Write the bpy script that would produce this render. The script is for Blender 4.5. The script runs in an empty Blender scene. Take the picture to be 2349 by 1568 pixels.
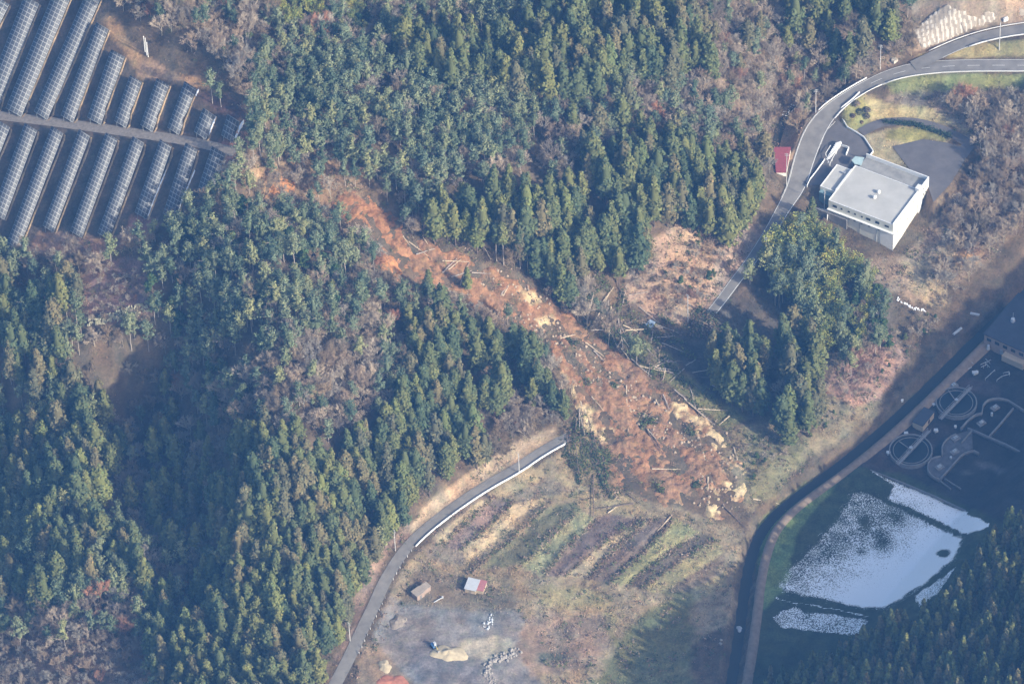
import bpy, math, random
import numpy as np
from mathutils import Vector

# ------------------------------------------------------------------ camera
SC = bpy.context.scene
COL = SC.collection
IW, IH = 2349.0, 1568.0                      # picture units used for placing
DEP = math.radians(46.0); DIST = 2000.0; ROLL = math.radians(2.5)
TGT = np.array([0.0, 0.0, 25.0])
FWD = np.array([0.0, math.cos(DEP), -math.sin(DEP)])
_r0 = np.array([1.0, 0, 0]); _u0 = np.array([0.0, math.sin(DEP), math.cos(DEP)])
RGT = _r0*math.cos(ROLL) - _u0*math.sin(ROLL)
UPV = _u0*math.cos(ROLL) + _r0*math.sin(ROLL)
CAM = TGT - FWD*DIST
FPX = 13000.0*IW/2560.0
cam = bpy.data.cameras.new('camera'); cam_o = bpy.data.objects.new('camera', cam); COL.objects.link(cam_o)
from mathutils import Matrix
M = Matrix(((RGT[0], UPV[0], -FWD[0], CAM[0]), (RGT[1], UPV[1], -FWD[1], CAM[1]),
            (RGT[2], UPV[2], -FWD[2], CAM[2]), (0, 0, 0, 1)))
cam_o.matrix_world = M
cam.sensor_width = 36.0; cam.lens = FPX/IW*36.0
cam.clip_start = 5.0; cam.clip_end = 8000.0
SC.camera = cam_o

# ------------------------------------------------------------------ light
SUN_EL = math.radians(26.0)
SH = np.array([-0.79, 0.61]); SH /= np.linalg.norm(SH)      # shadows fall this way on the ground
TO_SUN = np.array([-SH[0]*math.cos(SUN_EL), -SH[1]*math.cos(SUN_EL), math.sin(SUN_EL)])
w = bpy.data.worlds.new("World"); SC.world = w; w.use_nodes = True
nt = w.node_tree; nt.nodes.clear()
sky = nt.nodes.new('ShaderNodeTexSky'); sky.sky_type = 'NISHITA'; sky.sun_disc = False
sky.sun_elevation = SUN_EL
sky.sun_rotation = math.atan2(TO_SUN[0], TO_SUN[1])
sky.air_density = 1.0; sky.dust_density = 3.0; sky.ozone_density = 0.8
bg = nt.nodes.new('ShaderNodeBackground'); bg.inputs['Strength'].default_value = 0.15
wo = nt.nodes.new('ShaderNodeOutputWorld')
nt.links.new(sky.outputs[0], bg.inputs[0]); nt.links.new(bg.outputs[0], wo.inputs[0])
sun = bpy.data.lights.new('sun', 'SUN'); sun.energy = 3.7; sun.angle = math.radians(0.5); sun.color = (1.0, 0.925, 0.77)
sun_o = bpy.data.objects.new('sun', sun); COL.objects.link(sun_o)
sun_o.rotation_euler = Vector((-TO_SUN[0], -TO_SUN[1], -TO_SUN[2])).to_track_quat('-Z', 'Y').to_euler()
SC.view_settings.view_transform = 'Standard'; SC.view_settings.look = 'None'
SC.view_settings.exposure = 0.9; SC.view_settings.gamma = 1.0
HAZE_DENSITY = 0.0001
HAZE_COLOR = (0.11, 0.32, 0.80)
cy = SC.cycles
cy.max_bounces = 4; cy.diffuse_bounces = 2; cy.glossy_bounces = 2; cy.transmission_bounces = 2
cy.volume_bounces = 0; cy.transparent_max_bounces = 8; cy.use_denoising = True
SC.render.film_transparent = False

# ------------------------------------------------------------------ picture <-> world
def proj(P):
    P = np.asarray(P, float).reshape(-1, 3) - CAM
    d = P@FWD
    return np.stack([IW/2 + FPX*(P@RGT)/d, IH/2 - FPX*(P@UPV)/d], 1)
def ray(uv):
    uv = np.asarray(uv, float).reshape(-1, 2)
    d = FWD + np.outer((uv[:, 0]-IW/2)/FPX, RGT) + np.outer(-(uv[:, 1]-IH/2)/FPX, UPV)
    return d/np.linalg.norm(d, axis=1)[:, None]
def at_z(uv, z):
    d = ray(uv); z = np.broadcast_to(np.asarray(z, float), (len(d),))
    t = (z-CAM[2])/d[:, 2]
    return CAM + d*t[:, None]

# ------------------------------------------------------------------ noise
def _hash(i, j, s):
    n = (i*374761393 + j*668265263 + s*982451653) & 0x7fffffff
    n = ((n ^ (n >> 13))*1274126177) & 0x7fffffff
    return ((n ^ (n >> 16)) & 0xffff)/65535.0
def vnoise(x, y, s=0):
    x = np.asarray(x, float); y = np.asarray(y, float)
    i = np.floor(x).astype(np.int64); j = np.floor(y).astype(np.int64)
    f = x-i; g = y-j; f = f*f*(3-2*f); g = g*g*(3-2*g)
    a = _hash(i, j, s); b = _hash(i+1, j, s); c = _hash(i, j+1, s); d = _hash(i+1, j+1, s)
    return (a*(1-f)+b*f)*(1-g) + (c*(1-f)+d*f)*g
def fbm(x, y, s=0, o=4):
    r = 0; a = 0.5; t = 0
    for k in range(o):
        r = r + a*vnoise(x*2**k, y*2**k, s+k*7); t += a; a *= 0.55
    return r/t

# ------------------------------------------------------------------ polygons in picture units
def seg_dist(P, poly, closed=True):
    P = np.asarray(P, float); poly = np.asarray(poly, float)
    n = len(poly); best = np.full(len(P), 1e9)
    for k in range(n if closed else n-1):
        a = poly[k]; b = poly[(k+1) % n]; ab = b-a
        t = np.clip(((P-a)@ab)/max(ab@ab, 1e-9), 0, 1)
        d = np.hypot(P[:, 0]-a[0]-t*ab[0], P[:, 1]-a[1]-t*ab[1])
        best = np.minimum(best, d)
    return best
def inside(P, poly):
    P = np.asarray(P, float); poly = np.asarray(poly, float)
    c = np.zeros(len(P), bool); n = len(poly)
    for k in range(n):
        x1, y1 = poly[k]; x2, y2 = poly[(k+1) % n]
        if y1 == y2: continue
        m = ((P[:, 1] > y1) != (P[:, 1] > y2))
        xs = x1 + (P[:, 1]-y1)*(x2-x1)/(y2-y1)
        c ^= m & (P[:, 0] < xs)
    return c
def sdist(P, poly):                     # positive inside
    d = seg_dist(P, poly); return np.where(inside(P, poly), d, -d)
def r1(*p): return [(x*0.33594, y*0.33594) for x, y in p]
def r3(*p): return [(1560+x*0.336, y*0.336) for x, y in p]
def r5(*p): return [(780+x*0.336, 523+y*0.336) for x, y in p]
def r6(*p): return [(1560+x*0.336, 523+y*0.336) for x, y in p]
def r8(*p): return [(780+x*0.336, 1046+y*0.336) for x, y in p]
def r9(*p): return [(1560+x*0.336, 1046+y*0.336) for x, y in p]
def b1(*p): return [(1743.4+x*0.1953, 302.8+y*0.1953) for x, y in p]
def b2(*p): return [(1927+x*0.2925, 688.2+y*0.2925) for x, y in p]
def b4(*p): return [(1284.6+x*0.2341, 642.3+y*0.2341) for x, y in p]
def b5(*p): return [(1284.6+x*0.2341, 917.6+y*0.2341) for x, y in p]

# ------------------------------------------------------------------ terrain heights
CP = [
 (2349,1568,0),(2349,1200,0),(2349,900,0),(2349,740,0),(2345,640,4),(2310,560,9),(2000,1100,0),(1800,1300,0),(1900,1400,0),(2200,1300,0),(2100,950,0),
 (1920,1120,0.3),(2200,780,0.5),(1760,1420,0),(1860,1180,0),(2050,1500,0),
 (2240,650,4.5),(2050,820,5),(1900,980,5),(1780,1120,4),(1700,1180,3),(1640,1280,3),(1650,1450,1),(1500,1540,2),(1560,1400,2.5),
 (1600,1250,4),(1400,1350,5),(1400,1200,8),(1250,1250,9.5),(1100,1200,12.5),(1100,1350,9.5),(960,1350,10),(1200,1500,6),(1000,1500,9),(850,1560,10),(1300,1100,12.5),
 (1290,1005,16.5),(1100,1110,15),(950,1250,13),(850,1400,11.5),(760,1568,11),
 (1690,1130,5.5),(1500,1060,12),(1400,930,19),(1600,950,12),(1500,850,17),(1300,850,26),(1380,760,25),(1200,700,38),(1270,660,35),(1100,620,47),(1000,560,54),
 (900,560,58),(950,490,61),(850,460,66),(780,440,69),(700,490,66),
 (1600,800,16),(1500,720,19),(1640,690,17.5),(1750,560,20),(1810,470,21.5),(1830,400,22),(1900,260,25),(2000,190,28),(2100,160,30),(2349,150,33),(2349,60,38),(2200,90,34.5),
 (2190,20,46),(2120,20,42),(2080,100,33),(2300,10,47),(1950,60,40),(1700,150,44),(1700,250,40),(1810,270,18),(1880,205,20),(1760,340,23),(1720,420,30),
 (1480,560,35),(1560,620,26),(1620,520,31),(1420,650,27),(1680,500,28),
 (1400,450,49),(1200,500,55),(1150,600,47),(1550,330,47),(1300,300,63),(1300,100,72),(1600,60,58),(1000,200,76),(1000,400,68),(1100,50,76),(800,100,86),(800,300,80),(600,250,85),
 (550,300,85),(0,0,108),(200,0,101),(0,250,96),(260,150,95),(500,330,84),(0,500,84),(300,500,79),(130,560,78),(50,590,76),(400,430,80),(350,100,98),(450,200,91),(600,0,98),
 (250,600,68),(250,740,50),(380,560,74),(500,500,77),(600,600,78),(700,700,70),(600,750,66),(800,800,58),(500,900,42),(450,700,60),(900,900,45),(750,1000,50),(1000,1000,31),(650,900,61),(700,1100,44),
 (1100,800,35),(1200,950,21),(1000,750,43),(850,1150,26),(650,1200,38),(600,1150,42),(650,1300,28),(750,1350,18),(560,1400,16),(650,1500,11),
 (330,900,16),(300,1050,9),(380,1180,4),(450,1350,4),(420,1500,3),
 (0,700,36),(150,700,42),(0,900,8),(150,1000,16),(230,1050,18),(0,1150,-6),(150,1250,8),(250,1300,10),(0,1400,-10),(100,1500,-3),(300,1500,3),(250,1568,0),(500,1568,6),
 (2050,585,12),(1960,560,14),(2150,620,8),(2150,480,15),(2230,430,17),(1900,620,13),(1830,720,11),(1750,820,12),(1700,930,10.5),(1830,1020,7),(1960,800,8),(2060,700,7.5),
 (2150,350,21),(2100,300,22),(2200,250,24),(2300,300,21),(1930,330,22.3),(1960,360,22),(2000,280,23),(2250,220,27),(2150,190,28.5),(1990,215,25),(2100,220,25.5),
]
_cp = np.array(CP, float)
_w = at_z(_cp[:, :2], _cp[:, 2])
ring = [(-330,-300,-50),(-330,-100,-50),(-330,100,10),(-330,330,110),(-150,380,95),(50,380,80),(250,380,55),(380,300,45),(400,100,6),(400,-100,0),(400,-300,0),(200,-330,0),(0,-330,2),(-150,-330,-5)]
_px = np.concatenate([_w[:, :2], np.array(ring, float)[:, :2]]); _pz = np.concatenate([_w[:, 2], np.array(ring, float)[:, 2]])
def _phi(r2): return 0.5*r2*np.log(r2+1e-6)
def _tps_fit(P, Z, lam):
    n = len(P); D = ((P[:, None]-P[None])**2).sum(-1)
    K = _phi(D) + lam*np.eye(n); A = np.zeros((n+3, n+3)); A[:n, :n] = K
    A[:n, n] = 1; A[:n, n+1:] = P; A[n, :n] = 1; A[n+1:, :n] = P.T
    return np.linalg.solve(A, np.concatenate([Z, [0, 0, 0]]))
_S = 100.0
_coef = _tps_fit(_px/_S, _pz, 0.004)
def tps(x, y):
    x = np.clip(np.ravel(x), -330, 400)/_S; y = np.clip(np.ravel(y), -330, 380)/_S
    out = np.empty(len(x)); n = len(_px); P = _px/_S
    for a in range(0, len(x), 20000):
        X = x[a:a+20000]; Y = y[a:a+20000]
        r2 = (X[:, None]-P[None, :, 0])**2 + (Y[:, None]-P[None, :, 1])**2
        out[a:a+20000] = _phi(r2)@_coef[:n] + _coef[n] + _coef[n+1]*X + _coef[n+2]*Y
    return out
# the mountain beyond the right edge that shades the valley
SE_A = at_z([(2349, 480)], 3)[0][:2]
def sunhill(x, y):
    sx, sy = -SH[0], -SH[1]
    t = (x-SE_A[0])*sx + (y-SE_A[1])*sy
    s = (x-SE_A[0])*(-sy) + (y-SE_A[1])*sx
    tt = math.tan(SUN_EL)
    shift = 6 + 6*np.sin(s/37.0) + 5*(vnoise(s/14.0, t*0+3.3, 5)-0.5)*2 + 4*(vnoise(s/4.0, t*0+1.3, 9)-0.5)*2
    plane = tt*(t-shift)
    rise = 0.9*(t-66)
    body = np.minimum(rise, plane-20.0)
    ridge = plane - 20 + 19*np.clip((t-215)/25, 0, 1)
    top = tt*(250-shift)
    h = np.where(t < 215, body, np.minimum(ridge, top-1) - 0.5*np.clip(t-260, 0, 400))
    fade = np.clip((420-np.abs(s+60))/120, 0, 1)
    return h*fade - (1-fade)*5
XA = np.concatenate([[-900, -700, -520, -400, -330, -290], np.arange(-262, 262.1, 1.25), [290, 330, 380, 440, 520, 620, 760, 900]])
XA = np.unique(np.concatenate([XA, np.arange(262, 560, 5.0)]))
YA = np.concatenate([[-900, -700, -520, -420, -360, -320, -290, -270], np.arange(-250, 275.1, 1.25), [290, 310, 340, 380, 430, 520, 660, 900]])
YA = np.unique(np.concatenate([YA, np.arange(-420, -250, 5.0)]))
GX, GY = np.meshgrid(XA, YA)                # rows = y
gx = GX.ravel(); gy = GY.ravel()
HZ = tps(gx, gy)
HZ = np.maximum(HZ, sunhill(gx, gy))
HZ += (fbm(gx/14, gy/14, 3)-0.5)*1.6 * np.clip((HZ-6)/10, 0, 1)
def _bil(F, x, y):
    x = np.clip(np.asarray(x, float), XA[0], XA[-1]-1e-3); y = np.clip(np.asarray(y, float), YA[0], YA[-1]-1e-3)
    i = np.clip(np.searchsorted(XA, x, 'right')-1, 0, len(XA)-2); j = np.clip(np.searchsorted(YA, y, 'right')-1, 0, len(YA)-2)
    u = (x-XA[i])/(XA[i+1]-XA[i]); v = (y-YA[j])/(YA[j+1]-YA[j]); n = len(XA)
    f = F.ravel(); k = j*n+i
    return (f[k]*(1-u)+f[k+1]*u)*(1-v) + (f[k+n]*(1-u)+f[k+n+1]*u)*v
def H(x, y): return _bil(HZ, x, y)
def H1(x, y): return float(H(np.array([x]), np.array([y]))[0])
def g2w(uv):                                # picture point -> ground point
    d = ray(uv); n = len(d)
    z = np.full(n, 150.0); done = np.zeros(n, bool); out = np.zeros((n, 3))
    step = 0.5; zz = 150.0
    while zz > -70 and not done.all():
        p = CAM + d*((zz-CAM[2])/d[:, 2])[:, None]
        hit = (~done) & (H(p[:, 0], p[:, 1]) >= zz)
        out[hit] = p[hit]; done |= hit; zz -= step
    out[~done] = (CAM + d*((-20-CAM[2])/d[:, 2])[:, None])[~done]
    for _ in range(4):
        h = H(out[:, 0], out[:, 1]); p = CAM + d*((h-CAM[2])/d[:, 2])[:, None]
        out = 0.5*out + 0.5*p
    out[:, 2] = H(out[:, 0], out[:, 1])
    return out
def resample(P, step):
    P = np.asarray(P, float); L = np.concatenate([[0], np.cumsum(np.linalg.norm(np.diff(P, axis=0), axis=1))])
    n = max(2, int(L[-1]/step)+1); s = np.linspace(0, L[-1], n)
    return np.stack([np.interp(s, L, P[:, k]) for k in range(P.shape[1])], 1)
def smooth(P, it=2):
    P = np.asarray(P, float)
    for _ in range(it):
        Q = [P[0]]
        for a, b in zip(P[:-1], P[1:]): Q += [a*0.75+b*0.25, a*0.25+b*0.75]
        P = np.array(Q+[P[-1]])
    return P
def polyline_near(x, y, line):              # distance, z at nearest, signed side
    best = np.full(len(x), 1e9); bz = np.zeros(len(x)); side = np.zeros(len(x)); bw = np.zeros(len(x))
    for a, b in zip(line[:-1], line[1:]):
        ab = b[:2]-a[:2]; L = max(ab@ab, 1e-9)
        t = np.clip(((x-a[0])*ab[0]+(y-a[1])*ab[1])/L, 0, 1)
        dx = x-a[0]-t*ab[0]; dy = y-a[1]-t*ab[1]; d = np.hypot(dx, dy); m = d < best
        best = np.where(m, d, best); bz = np.where(m, a[2]+t*(b[2]-a[2]), bz)
        bw = np.where(m, a[3]+t*(b[3]-a[3]), bw) if len(a) > 3 else bw
        side = np.where(m, np.sign(ab[0]*dy-ab[1]*dx), side)
    return best, bz, side, bw
def bench(line, feather=5.0, drop=0.12):    # cut or fill the ground level along a road
    global HZ
    m = (gx > line[:, 0].min()-25) & (gx < line[:, 0].max()+25) & (gy > line[:, 1].min()-25) & (gy < line[:, 1].max()+25)
    d, z, s, bw = polyline_near(gx[m], gy[m], line)
    hw = bw/2+0.9
    k = np.clip(1-(d-hw)/feather, 0, 1); k = k*k*(3-2*k)
    HZ[m] = HZ[m]*(1-k) + (z-drop)*k
def road_line(uv, widths, step=3.0, zs=None):
    P = g2w(uv); 
    if zs is not None: P = at_z(uv, np.array(zs, float))
    Q = np.column_stack([P, np.array(widths, float)])
    Q = smooth(Q, 2); Q = resample(Q, step)
    z = Q[:, 2].copy()
    for _ in range(12): z[1:-1] = 0.25*z[:-2]+0.5*z[1:-1]+0.25*z[2:]
    Q[:, 2] = z
    return Q
def pad(uvpoly, z, feather=4.0, drop=0.12):
    global HZ
    P = at_z(uvpoly, z)[:, :2]
    m = (gx > P[:, 0].min()-12) & (gx < P[:, 0].max()+12) & (gy > P[:, 1].min()-12) & (gy < P[:, 1].max()+12)
    s = sdist(np.stack([gx[m], gy[m]], 1), P)
    k = np.clip(1+s/feather, 0, 1); k = k*k*(3-2*k)
    zz = z if np.isscalar(z) else z
    HZ[m] = HZ[m]*(1-k) + (zz-drop)*k
R_LOW = road_line([(1305,1000),(1240,1035),(1185,1075),(1120,1110),(1040,1160),(960,1225),(920,1270),(880,1335),(860,1385),(830,1445),(800,1510),(765,1575),(745,1620)], [4.4]*7+[4.8]*6)
R_UP = road_line([(2420,150),(2349,150),(2200,150),(2100,157),(2040,172),(1990,195),(1940,225),(1900,258),(1868,303),(1845,365),(1828,428),(1796,480),(1765,535),(1722,600),(1690,640),(1650,695),(1612,740)],
                 [7.2,7.2,7.2,7.6,6.6,5.8,6,7.4,8.6,8.2,7.4,5.5,5,4.6,4.4,4.2,4], zs=[33.5,33,31.5,30.2,29,27.6,26.3,25,23.8,22.8,22.2,21.4,20.6,19.6,18.8,17.8,17])
R_BR = road_line([(2420,62),(2349,66),(2260,82),(2190,106),(2130,136),(2095,152)], [6,6,5.6,5.6,6,6], zs=[39,38,36,33.6,31.0,30.2])
SOLAR_TRACK = road_line([(-30,262),(0,265),(110,278),(250,297),(400,318),(470,330),(540,350)], [5.0]*7)
PLANT_EDGE = None
def plateau():
    global HZ
    P = at_z([(-160,-160),(240,-100),(290,40),(440,180),(560,260),(560,350),(440,490),(330,560),(60,600),(-200,560)], 88)[:, :2]
    sd = sdist(np.stack([gx, gy], 1), P); m = sd > 0; A = np.stack([gx, gy, np.ones_like(gx)], 1)
    c, *_ = np.linalg.lstsq(A[m], HZ[m], rcond=None); k = np.clip(1+sd/18, 0, 1); k = k*k*(3-2*k)
    HZ[:] = HZ*(1-k)+(A@c)*k
plateau()
SOLAR_TRACK = road_line([(-30,262),(0,265),(110,278),(250,297),(400,318),(470,330),(540,350)], [5.0]*7)
bench(R_LOW, 5); bench(R_BR, 5); bench(R_UP, 5); bench(SOLAR_TRACK, 3)
pad(r3((1070,800),(1150,890),(1240,920),(1330,1030),(1280,1100),(1190,1290),(865,1265),(805,1225),(900,1040)), 22.3, 3)
PARK = r3((1450,1000),(1660,950),(1830,975),(2010,1000),(1940,1100),(1850,1250),(1730,1380),(1700,1290),(1600,1190),(1540,1120))
pad(PARK, 21.3, 4)
DRIVE = road_line(r3((1235,905),(1330,850),(1420,828),(1600,826),(1780,875),(1900,935),(1990,990)), [4.5]*7, zs=[22.3,22.6,22.6,22.4,22.0,21.6,21.3])
bench(DRIVE, 3)
# river channel
RIVER = road_line([(2520,500),(2420,590),(2340,668),(2240,760),(2130,870),(2030,965),(1940,1040),(1850,1105),(1790,1150),(1745,1200),(1722,1260),(1708,1330),(1700,1400),(1690,1470),(1675,1560),(1665,1640)],
                  [7]*16, zs=[2.6]*16)
def carve():
    global HZ
    m = (gx > RIVER[:, 0].min()-30) & (gx < RIVER[:, 0].max()+30) & (gy > RIVER[:, 1].min()-30) & (gy < RIVER[:, 1].max()+30)
    d, z, s, bw = polyline_near(gx[m], gy[m], RIVER)
    h = HZ[m]
    k = np.clip(1-(d-4.6)/6.0, 0, 1)
    lvl = np.where(s > 0, 1.6, 2.2)
    h = h*(1-k) + lvl*k
    c = np.clip(1-(d-1.8)/2.2, 0, 1)
    HZ[m] = h*(1-c) + (-2.6)*c
carve()
# gravel bed of the small gully beside the upper road
GULLY = road_line([(1905,196),(1868,222),(1835,246),(1805,268),(1788,300),(1778,340)], [5]*6, zs=[21,20,19,18,18,19])
bench(GULLY, 5, 0)
# terrace steps on the fallow fields
TERR = [r8((870,700),(1000,600),(1190,400),(1380,300)), r8((940,790),(1130,640),(1340,420),(1480,330)), r8((1225,745),(1400,590),(1540,450),(1640,365)),
        r8((1400,830),(1500,700),(1660,520),(1740,430)), r8((1530,810),(1730,640),(1900,520),(2080,470)), r8((1700,870),(1900,760),(2080,590),(2200,470)), r8((1940,880),(2100,740),(2349,570))]
def terraces():
    global HZ
    for k, L in enumerate(TERR):
        P = np.column_stack([g2w(L), np.zeros(len(L))])
        m = (gx > P[:, 0].min()-6) & (gx < P[:, 0].max()+6) & (gy > P[:, 1].min()-6) & (gy < P[:, 1].max()+6)
        d, z, s, bw = polyline_near(gx[m], gy[m], P)
        f = np.clip(1-d/4.5, 0, 1)
        HZ[m] += np.where(s > 0, 0.8, -0.6)*f*f
terraces()

# ------------------------------------------------------------------ mesh helpers
def big_mesh(name, V, F, smooth_=False):
    V = np.asarray(V, np.float32); F = np.asarray(F, np.int32); k = F.shape[1]
    me = bpy.data.meshes.new(name)
    me.vertices.add(len(V)); me.vertices.foreach_set('co', V.ravel())
    me.loops.add(F.size); me.loops.foreach_set('vertex_index', F.ravel())
    me.polygons.add(len(F)); me.polygons.foreach_set('loop_start', np.arange(0, F.size, k, dtype=np.int32))
    me.update(calc_edges=True)
    if smooth_: me.polygons.foreach_set('use_smooth', np.ones(len(F), bool))
    return me
def attr(me, name, C):
    C = np.asarray(C, np.float32)
    if C.ndim == 1: C = np.stack([C]*3, 1)
    C = np.column_stack([C, np.ones(len(C))]).astype(np.float32)
    a = me.color_attributes.new(name=name, type='FLOAT_COLOR', domain='POINT'); a.data.foreach_set('color', C.ravel())
def link(name, me, mat=None, parent=None):
    o = bpy.data.objects.new(name, me); COL.objects.link(o)
    if mat is not None and me is not None: me.materials.append(mat)
    if parent is not None: o.parent = parent
    return o
def tag(o, label=None, cat=None, group=None, kind=None):
    if label: o['label'] = label
    if cat: o['category'] = cat
    if group: o['group'] = group
    if kind: o['kind'] = kind
    return o
def empty(name, loc, rz=0.0):
    o = bpy.data.objects.new(name, None); COL.objects.link(o); o.location = tuple(loc); o.rotation_euler = (0, 0, rz)
    o.empty_display_size = 0.5
    return o
class MB:
    def __init__(s): s.v = []; s.f = []
    def add(s, V, F):
        n = len(s.v); s.v += [tuple(map(float, p)) for p in V]; s.f += [tuple(i+n for i in f) for f in F]; return s
    def box(s, c, size, rz=0.0, rot=None):
        hx, hy, hz = size[0]/2, size[1]/2, size[2]/2; co, si = math.cos(rz), math.sin(rz); V = []
        for z in (-hz, hz):
            for x, y in ((-hx, -hy), (hx, -hy), (hx, hy), (-hx, hy)):
                V.append((c[0]+x*co-y*si, c[1]+x*si+y*co, c[2]+z))
        return s.add(V, [(3, 2, 1, 0), (4, 5, 6, 7), (0, 1, 5, 4), (1, 2, 6, 5), (2, 3, 7, 6), (3, 0, 4, 7)])
    def prism(s, base, z0, z1):
        n = len(base)
        z0 = [z0]*n if np.isscalar(z0) else z0; z1 = [z1]*n if np.isscalar(z1) else z1
        A = sum(base[i][0]*base[(i+1) % n][1]-base[(i+1) % n][0]*base[i][1] for i in range(n))
        idx = list(range(n)) if A > 0 else list(range(n))[::-1]
        V = [(base[i][0], base[i][1], z0[i]) for i in idx]+[(base[i][0], base[i][1], z1[i]) for i in idx]
        F = [tuple(range(n-1, -1, -1)), tuple(range(n, 2*n))]+[(i, (i+1) % n, n+(i+1) % n, n+i) for i in range(n)]
        return s.add(V, F)
    def tube(s, a, b, ra, rb=None, n=6, cap=True):
        rb = ra if rb is None else rb; a = np.array(a, float); b = np.array(b, float); d = b-a; d /= max(np.linalg.norm(d), 1e-9)
        u = np.cross(d, [0, 0, 1.0] if abs(d[2]) < 0.9 else [1.0, 0, 0]); u /= np.linalg.norm(u); w_ = np.cross(d, u); V = []
        for c, r in ((a, ra), (b, rb)):
            for k in range(n):
                t = 2*math.pi*k/n; V.append(c+r*(u*math.cos(t)+w_*math.sin(t)))
        F = [(k, (k+1) % n, n+(k+1) % n, n+k) for k in range(n)]
        if cap: F += [tuple(range(n-1, -1, -1)), tuple(range(n, 2*n))]
        return s.add(V, F)
    def build(s, name, mat, parent=None, smooth_=False):
        me = bpy.data.meshes.new(name); me.from_pydata(s.v, [], s.f); me.update()
        if smooth_: me.polygons.foreach_set('use_smooth', np.ones(len(me.polygons), bool))
        return link(name, me, mat, parent)

# ------------------------------------------------------------------ materials
def new_mat(name):
    m = bpy.data.materials.new(name); m.use_nodes = True; n = m.node_tree; b = n.nodes['Principled BSDF']
    b.inputs['Specular IOR Level'].default_value = 0.25
    return m, n, b
def N(n, t, **k):
    o = n.nodes.new(t)
    for a, v in k.items(): setattr(o, a, v)
    return o
def mixc(n, fac, a, b, mode='MIX'):
    o = N(n, 'ShaderNodeMix', data_type='RGBA', blend_type=mode)
    for i, v in ((0, fac), (6, a), (7, b)):
        if isinstance(v, (int, float)): o.inputs[i].default_value = v
        elif isinstance(v, tuple): o.inputs[i].default_value = (*v, 1) if len(v) == 3 else v
        else: n.links.new(v, o.inputs[i])
    return o.outputs[2]
def math_(n, op, a, b=None, c=None):
    o = N(n, 'ShaderNodeMath', operation=op)
    for i, v in enumerate((a, b, c)):
        if v is None: continue
        if isinstance(v, (int, float)): o.inputs[i].default_value = v
        else: n.links.new(v, o.inputs[i])
    return o.outputs[0]
def geo(n): return N(n, 'ShaderNodeNewGeometry').outputs['Position']
def noise(n, vec, scale, detail=3, rough=0.6):
    o = N(n, 'ShaderNodeTexNoise'); o.inputs['Scale'].default_value = scale; o.inputs['Detail'].default_value = detail; o.inputs['Roughness'].default_value = rough
    n.links.new(vec, o.inputs['Vector']); return o.outputs[0]
def ramp(n, fac, lo, hi):
    o = N(n, 'ShaderNodeMapRange'); o.inputs[1].default_value = lo; o.inputs[2].default_value = hi; n.links.new(fac, o.inputs[0]); return o.outputs[0]
def plain(name, col, rough=0.8, var=0.12, scale=0.8, metal=0.0, bump=0.0):
    m, n, b = new_mat(name); p = geo(n)
    f = ramp(n, noise(n, p, scale, 4), 0.3, 0.7)
    c = mixc(n, f, tuple(x*(1-var) for x in col), tuple(min(1, x*(1+var)) for x in col))
    n.links.new(c, b.inputs['Base Color']); b.inputs['Roughness'].default_value = rough; b.inputs['Metallic'].default_value = metal
    if bump:
        bp = N(n, 'ShaderNodeBump'); bp.inputs['Strength'].default_value = bump; bp.inputs['Distance'].default_value = 0.3
        n.links.new(noise(n, p, scale*4, 3), bp.inputs['Height']); n.links.new(bp.outputs[0], b.inputs['Normal'])
    return m
def attr_ground(name, amp=0.35, bump=0.7, dist=0.5, s1=0.09, s2=1.1, sat=(1.25, 1.0, 0.8)):
    m, n, b = new_mat(name); p = geo(n)
    a = N(n, 'ShaderNodeAttribute', attribute_name='col').outputs['Color']
    f1 = ramp(n, noise(n, p, s1, 4), 0.3, 0.7); f2 = ramp(n, noise(n, p, s2, 5, 0.7), 0.28, 0.72)
    c = mixc(n, f1, mixc(n, 1.0, a, (1-amp*.5,)*3, 'MULTIPLY'), mixc(n, 1.0, a, tuple(1+amp*.5*q for q in sat), 'MULTIPLY'))
    c = mixc(n, f2, mixc(n, 1.0, c, (1-amp, 1-amp*.95, 1-amp*.85), 'MULTIPLY'), mixc(n, 1.0, c, (1+amp, 1+amp*.9, 1+amp*.75), 'MULTIPLY'))
    f3 = ramp(n, noise(n, p, 0.45, 3, 0.5), 0.5, 0.62)
    c = mixc(n, math_(n, 'MULTIPLY', f3, 0.25), c, mixc(n, 1.0, c, (0.75, 0.95, 0.7), 'MULTIPLY'))
    n.links.new(c, b.inputs['Base Color']); b.inputs['Roughness'].default_value = 0.95
    bp = N(n, 'ShaderNodeBump'); bp.inputs['Strength'].default_value = bump; bp.inputs['Distance'].default_value = dist
    n.links.new(noise(n, p, 0.9, 6, 0.75), bp.inputs['Height']); n.links.new(bp.outputs[0], b.inputs['Normal'])
    return m
def foliage(name, rnd=0.3, trans=0.25, warm=(1.15, 1.02, 0.9)):
    m, n, b = new_mat(name)
    oi = N(n, 'ShaderNodeObjectInfo'); a = N(n, 'ShaderNodeAttribute', attribute_name='tone').outputs['Color']
    oc = oi.outputs['Color']; r = oi.outputs['Random']
    c = mixc(n, r, mixc(n, 1.0, oc, (1-rnd*.8, 1-rnd*.6, 1-rnd*.4), 'MULTIPLY'), mixc(n, 1.0, oc, tuple(q*(1+rnd*.35) for q in warm), 'MULTIPLY'))
    c = mixc(n, 1.0, c, a, 'MULTIPLY')
    n.links.new(c, b.inputs['Base Color']); b.inputs['Roughness'].default_value = 0.8; b.inputs['Specular IOR Level'].default_value = 0.15
    return m
MAT = {}
MAT['ground'] = attr_ground('ground_soil_and_grass')
MAT['slide'] = attr_ground('landslide_soil', amp=0.32, bump=1.0, dist=0.7, s1=0.12, s2=0.8, sat=(1.2, 0.95, 0.8))
MAT['foliage'] = foliage('foliage')
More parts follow.
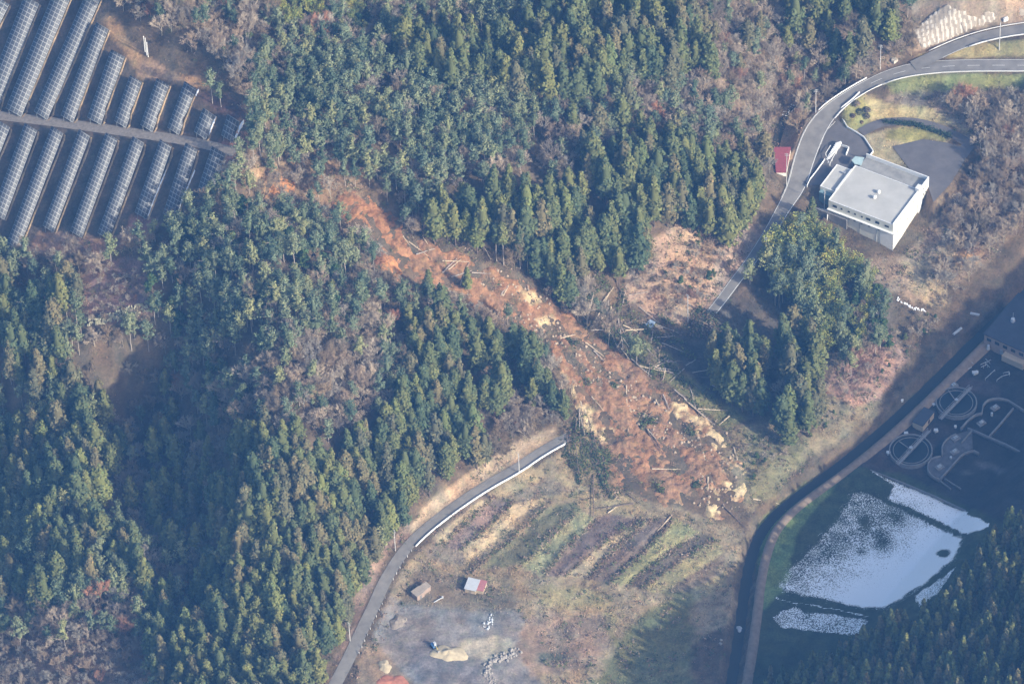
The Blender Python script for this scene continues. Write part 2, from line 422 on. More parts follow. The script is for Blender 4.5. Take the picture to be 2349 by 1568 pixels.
MAT['twigs'] = foliage('bare_twigs', rnd=0.25, warm=(1.08, 1.0, 0.9))
MAT['bark'] = plain('bark', (0.17, 0.13, 0.11), 0.9, 0.3, 3)
MAT['palebark'] = plain('pale_bark', (0.42, 0.36, 0.31), 0.9, 0.2, 3)
MAT['log'] = plain('stripped_log', (0.56, 0.45, 0.32), 0.85, 0.25, 2)
MAT['asphalt'] = plain('worn_asphalt', (0.235, 0.22, 0.20), 0.9, 0.2, 0.22, bump=0.15)
MAT['dasphalt'] = plain('dark_asphalt', (0.135, 0.125, 0.125), 0.9, 0.15, 0.25, bump=0.1)
MAT['gravel'] = plain('gravel_track', (0.26, 0.22, 0.18), 0.95, 0.25, 0.9, bump=0.4)
MAT['white'] = plain('white_paint', (0.80, 0.80, 0.78), 0.6, 0.05, 1.0)
MAT['wall'] = plain('off_white_wall', (0.80, 0.78, 0.68), 0.8, 0.07, 0.25)
MAT['conc'] = plain('concrete', (0.42, 0.41, 0.38), 0.9, 0.15, 0.6, bump=0.15)
MAT['dconc'] = plain('weathered_concrete', (0.20, 0.19, 0.185), 0.9, 0.2, 0.6)
MAT['roof'] = plain('flat_grey_roof', (0.46, 0.45, 0.42), 0.9, 0.12, 0.12)
MAT['roof2'] = plain('stained_flat_roof', (0.29, 0.285, 0.27), 0.9, 0.25, 0.25)
MAT['glass'] = plain('window_glass', (0.03, 0.04, 0.05), 0.25, 0.1, 1)
MAT['metal'] = plain('galvanised_steel', (0.45, 0.46, 0.47), 0.5, 0.1, 2, metal=0.4)
MAT['dark'] = plain('dark_rubber', (0.03, 0.03, 0.035), 0.8, 0.2, 2)
MAT['red'] = plain('red_sheet_roof', (0.30, 0.075, 0.085), 0.6, 0.15, 0.8)
MAT['pink'] = plain('faded_red_roof', (0.42, 0.17, 0.17), 0.6, 0.15, 0.8)
MAT['tanroof'] = plain('tan_board_roof', (0.33, 0.28, 0.23), 0.8, 0.15, 0.8)
MAT['sheet'] = plain('pale_sheet_roof', (0.50, 0.52, 0.54), 0.5, 0.05, 0.8)
MAT['sand'] = plain('sand_heap', (0.48, 0.40, 0.27), 0.95, 0.15, 0.7, bump=0.4)
MAT['bag'] = plain('pale_rubble', (0.34, 0.31, 0.28), 0.8, 0.12, 1.5)
MAT['snow'] = plain('snow', (0.85, 0.86, 0.88), 0.7, 0.04, 0.8, bump=0.3)
MAT['tank'] = plain('dark_tank_water', (0.012, 0.016, 0.018), 0.4, 0.3, 0.3)
MAT['cream'] = plain('cream_wall', (0.50, 0.40, 0.28), 0.8, 0.07, 0.8)
MAT['tanwall'] = plain('tan_tile_wall', (0.36, 0.27, 0.22), 0.8, 0.08, 1.2)
MAT['yellow'] = plain('yellow_machine_paint', (0.55, 0.38, 0.08), 0.5, 0.08, 2)
MAT['rock'] = plain('broken_rock', (0.42, 0.33, 0.24), 0.95, 0.25, 0.8)
def solar_mat():
    m, n, b = new_mat('solar_module_glass'); uv = N(n, 'ShaderNodeAttribute', attribute_name='muv').outputs['Vector']
    sp = N(n, 'ShaderNodeSeparateXYZ'); n.links.new(uv, sp.inputs[0])
    def line(v, wd):
        f = math_(n, 'FRACT', v); d = math_(n, 'ABSOLUTE', math_(n, 'SUBTRACT', f, 0.5)); return math_(n, 'GREATER_THAN', d, 0.5-wd)
    l = math_(n, 'MAXIMUM', line(sp.outputs[0], 0.06), line(sp.outputs[1], 0.07))
    c = mixc(n, l, (0.085, 0.09, 0.10), (0.30, 0.31, 0.31))
    n.links.new(c, b.inputs['Base Color']); 
    n.links.new(math_(n, 'MULTIPLY_ADD', l, 0.2, 0.45), b.inputs['Roughness']); b.inputs['Specular IOR Level'].default_value = 0.3
    return m
MAT['solar'] = solar_mat()
def crib_mat():
    return plain('pale_sprayed_concrete', (0.50, 0.45, 0.38), 0.95, 0.15, 0.5, bump=0.4)
MAT['crib'] = crib_mat()
def field_mat():
    m, n, b = new_mat('snow_covered_field'); p = geo(n)
    a = N(n, 'ShaderNodeAttribute', attribute_name='snow').outputs['Fac']
    g = N(n, 'ShaderNodeAttribute', attribute_name='col').outputs['Color']
    f = ramp(n, noise(n, p, 2.1, 6, 0.75), 0.32, 0.68)
    s = ramp(n, math_(n, 'SUBTRACT', a, f), -0.05, 0.09)
    gr = mixc(n, ramp(n, noise(n, p, 1.3, 4), 0.3, 0.7), mixc(n, 1.0, g, (0.6, 0.65, 0.6), 'MULTIPLY'), mixc(n, 1.0, g, (1.4, 1.35, 1.3), 'MULTIPLY'))
    c = mixc(n, s, gr, (0.93, 0.93, 0.92)); n.links.new(c, b.inputs['Base Color']); b.inputs['Roughness'].default_value = 0.9
    bp = N(n, 'ShaderNodeBump'); bp.inputs['Strength'].default_value = 0.4; bp.inputs['Distance'].default_value = 0.2
    n.links.new(noise(n, p, 1.5, 4), bp.inputs['Height']); n.links.new(bp.outputs[0], b.inputs['Normal'])
    return m
MAT['field'] = field_mat()
def water_mat():
    m, n, b = new_mat('river_water'); b.inputs['Base Color'].default_value = (0.05, 0.05, 0.045, 1); b.inputs['Roughness'].default_value = 0.6; b.inputs['Specular IOR Level'].default_value = 0.1
    bp = N(n, 'ShaderNodeBump'); bp.inputs['Strength'].default_value = 0.3; bp.inputs['Distance'].default_value = 0.1
    n.links.new(noise(n, geo(n), 1.5, 4), bp.inputs['Height']); n.links.new(bp.outputs[0], b.inputs['Normal'])
    return m
MAT['water'] = water_mat()

# ------------------------------------------------------------------ zones (picture units)
SLIDE = [(765,462),(790,440),(850,450),(880,470),(935,512),(930,548),(1000,560),(1100,600),(1160,610),(1240,660),(1280,700),(1330,740),(1400,790),(1450,830),(1530,895),(1580,925),(1650,985),(1700,1055),(1718,1110),(1705,1160),(1660,1200),(1610,1197),(1540,1162),(1470,1150),(1400,1120),(1368,1085),(1385,1045),(1340,1000),(1308,962),(1322,920),(1290,870),(1262,828),(1250,770),(1190,752),(1120,728),(1080,705),(1060,675),(1010,660),(980,668),(945,650),(905,662),(878,615),(866,565),(840,528),(790,508),(755,488)]
ZTAN=(0.30,0.24,0.155); ZGRN=(0.17,0.20,0.07); ZLIT=(0.125,0.095,0.065); ZPUR=(0.185,0.14,0.115)
PAINT = [  # polygon, colour, feather
 ([(-60,-60),(260,-60),(250,60),(330,110),(420,190),(560,260),(560,340),(520,400),(420,500),(350,540),(150,560),(-60,610)], (0.105,0.08,0.06), 12),
 (r1((700,100),(780,120),(850,250),(990,380),(1150,480),(1400,560),(1500,640),(1350,600),(1150,560),(950,540),(860,380),(760,250)), (0.36,0.23,0.12), 6),
 (r1((950,420),(1060,400),(1130,470),(1330,570),(1000,545),(920,520)), (0.37,0.25,0.16), 4),
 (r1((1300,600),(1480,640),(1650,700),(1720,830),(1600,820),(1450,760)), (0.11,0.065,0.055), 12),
 (r1((1500,960),(1640,1000),(1560,1130),(1520,1100)), (0.34,0.17,0.12), 4),
 ([(90,530),(240,545),(370,510),(340,555),(200,590),(60,580)], (0.30,0.18,0.12), 5),
 ([(300,495),(360,500),(340,530),(290,525)], (0.28,0.15,0.12), 4),
 ([(600,410),(690,400),(710,440),(640,470),(600,450)], (0.42,0.24,0.12), 10),
 ([(560,400),(760,330),(860,420),(760,500),(640,480)], (0.26,0.18,0.11), 14),
 ([(675,485),(750,480),(760,510),(700,525)], (0.52,0.26,0.11), 6),
 ([(190,600),(330,590),(345,720),(280,740),(190,740)], (0.24,0.155,0.13), 12),
 ([(-60,1400),(200,1380),(350,1440),(360,1640),(-60,1640)], (0.21,0.145,0.105), 20),
 # slope left of the upper road and hillside scrub
 ([(1440,590),(1520,530),(1620,490),(1760,520),(1740,580),(1660,680),(1600,730),(1500,740),(1430,680)], (0.34,0.25,0.19), 10),
 ([(1540,520),(1620,480),(1650,560),(1620,700),(1560,740),(1500,700)], (0.36,0.25,0.17), 14),
 ([(1600,-60),(2100,-60),(2110,110),(2000,180),(1880,230),(1790,330),(1740,420),(1700,330),(1620,100)], (0.20,0.155,0.115), 16),
 ([(2080,-60),(2420,-60),(2420,60),(2250,60),(2100,120)], (0.31,0.25,0.19), 8),
 ([(1780,330),(1800,290),(1850,240),(1900,215),(1905,245),(1860,290),(1835,350),(1810,370),(1775,350)], (0.37,0.27,0.19), 4),
 (GULLY[:, :1]*0, None, 0),
 ([(2080,128),(2200,112),(2300,92),(2420,84),(2420,128),(2200,133)], (0.30,0.26,0.13), 3),
 ([(2020,178),(2100,168),(2420,172),(2420,205),(2300,215),(2200,235),(2120,235),(2050,215)], (0.22,0.235,0.10), 5),
 ([(2040,215),(2420,200),(2420,480),(2230,440),(2240,330),(2120,265),(2020,245)], (0.27,0.215,0.16), 10),
 (r3((1085,770),(1250,640),(1400,690),(1700,740),(1980,900),(1800,850),(1400,810),(1230,900),(1150,880)), (0.36,0.30,0.16), 4),
 (r3((1090,770),(1230,650),(1290,720),(1300,820),(1230,890),(1150,880)), (0.28,0.27,0.11), 8),
 (r3((1250,920),(1420,870),(1650,850),(1850,940),(1830,970),(1660,950),(1450,1000),(1560,1150),(1280,1080),(1320,1030)), (0.36,0.30,0.18), 3),
 (r3((1420,880),(1650,860),(1830,940),(1700,955),(1400,960)), (0.27,0.26,0.10), 8),
 ([(2100,560),(2230,400),(2349,300),(2420,420),(2250,620),(2100,700),(2000,640),(1980,590),(2050,590)], (0.26,0.20,0.145), 12),
 ([(2060,600),(2120,590),(2160,640),(2180,700),(2120,700),(2080,660)], (0.36,0.28,0.18), 10),
 ([(2170,590),(2220,575),(2240,600),(2180,610)], (0.40,0.26,0.15), 5),
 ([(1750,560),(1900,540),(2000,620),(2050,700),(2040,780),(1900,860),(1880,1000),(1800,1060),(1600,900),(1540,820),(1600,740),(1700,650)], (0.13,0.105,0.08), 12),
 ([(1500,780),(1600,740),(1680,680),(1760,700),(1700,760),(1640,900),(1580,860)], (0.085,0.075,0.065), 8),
 ([(1910,850),(2040,760),(2080,820),(2020,920),(1880,990)], (0.36,0.235,0.18), 8),
 ([(1880,900),(1960,930),(2030,910),(1990,970),(1840,1060),(1760,1120),(1720,1180),(1650,1000),(1750,960),(1840,1010)], (0.235,0.20,0.13), 14),
 ([(1700,980),(1840,1010),(1850,1060),(1730,1170),(1720,1080)], (0.20,0.185,0.105), 12),
 ([(1450,820),(1540,880),(1660,980),(1720,960),(1600,880),(1540,820),(1480,780)], (0.17,0.175,0.085), 8),
 # fallow terraces
 ([(930,1290),(1290,1030),(1400,1120),(1700,1210),(1680,1420),(1300,1640),(820,1640),(880,1400)], (0.285,0.225,0.145), 6),
 ([(1310,1000),(1390,1000),(1400,1110),(1300,1110)], (0.24,0.22,0.12), 6),
 ([(1300,1060),(1400,1120),(1500,1160),(1420,1190),(1300,1150),(1230,1150)], (0.30,0.245,0.15), 6),
 (r8((550,640),(960,260),(1130,300),(1050,480),(850,640),(860,760),(600,700)), (0.22,0.175,0.13), 8),
] + [(r8(*(a_+b_[::-1])), c_, 1.0) for a_, b_, c_ in [
 ([(700,620),(900,420),(1060,280)], [(830,640),(1010,480),(1190,310)], (0.22,0.165,0.14)),
 ([(830,640),(1010,480),(1190,310),(1300,290)], [(905,765),(1130,600),(1395,350)], (0.43,0.34,0.215)),
 ([(925,775),(1150,600),(1400,350),(1600,310)], [(1225,745),(1400,590),(1540,450),(1640,360)], (0.165,0.16,0.10)),
 ([(1225,755),(1400,600),(1545,460),(1645,368)], [(1380,810),(1560,600),(1740,430)], (0.31,0.295,0.165)),
 ([(1392,822),(1560,612),(1752,432),(1830,390)], [(1540,810),(1730,640),(1900,520),(2080,440)], (0.175,0.13,0.11)),
 ([(1545,820),(1735,650),(1905,530),(2085,450)], [(1690,830),(1850,650),(2000,520),(2130,430)], (0.43,0.34,0.215)),
 ([(1695,840),(1855,660),(2005,530),(2140,430)], [(1840,860),(2020,700),(2200,520),(2265,410)], (0.175,0.135,0.11)),
 ([(1845,868),(2025,708),(2205,528),(2275,420)], [(1960,880),(2130,740),(2349,580),(2450,520)], (0.29,0.275,0.14)),
 ([(1965,888),(2135,750),(2352,590),(2455,530)], [(2060,900),(2300,720),(2560,560)], (0.165,0.13,0.095)),
 ([(2065,905),(2305,725),(2565,570)], [(2200,930),(2450,770),(2620,650)], (0.31,0.28,0.155)),
 ([(2205,935),(2455,775),(2625,655)], [(2250,980),(2500,850),(2640,760)], (0.18,0.14,0.10)),
 ([(2255,990),(2505,860),(2645,770)], [(2300,1040),(2540,940),(2640,880)], (0.30,0.26,0.15)),
 ([(640,560),(800,420),(960,300)], [(700,610),(890,430),(1050,290)], (0.36,0.29,0.19)),
 ([(1000,260),(1150,160),(1300,60)], [(1080,290),(1260,200),(1420,120)], (0.34,0.28,0.175)),
 ([(1090,300),(1280,215),(1440,140)], [(1180,330),(1400,270),(1600,240)], (0.20,0.165,0.12))]] + [
 (r8((1640,860),(1740,880),(1770,940),(1720,980),(1660,930)), (0.09,0.06,0.06), 4),
 (r8((1250,900),(1700,880),(1900,1050),(1880,1280),(1820,1300),(1780,1060),(1400,1000)), (0.255,0.225,0.125), 14),
 # lit grass beside the river, bottom
 (r8((1850,1300),(2200,950),(2400,900),(2400,1700),(1700,1700)), (0.15,0.15,0.075), 20),
 # yard
 ([(895,1370),(960,1385),(1100,1385),(1190,1400),(1240,1440),(1200,1480),(1270,1640),(800,1640),(860,1440)], (0.215,0.20,0.19), 10),
 (r8((450,760),(800,800),(1300,1000),(1000,1060),(450,1000),(330,900)), (0.20,0.165,0.12), 12),
 (r8((810,1260),(1000,1230),(1180,1230),(1210,1330),(1050,1400),(900,1380),(800,1300)), (0.36,0.32,0.25), 6),
 (r8((550,1230),(640,1250),(700,1420),(980,1430),(950,1554),(500,1554),(450,1300)), (0.165,0.16,0.17), 14),
 (r8((170,1260),(250,1280),(520,1560),(120,1560),(110,1380)), (0.24,0.185,0.13), 8),
 (r8((300,1540),(330,1500),(430,1500),(460,1600),(280,1600)), (0.42,0.20,0.13), 5),
 (r8((1290,1080),(1800,1080),(1850,1300),(1700,1450),(1300,1500),(1180,1300)), (0.255,0.19,0.14), 12),
 (r8((1350,1350),(1500,1330),(1560,1370),(1500,1410),(1380,1400)), (0.12,0.12,0.09), 6),
 # banks of the lower road
 (r8((480,460),(640,270),(900,100),(1100,-40),(1300,-150),(1480,-200),(1500,-110),(1340,-20),(1120,90),(850,260),(640,420),(480,560),(380,640),(430,520)), (0.36,0.275,0.19), 4),
 (r8((130,660),(330,480),(500,440),(480,560),(360,640),(230,860),(150,1100),(60,1280),(0,1400),(-40,1380),(90,1150)), (0.22,0.155,0.12), 6),
 # valley floor
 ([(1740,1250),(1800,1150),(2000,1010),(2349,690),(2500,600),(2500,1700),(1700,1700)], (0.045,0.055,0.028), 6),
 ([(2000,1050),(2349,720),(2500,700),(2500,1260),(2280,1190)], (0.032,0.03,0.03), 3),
 (b2((1060,1270),(1200,1290),(1330,1340),(1260,1370),(1120,1310)), (0.09,0.08,0.08), 5),
 (b2((950,1330),(1060,1350),(1040,1370),(960,1360)), (0.08,0.075,0.07), 4),
 (b2((780,560),(1000,600),(1150,640),(1290,700),(1250,760),(1080,740),(880,640),(780,620)), (0.06,0.045,0.045), 5),
 (b2((150,1290),(400,1090),(760,960),(900,1000),(800,1100),(680,1230),(720,1380),(560,1360),(300,1340)), (0.055,0.042,0.042), 5),
 (b2((180,1180),(700,640),(1130,250),(1180,230),(1120,330),(640,760),(240,1160)), (0.05,0.07,0.035), 4),
 ([(1740,1200),(1860,1100),(1920,1110),(1830,1220),(1800,1360),(1740,1400)], (0.12,0.165,0.06), 6),
]
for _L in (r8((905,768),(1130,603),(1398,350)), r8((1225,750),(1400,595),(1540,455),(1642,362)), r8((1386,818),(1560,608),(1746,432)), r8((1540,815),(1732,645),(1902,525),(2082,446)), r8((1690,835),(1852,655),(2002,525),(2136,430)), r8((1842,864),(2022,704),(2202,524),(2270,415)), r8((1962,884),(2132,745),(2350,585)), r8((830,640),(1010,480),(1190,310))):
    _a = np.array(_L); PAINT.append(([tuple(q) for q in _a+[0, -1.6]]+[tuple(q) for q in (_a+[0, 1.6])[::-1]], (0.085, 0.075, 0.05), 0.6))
PAINT = [p for p in PAINT if p[1] is not None]
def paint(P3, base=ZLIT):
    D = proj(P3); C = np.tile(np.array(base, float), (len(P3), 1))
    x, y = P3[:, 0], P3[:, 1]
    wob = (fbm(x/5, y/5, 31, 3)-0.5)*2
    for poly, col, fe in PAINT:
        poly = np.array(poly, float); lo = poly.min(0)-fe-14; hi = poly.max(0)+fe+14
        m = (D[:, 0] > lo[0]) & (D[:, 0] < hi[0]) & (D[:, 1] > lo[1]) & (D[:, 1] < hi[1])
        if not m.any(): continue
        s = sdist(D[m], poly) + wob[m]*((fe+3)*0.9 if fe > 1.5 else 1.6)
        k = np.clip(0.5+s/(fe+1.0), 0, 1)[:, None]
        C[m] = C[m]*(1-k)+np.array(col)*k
    big = fbm(x/9, y/9, 77, 4)[:, None]; fine = vnoise(x/1.9, y/1.9, 78)[:, None]
    C = C*(0.72+0.56*big)*(0.85+0.3*fine)
    h2 = (fbm(x/6+9, y/6, 55, 3)[:, None]-0.5)
    C = C*(1+h2*np.array([0.35, 0.0, -0.25]))
    m3 = (fbm(x/2.4, y/2.4, 58, 3)[:, None]-0.5); C = C*(1+m3*np.array([0.9, 0.85, 0.8]))
    return np.clip(C, 0.01, 0.9)

# ------------------------------------------------------------------ ground sheet
nx, ny = len(XA), len(YA)
ii, jj = np.meshgrid(np.arange(nx-1), np.arange(ny-1)); k0 = (jj*nx+ii).ravel()
GF = np.stack([k0, k0+1, k0+1+nx, k0+nx], 1)
rough = (fbm(gx/2.6, gy/2.6, 91, 3)-0.5)*0.55
GV = np.stack([gx, gy, HZ], 1)
def flatmask():
    m = np.ones(len(gx))
    for L in (R_LOW, R_UP, R_BR, DRIVE, RIVER, SOLAR_TRACK):
        sel = (gx > L[:, 0].min()-12) & (gx < L[:, 0].max()+12) & (gy > L[:, 1].min()-12) & (gy < L[:, 1].max()+12)
        d, _, _, bw = polyline_near(gx[sel], gy[sel], L); m[sel] = np.minimum(m[sel], np.clip((d-bw/2-1)/3, 0, 1))
    return m
FM = flatmask() * np.where(gx < -30, 1.0, np.clip((HZ-1.0)/3, 0.0, 1))
D_all = proj(GV)
for poly in (PARK, r3((1070,800),(1150,890),(1240,920),(1330,1030),(1280,1100),(1190,1290),(865,1265),(805,1225),(900,1040))):
    FM *= np.clip(-sdist(D_all, poly)/12, 0, 1)
GV[:, 2] += rough*FM
HZ = GV[:, 2].copy()
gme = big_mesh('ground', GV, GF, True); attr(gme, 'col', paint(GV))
tag(link('ground', gme, MAT['ground']), kind='structure')

def patch(name, uvpoly, step, lift, mat, label=None, edge=1.5, wob=0.0, disp=None, color=None, zfix=None, kind='structure', under=0.6, tail=None):
    """fine sheet over part of the ground; its rim dives under the ground sheet"""
    W = g2w(resample(np.array(list(uvpoly)+[uvpoly[0]], float), 12)) if zfix is None else at_z(uvpoly, zfix)
    P2 = W[:, :2]; lo = P2.min(0)-edge; hi = P2.max(0)+edge
    xs = np.arange(lo[0], hi[0]+step, step); ys = np.arange(lo[1], hi[1]+step, step)
    X, Y = np.meshgrid(xs, ys); x = X.ravel(); y = Y.ravel()
    s = sdist(np.stack([x, y], 1), P2)
    z = H(x, y); s2 = s + (vnoise(x/2.2, y/2.2, 12)-0.5)*edge*1.2 + (fbm(x/5, y/5, 15, 4)-0.5)*wob
    k = np.clip((s2+edge)/(2*edge), 0, 1)
    zz = z + lift*k - under*(1-k)
    if disp is not None: zz = zz + disp(x, y, s)*k
    V = np.stack([x, y, zz], 1); n = len(xs); i, j = np.meshgrid(np.arange(n-1), np.arange(len(ys)-1)); q = (j*n+i).ravel()
    F = np.stack([q, q+1, q+1+n, q+n], 1); keep = (s2[F] > -edge).any(1); F = F[keep]
    used = np.unique(F); mp = -np.ones(len(V), int); mp[used] = np.arange(len(used)); V = V[used]; F = mp[F]
    me = big_mesh(name, V, F, True)
    if color is not None:
        for an, arr in color(V).items(): attr(me, an, arr)
    return tag(link(name, me, mat), label=label, kind=kind)

# ------------------------------------------------------------------ the landslide
PALE = [(1225,675,18),(1555,925,26),(1540,905,16),(1600,965,20),(1640,1000,22),(1665,1030,18),(1700,1085,26),(1690,1110,20),(1660,1145,24),(1640,1165,18),(1325,950,22),(1290,870,16),(1345,985,20),(1310,900,14),(1560,1165,16),(1700,1120,22),(1235,690,10),(1385,1000,16),(1250,735,14)]
DARKV = [(1300,800,18),(1330,850,16),(1380,860,22),(1430,905,14),(1480,960,24),(1510,960,18),(1570,985,16),(1400,1050,22),(1430,1010,14),(1500,1105,22),(1600,1110,22),(1545,1075,16),(1440,1130,18),(1350,880,14),(1600,1030,14),(1670,1080,12),(1400,1090,22),(940,530,12),(1010,600,14),(1060,650,14),(1140,660,18),(1180,690,18),(1280,760,16),(980,570,14),(1120,640,14),(900,570,10),(1620,1180,10),(1365,930,14),(1420,940,10)]
FLOW = np.array([0.72, -0.69])
def flowc(x, y): return x*FLOW[0]+y*FLOW[1], -x*FLOW[1]+y*FLOW[0]
def slide_col(V):
    D = proj(V); x, y = V[:, 0], V[:, 1]; a, b = flowc(x, y)
    n1 = fbm(x/7, y/7, 41, 4)[:, None]; n2 = fbm(x/1.5, y/1.5, 42, 3)[:, None]; n3 = fbm(a/14+5, b/4.5, 43, 4)[:, None]; n4 = fbm(x/4, y/4, 48, 4)[:, None]
    C = np.array([0.30, 0.145, 0.075])*(1-n1)+np.array([0.33, 0.21, 0.13])*n1
    up = np.clip((720-D[:, 1])/200, 0, 1)[:, None]
    C = C*(1-up*0.6)+np.array([0.38, 0.175, 0.08])*up*0.6
    C = C*(0.55+0.9*n2)*(0.75+0.5*n4)
    k3 = np.clip((n3-0.56)*8, 0, 1)*0.45; C = C*(1-k3)+np.array([0.27, 0.18, 0.13])*k3*(0.7+0.6*n2)
    for u, v, r in PALE:
        d = np.hypot(D[:, 0]-u, (D[:, 1]-v)*1.2); k = np.clip(1.35-d/(r*1.15) + (n4[:, 0]-0.5)*3.0, 0, 1)[:, None]*0.95
        C = C*(1-k)+np.array([0.68, 0.54, 0.32])*k*(0.7+0.6*n2)
    for u, v, r in DARKV:
        d = np.hypot(D[:, 0]-u, (D[:, 1]-v)*1.3); k = np.clip(1.0-d/r + (n4[:, 0]-0.5)*3.0, 0, 1)[:, None]*0.7
        C = C*(1-k)+np.array([0.10, 0.095, 0.06])*k
    k = np.clip((fbm(x/5+7, y/5, 49, 4)-0.62)*14, 0, 1)[:, None]*0.4; C = C*(1-k)+np.array([0.15, 0.125, 0.085])*k
    return {'col': np.clip(C, 0.02, 0.8)}
def slide_disp(x, y, s):
    a, b = flowc(x, y)
    q = fbm(x/6, y/6, 61, 4)-0.5; f = fbm(a/12, b/3.5, 66, 4)-0.5; g = fbm(x/1.4, y/1.4, 62, 3)-0.5
    return q*2.6 + f*2.2 + g*1.5 - 0.2
patch('landslide_soil', SLIDE, 0.6, 0.35, MAT['slide'], edge=1.3, wob=5.0, disp=slide_disp, color=slide_col, under=1.0)
def scar_col(V):
    x, y = V[:, 0], V[:, 1]; n = fbm(x/3, y/3, 71, 3)[:, None]
    return {'col': np.array([0.52, 0.25, 0.11])*(0.6+0.8*n)}
for sp in ([(605,425),(640,405),(690,410),(680,440),(620,460)], [(675,490),(720,480),(755,492),(745,515),(700,522)], r5((265,180),(350,170),(440,300),(450,400),(380,360),(290,300))):
    patch('bare_orange_soil', sp, 0.8, 0.25, MAT['slide'], edge=1.2, color=scar_col, disp=lambda x, y, s: (fbm(x/2.5, y/2.5, 64, 3)-0.5)*1.0)

# ------------------------------------------------------------------ roads
def ribbon(name, line, mat, half=None, lift=0.0, cross=4, off=0.0, kind='structure', thick=0.0, label=None, z_extra=0.0):
    L = np.asarray(line); T = np.gradient(L[:, :2], axis=0); T /= np.linalg.norm(T, axis=1)[:, None]; Nn = np.stack([-T[:, 1], T[:, 0]], 1)
    V = []; n = len(L)
    hw = (L[:, 3]/2 if half is None else np.full(n, half))
    for k in range(cross+1):
        t = -1+2*k/cross; q = L[:, :2]+Nn*(hw*t+off)[:, None]; V.append(np.column_stack([q, L[:, 2]+lift+z_extra+0.03*(1-t*t)]))
    V = np.stack(V, 1).reshape(-1, 3); F = []
    c = cross+1; i, k = np.meshgrid(np.arange(n-1), np.arange(cross)); q = (i*c+k).ravel()
    F = np.stack([q, q+c, q+c+1, q+1], 1)
    return tag(link(name, big_mesh(name, V, F, True), mat), kind=kind, label=label)
def lineoff(line, off, zoff=0.0):
    L = np.asarray(line); T = np.gradient(L[:, :2], axis=0); T /= np.linalg.norm(T, axis=1)[:, None]; Nn = np.stack([-T[:, 1], T[:, 0]], 1)
    o = np.asarray(off); Q = L.copy(); Q[:, :2] += Nn*(o[:, None] if o.ndim else o); Q[:, 2] += zoff
    return Q
def painted(name, line, off, width=0.15, lift=0.05, mat=None, dash=None):
    Q = lineoff(line, off); V = []; F = []
    segs = [Q]
    if dash:
        Q = resample(Q[:, :4], 1.0); segs = [Q[i:i+dash[0]+1] for i in range(0, len(Q)-dash[0], dash[0]+dash[1])]
    for S in segs:
        if len(S) < 2: continue
        A = lineoff(S, width/2); B = lineoff(S, -width/2); b = len(V)
        for a, c in zip(A, B): V += [(a[0], a[1], a[2]+lift), (c[0], c[1], c[2]+lift)]
        F += [(b+2*i, b+2*i+1, b+2*i+3, b+2*i+2) for i in range(len(S)-1)]
    o = link(name, big_mesh(name, V, F), mat or MAT['white']); return tag(o, kind='structure')
ribbon('upper_road', R_UP, MAT['asphalt']); ribbon('branch_road', R_BR, MAT['asphalt'], lift=0.005, z_extra=0.004)
ribbon('lower_road', R_LOW, MAT['asphalt']); ribbon('driveway', DRIVE, MAT['dasphalt'], lift=0.012)
ribbon('solar_site_track', SOLAR_TRACK, MAT['gravel'], z_extra=0.02)
painted('road_edge_line', R_UP[4:], R_UP[4:, 3]/2-0.25, 0.22, 0.04); painted('road_edge_line', R_UP, -R_UP[:, 3]/2+0.25, 0.16, 0.04)
painted('road_centre_line', R_UP[:26], 0.0, 0.16, 0.045, dash=(5, 5)); painted('road_edge_line', R_BR[:-4], R_BR[:-4, 3]/2-0.2, 0.2, 0.045)
painted('road_edge_line', R_LOW[:24], R_LOW[:24, 3]/2-0.25, 0.10, 0.04)
def flat(name, poly, z, mat, thick=0.0):
    P = at_z(poly, z); me = bpy.data.meshes.new(name); me.from_pydata([tuple(p) for p in P], [], [tuple(range(len(P)))]); me.update()
    if me.polygons[0].normal.z < 0: me.flip_normals()
    return tag(link(name, me, mat), kind='structure')
flat('forecourt', r3((1068,805),(1150,890),(1240,918),(1322,1032),(1282,1088),(1240,1150),(1190,1260),(865,1262),(812,1222),(868,1140),(950,1050),(968,960),(985,900)), 22.33, MAT['dasphalt'])
flat('parking_lot', PARK, 21.325, MAT['dasphalt'])
painted('forecourt_line', np.column_stack([at_z(r3((1060,830),(1000,890),(975,950),(950,1010),(925,1050)), 22.36), np.ones(5)]), 0, 0.2, 0.0)
# river, its stone walls and the dirt path on the far bank
ribbon('river_water', RIVER, MAT['water'], half=2.9, lift=-4.6, kind='structure')
def wallstrip(name, line, off, w_, z0, z1, mat, label=None, cat=None, kind=None, parent=None):
    """solid wall along a line: z0/z1 relative to the line"""
    A = lineoff(line, off+w_/2); B = lineoff(line, off-w_/2); n = len(A); V = []
    for a, b in zip(A, B): V += [(a[0], a[1], a[2]+z0), (b[0], b[1], b[2]+z0), (b[0], b[1], b[2]+z1), (a[0], a[1], a[2]+z1)]
    F = []
    for i in range(n-1):
        p = 4*i; q = p+4
        F += [(p, q, q+1, p+1), (p+1, q+1, q+2, p+2), (p+2, q+2, q+3, p+3), (p+3, q+3, q, p)]
    F += [(0, 1, 2, 3), (4*n-1, 4*n-2, 4*n-3, 4*n-4)]
    o = link(name, big_mesh(name, V, F), mat, parent); return tag(o, label, cat, kind=kind)
wallstrip('river_wall', RIVER, 3.0, 0.4, -5.6, -3.4, MAT['dconc'], 'grey stone river wall along the farm path beside the snowy field', 'wall')
wallstrip('river_wall', RIVER, -3.0, 0.4, -5.6, -3.6, MAT['dconc'], 'grey stone river wall below the scrubby bank', 'wall')
PATH = lineoff(RIVER, 5.8); PATH[:, 3] = 3.0; PATH[:, 2] = H(PATH[:, 0], PATH[:, 1]); PATH[:, 2] = 1.75
BANK = PATH
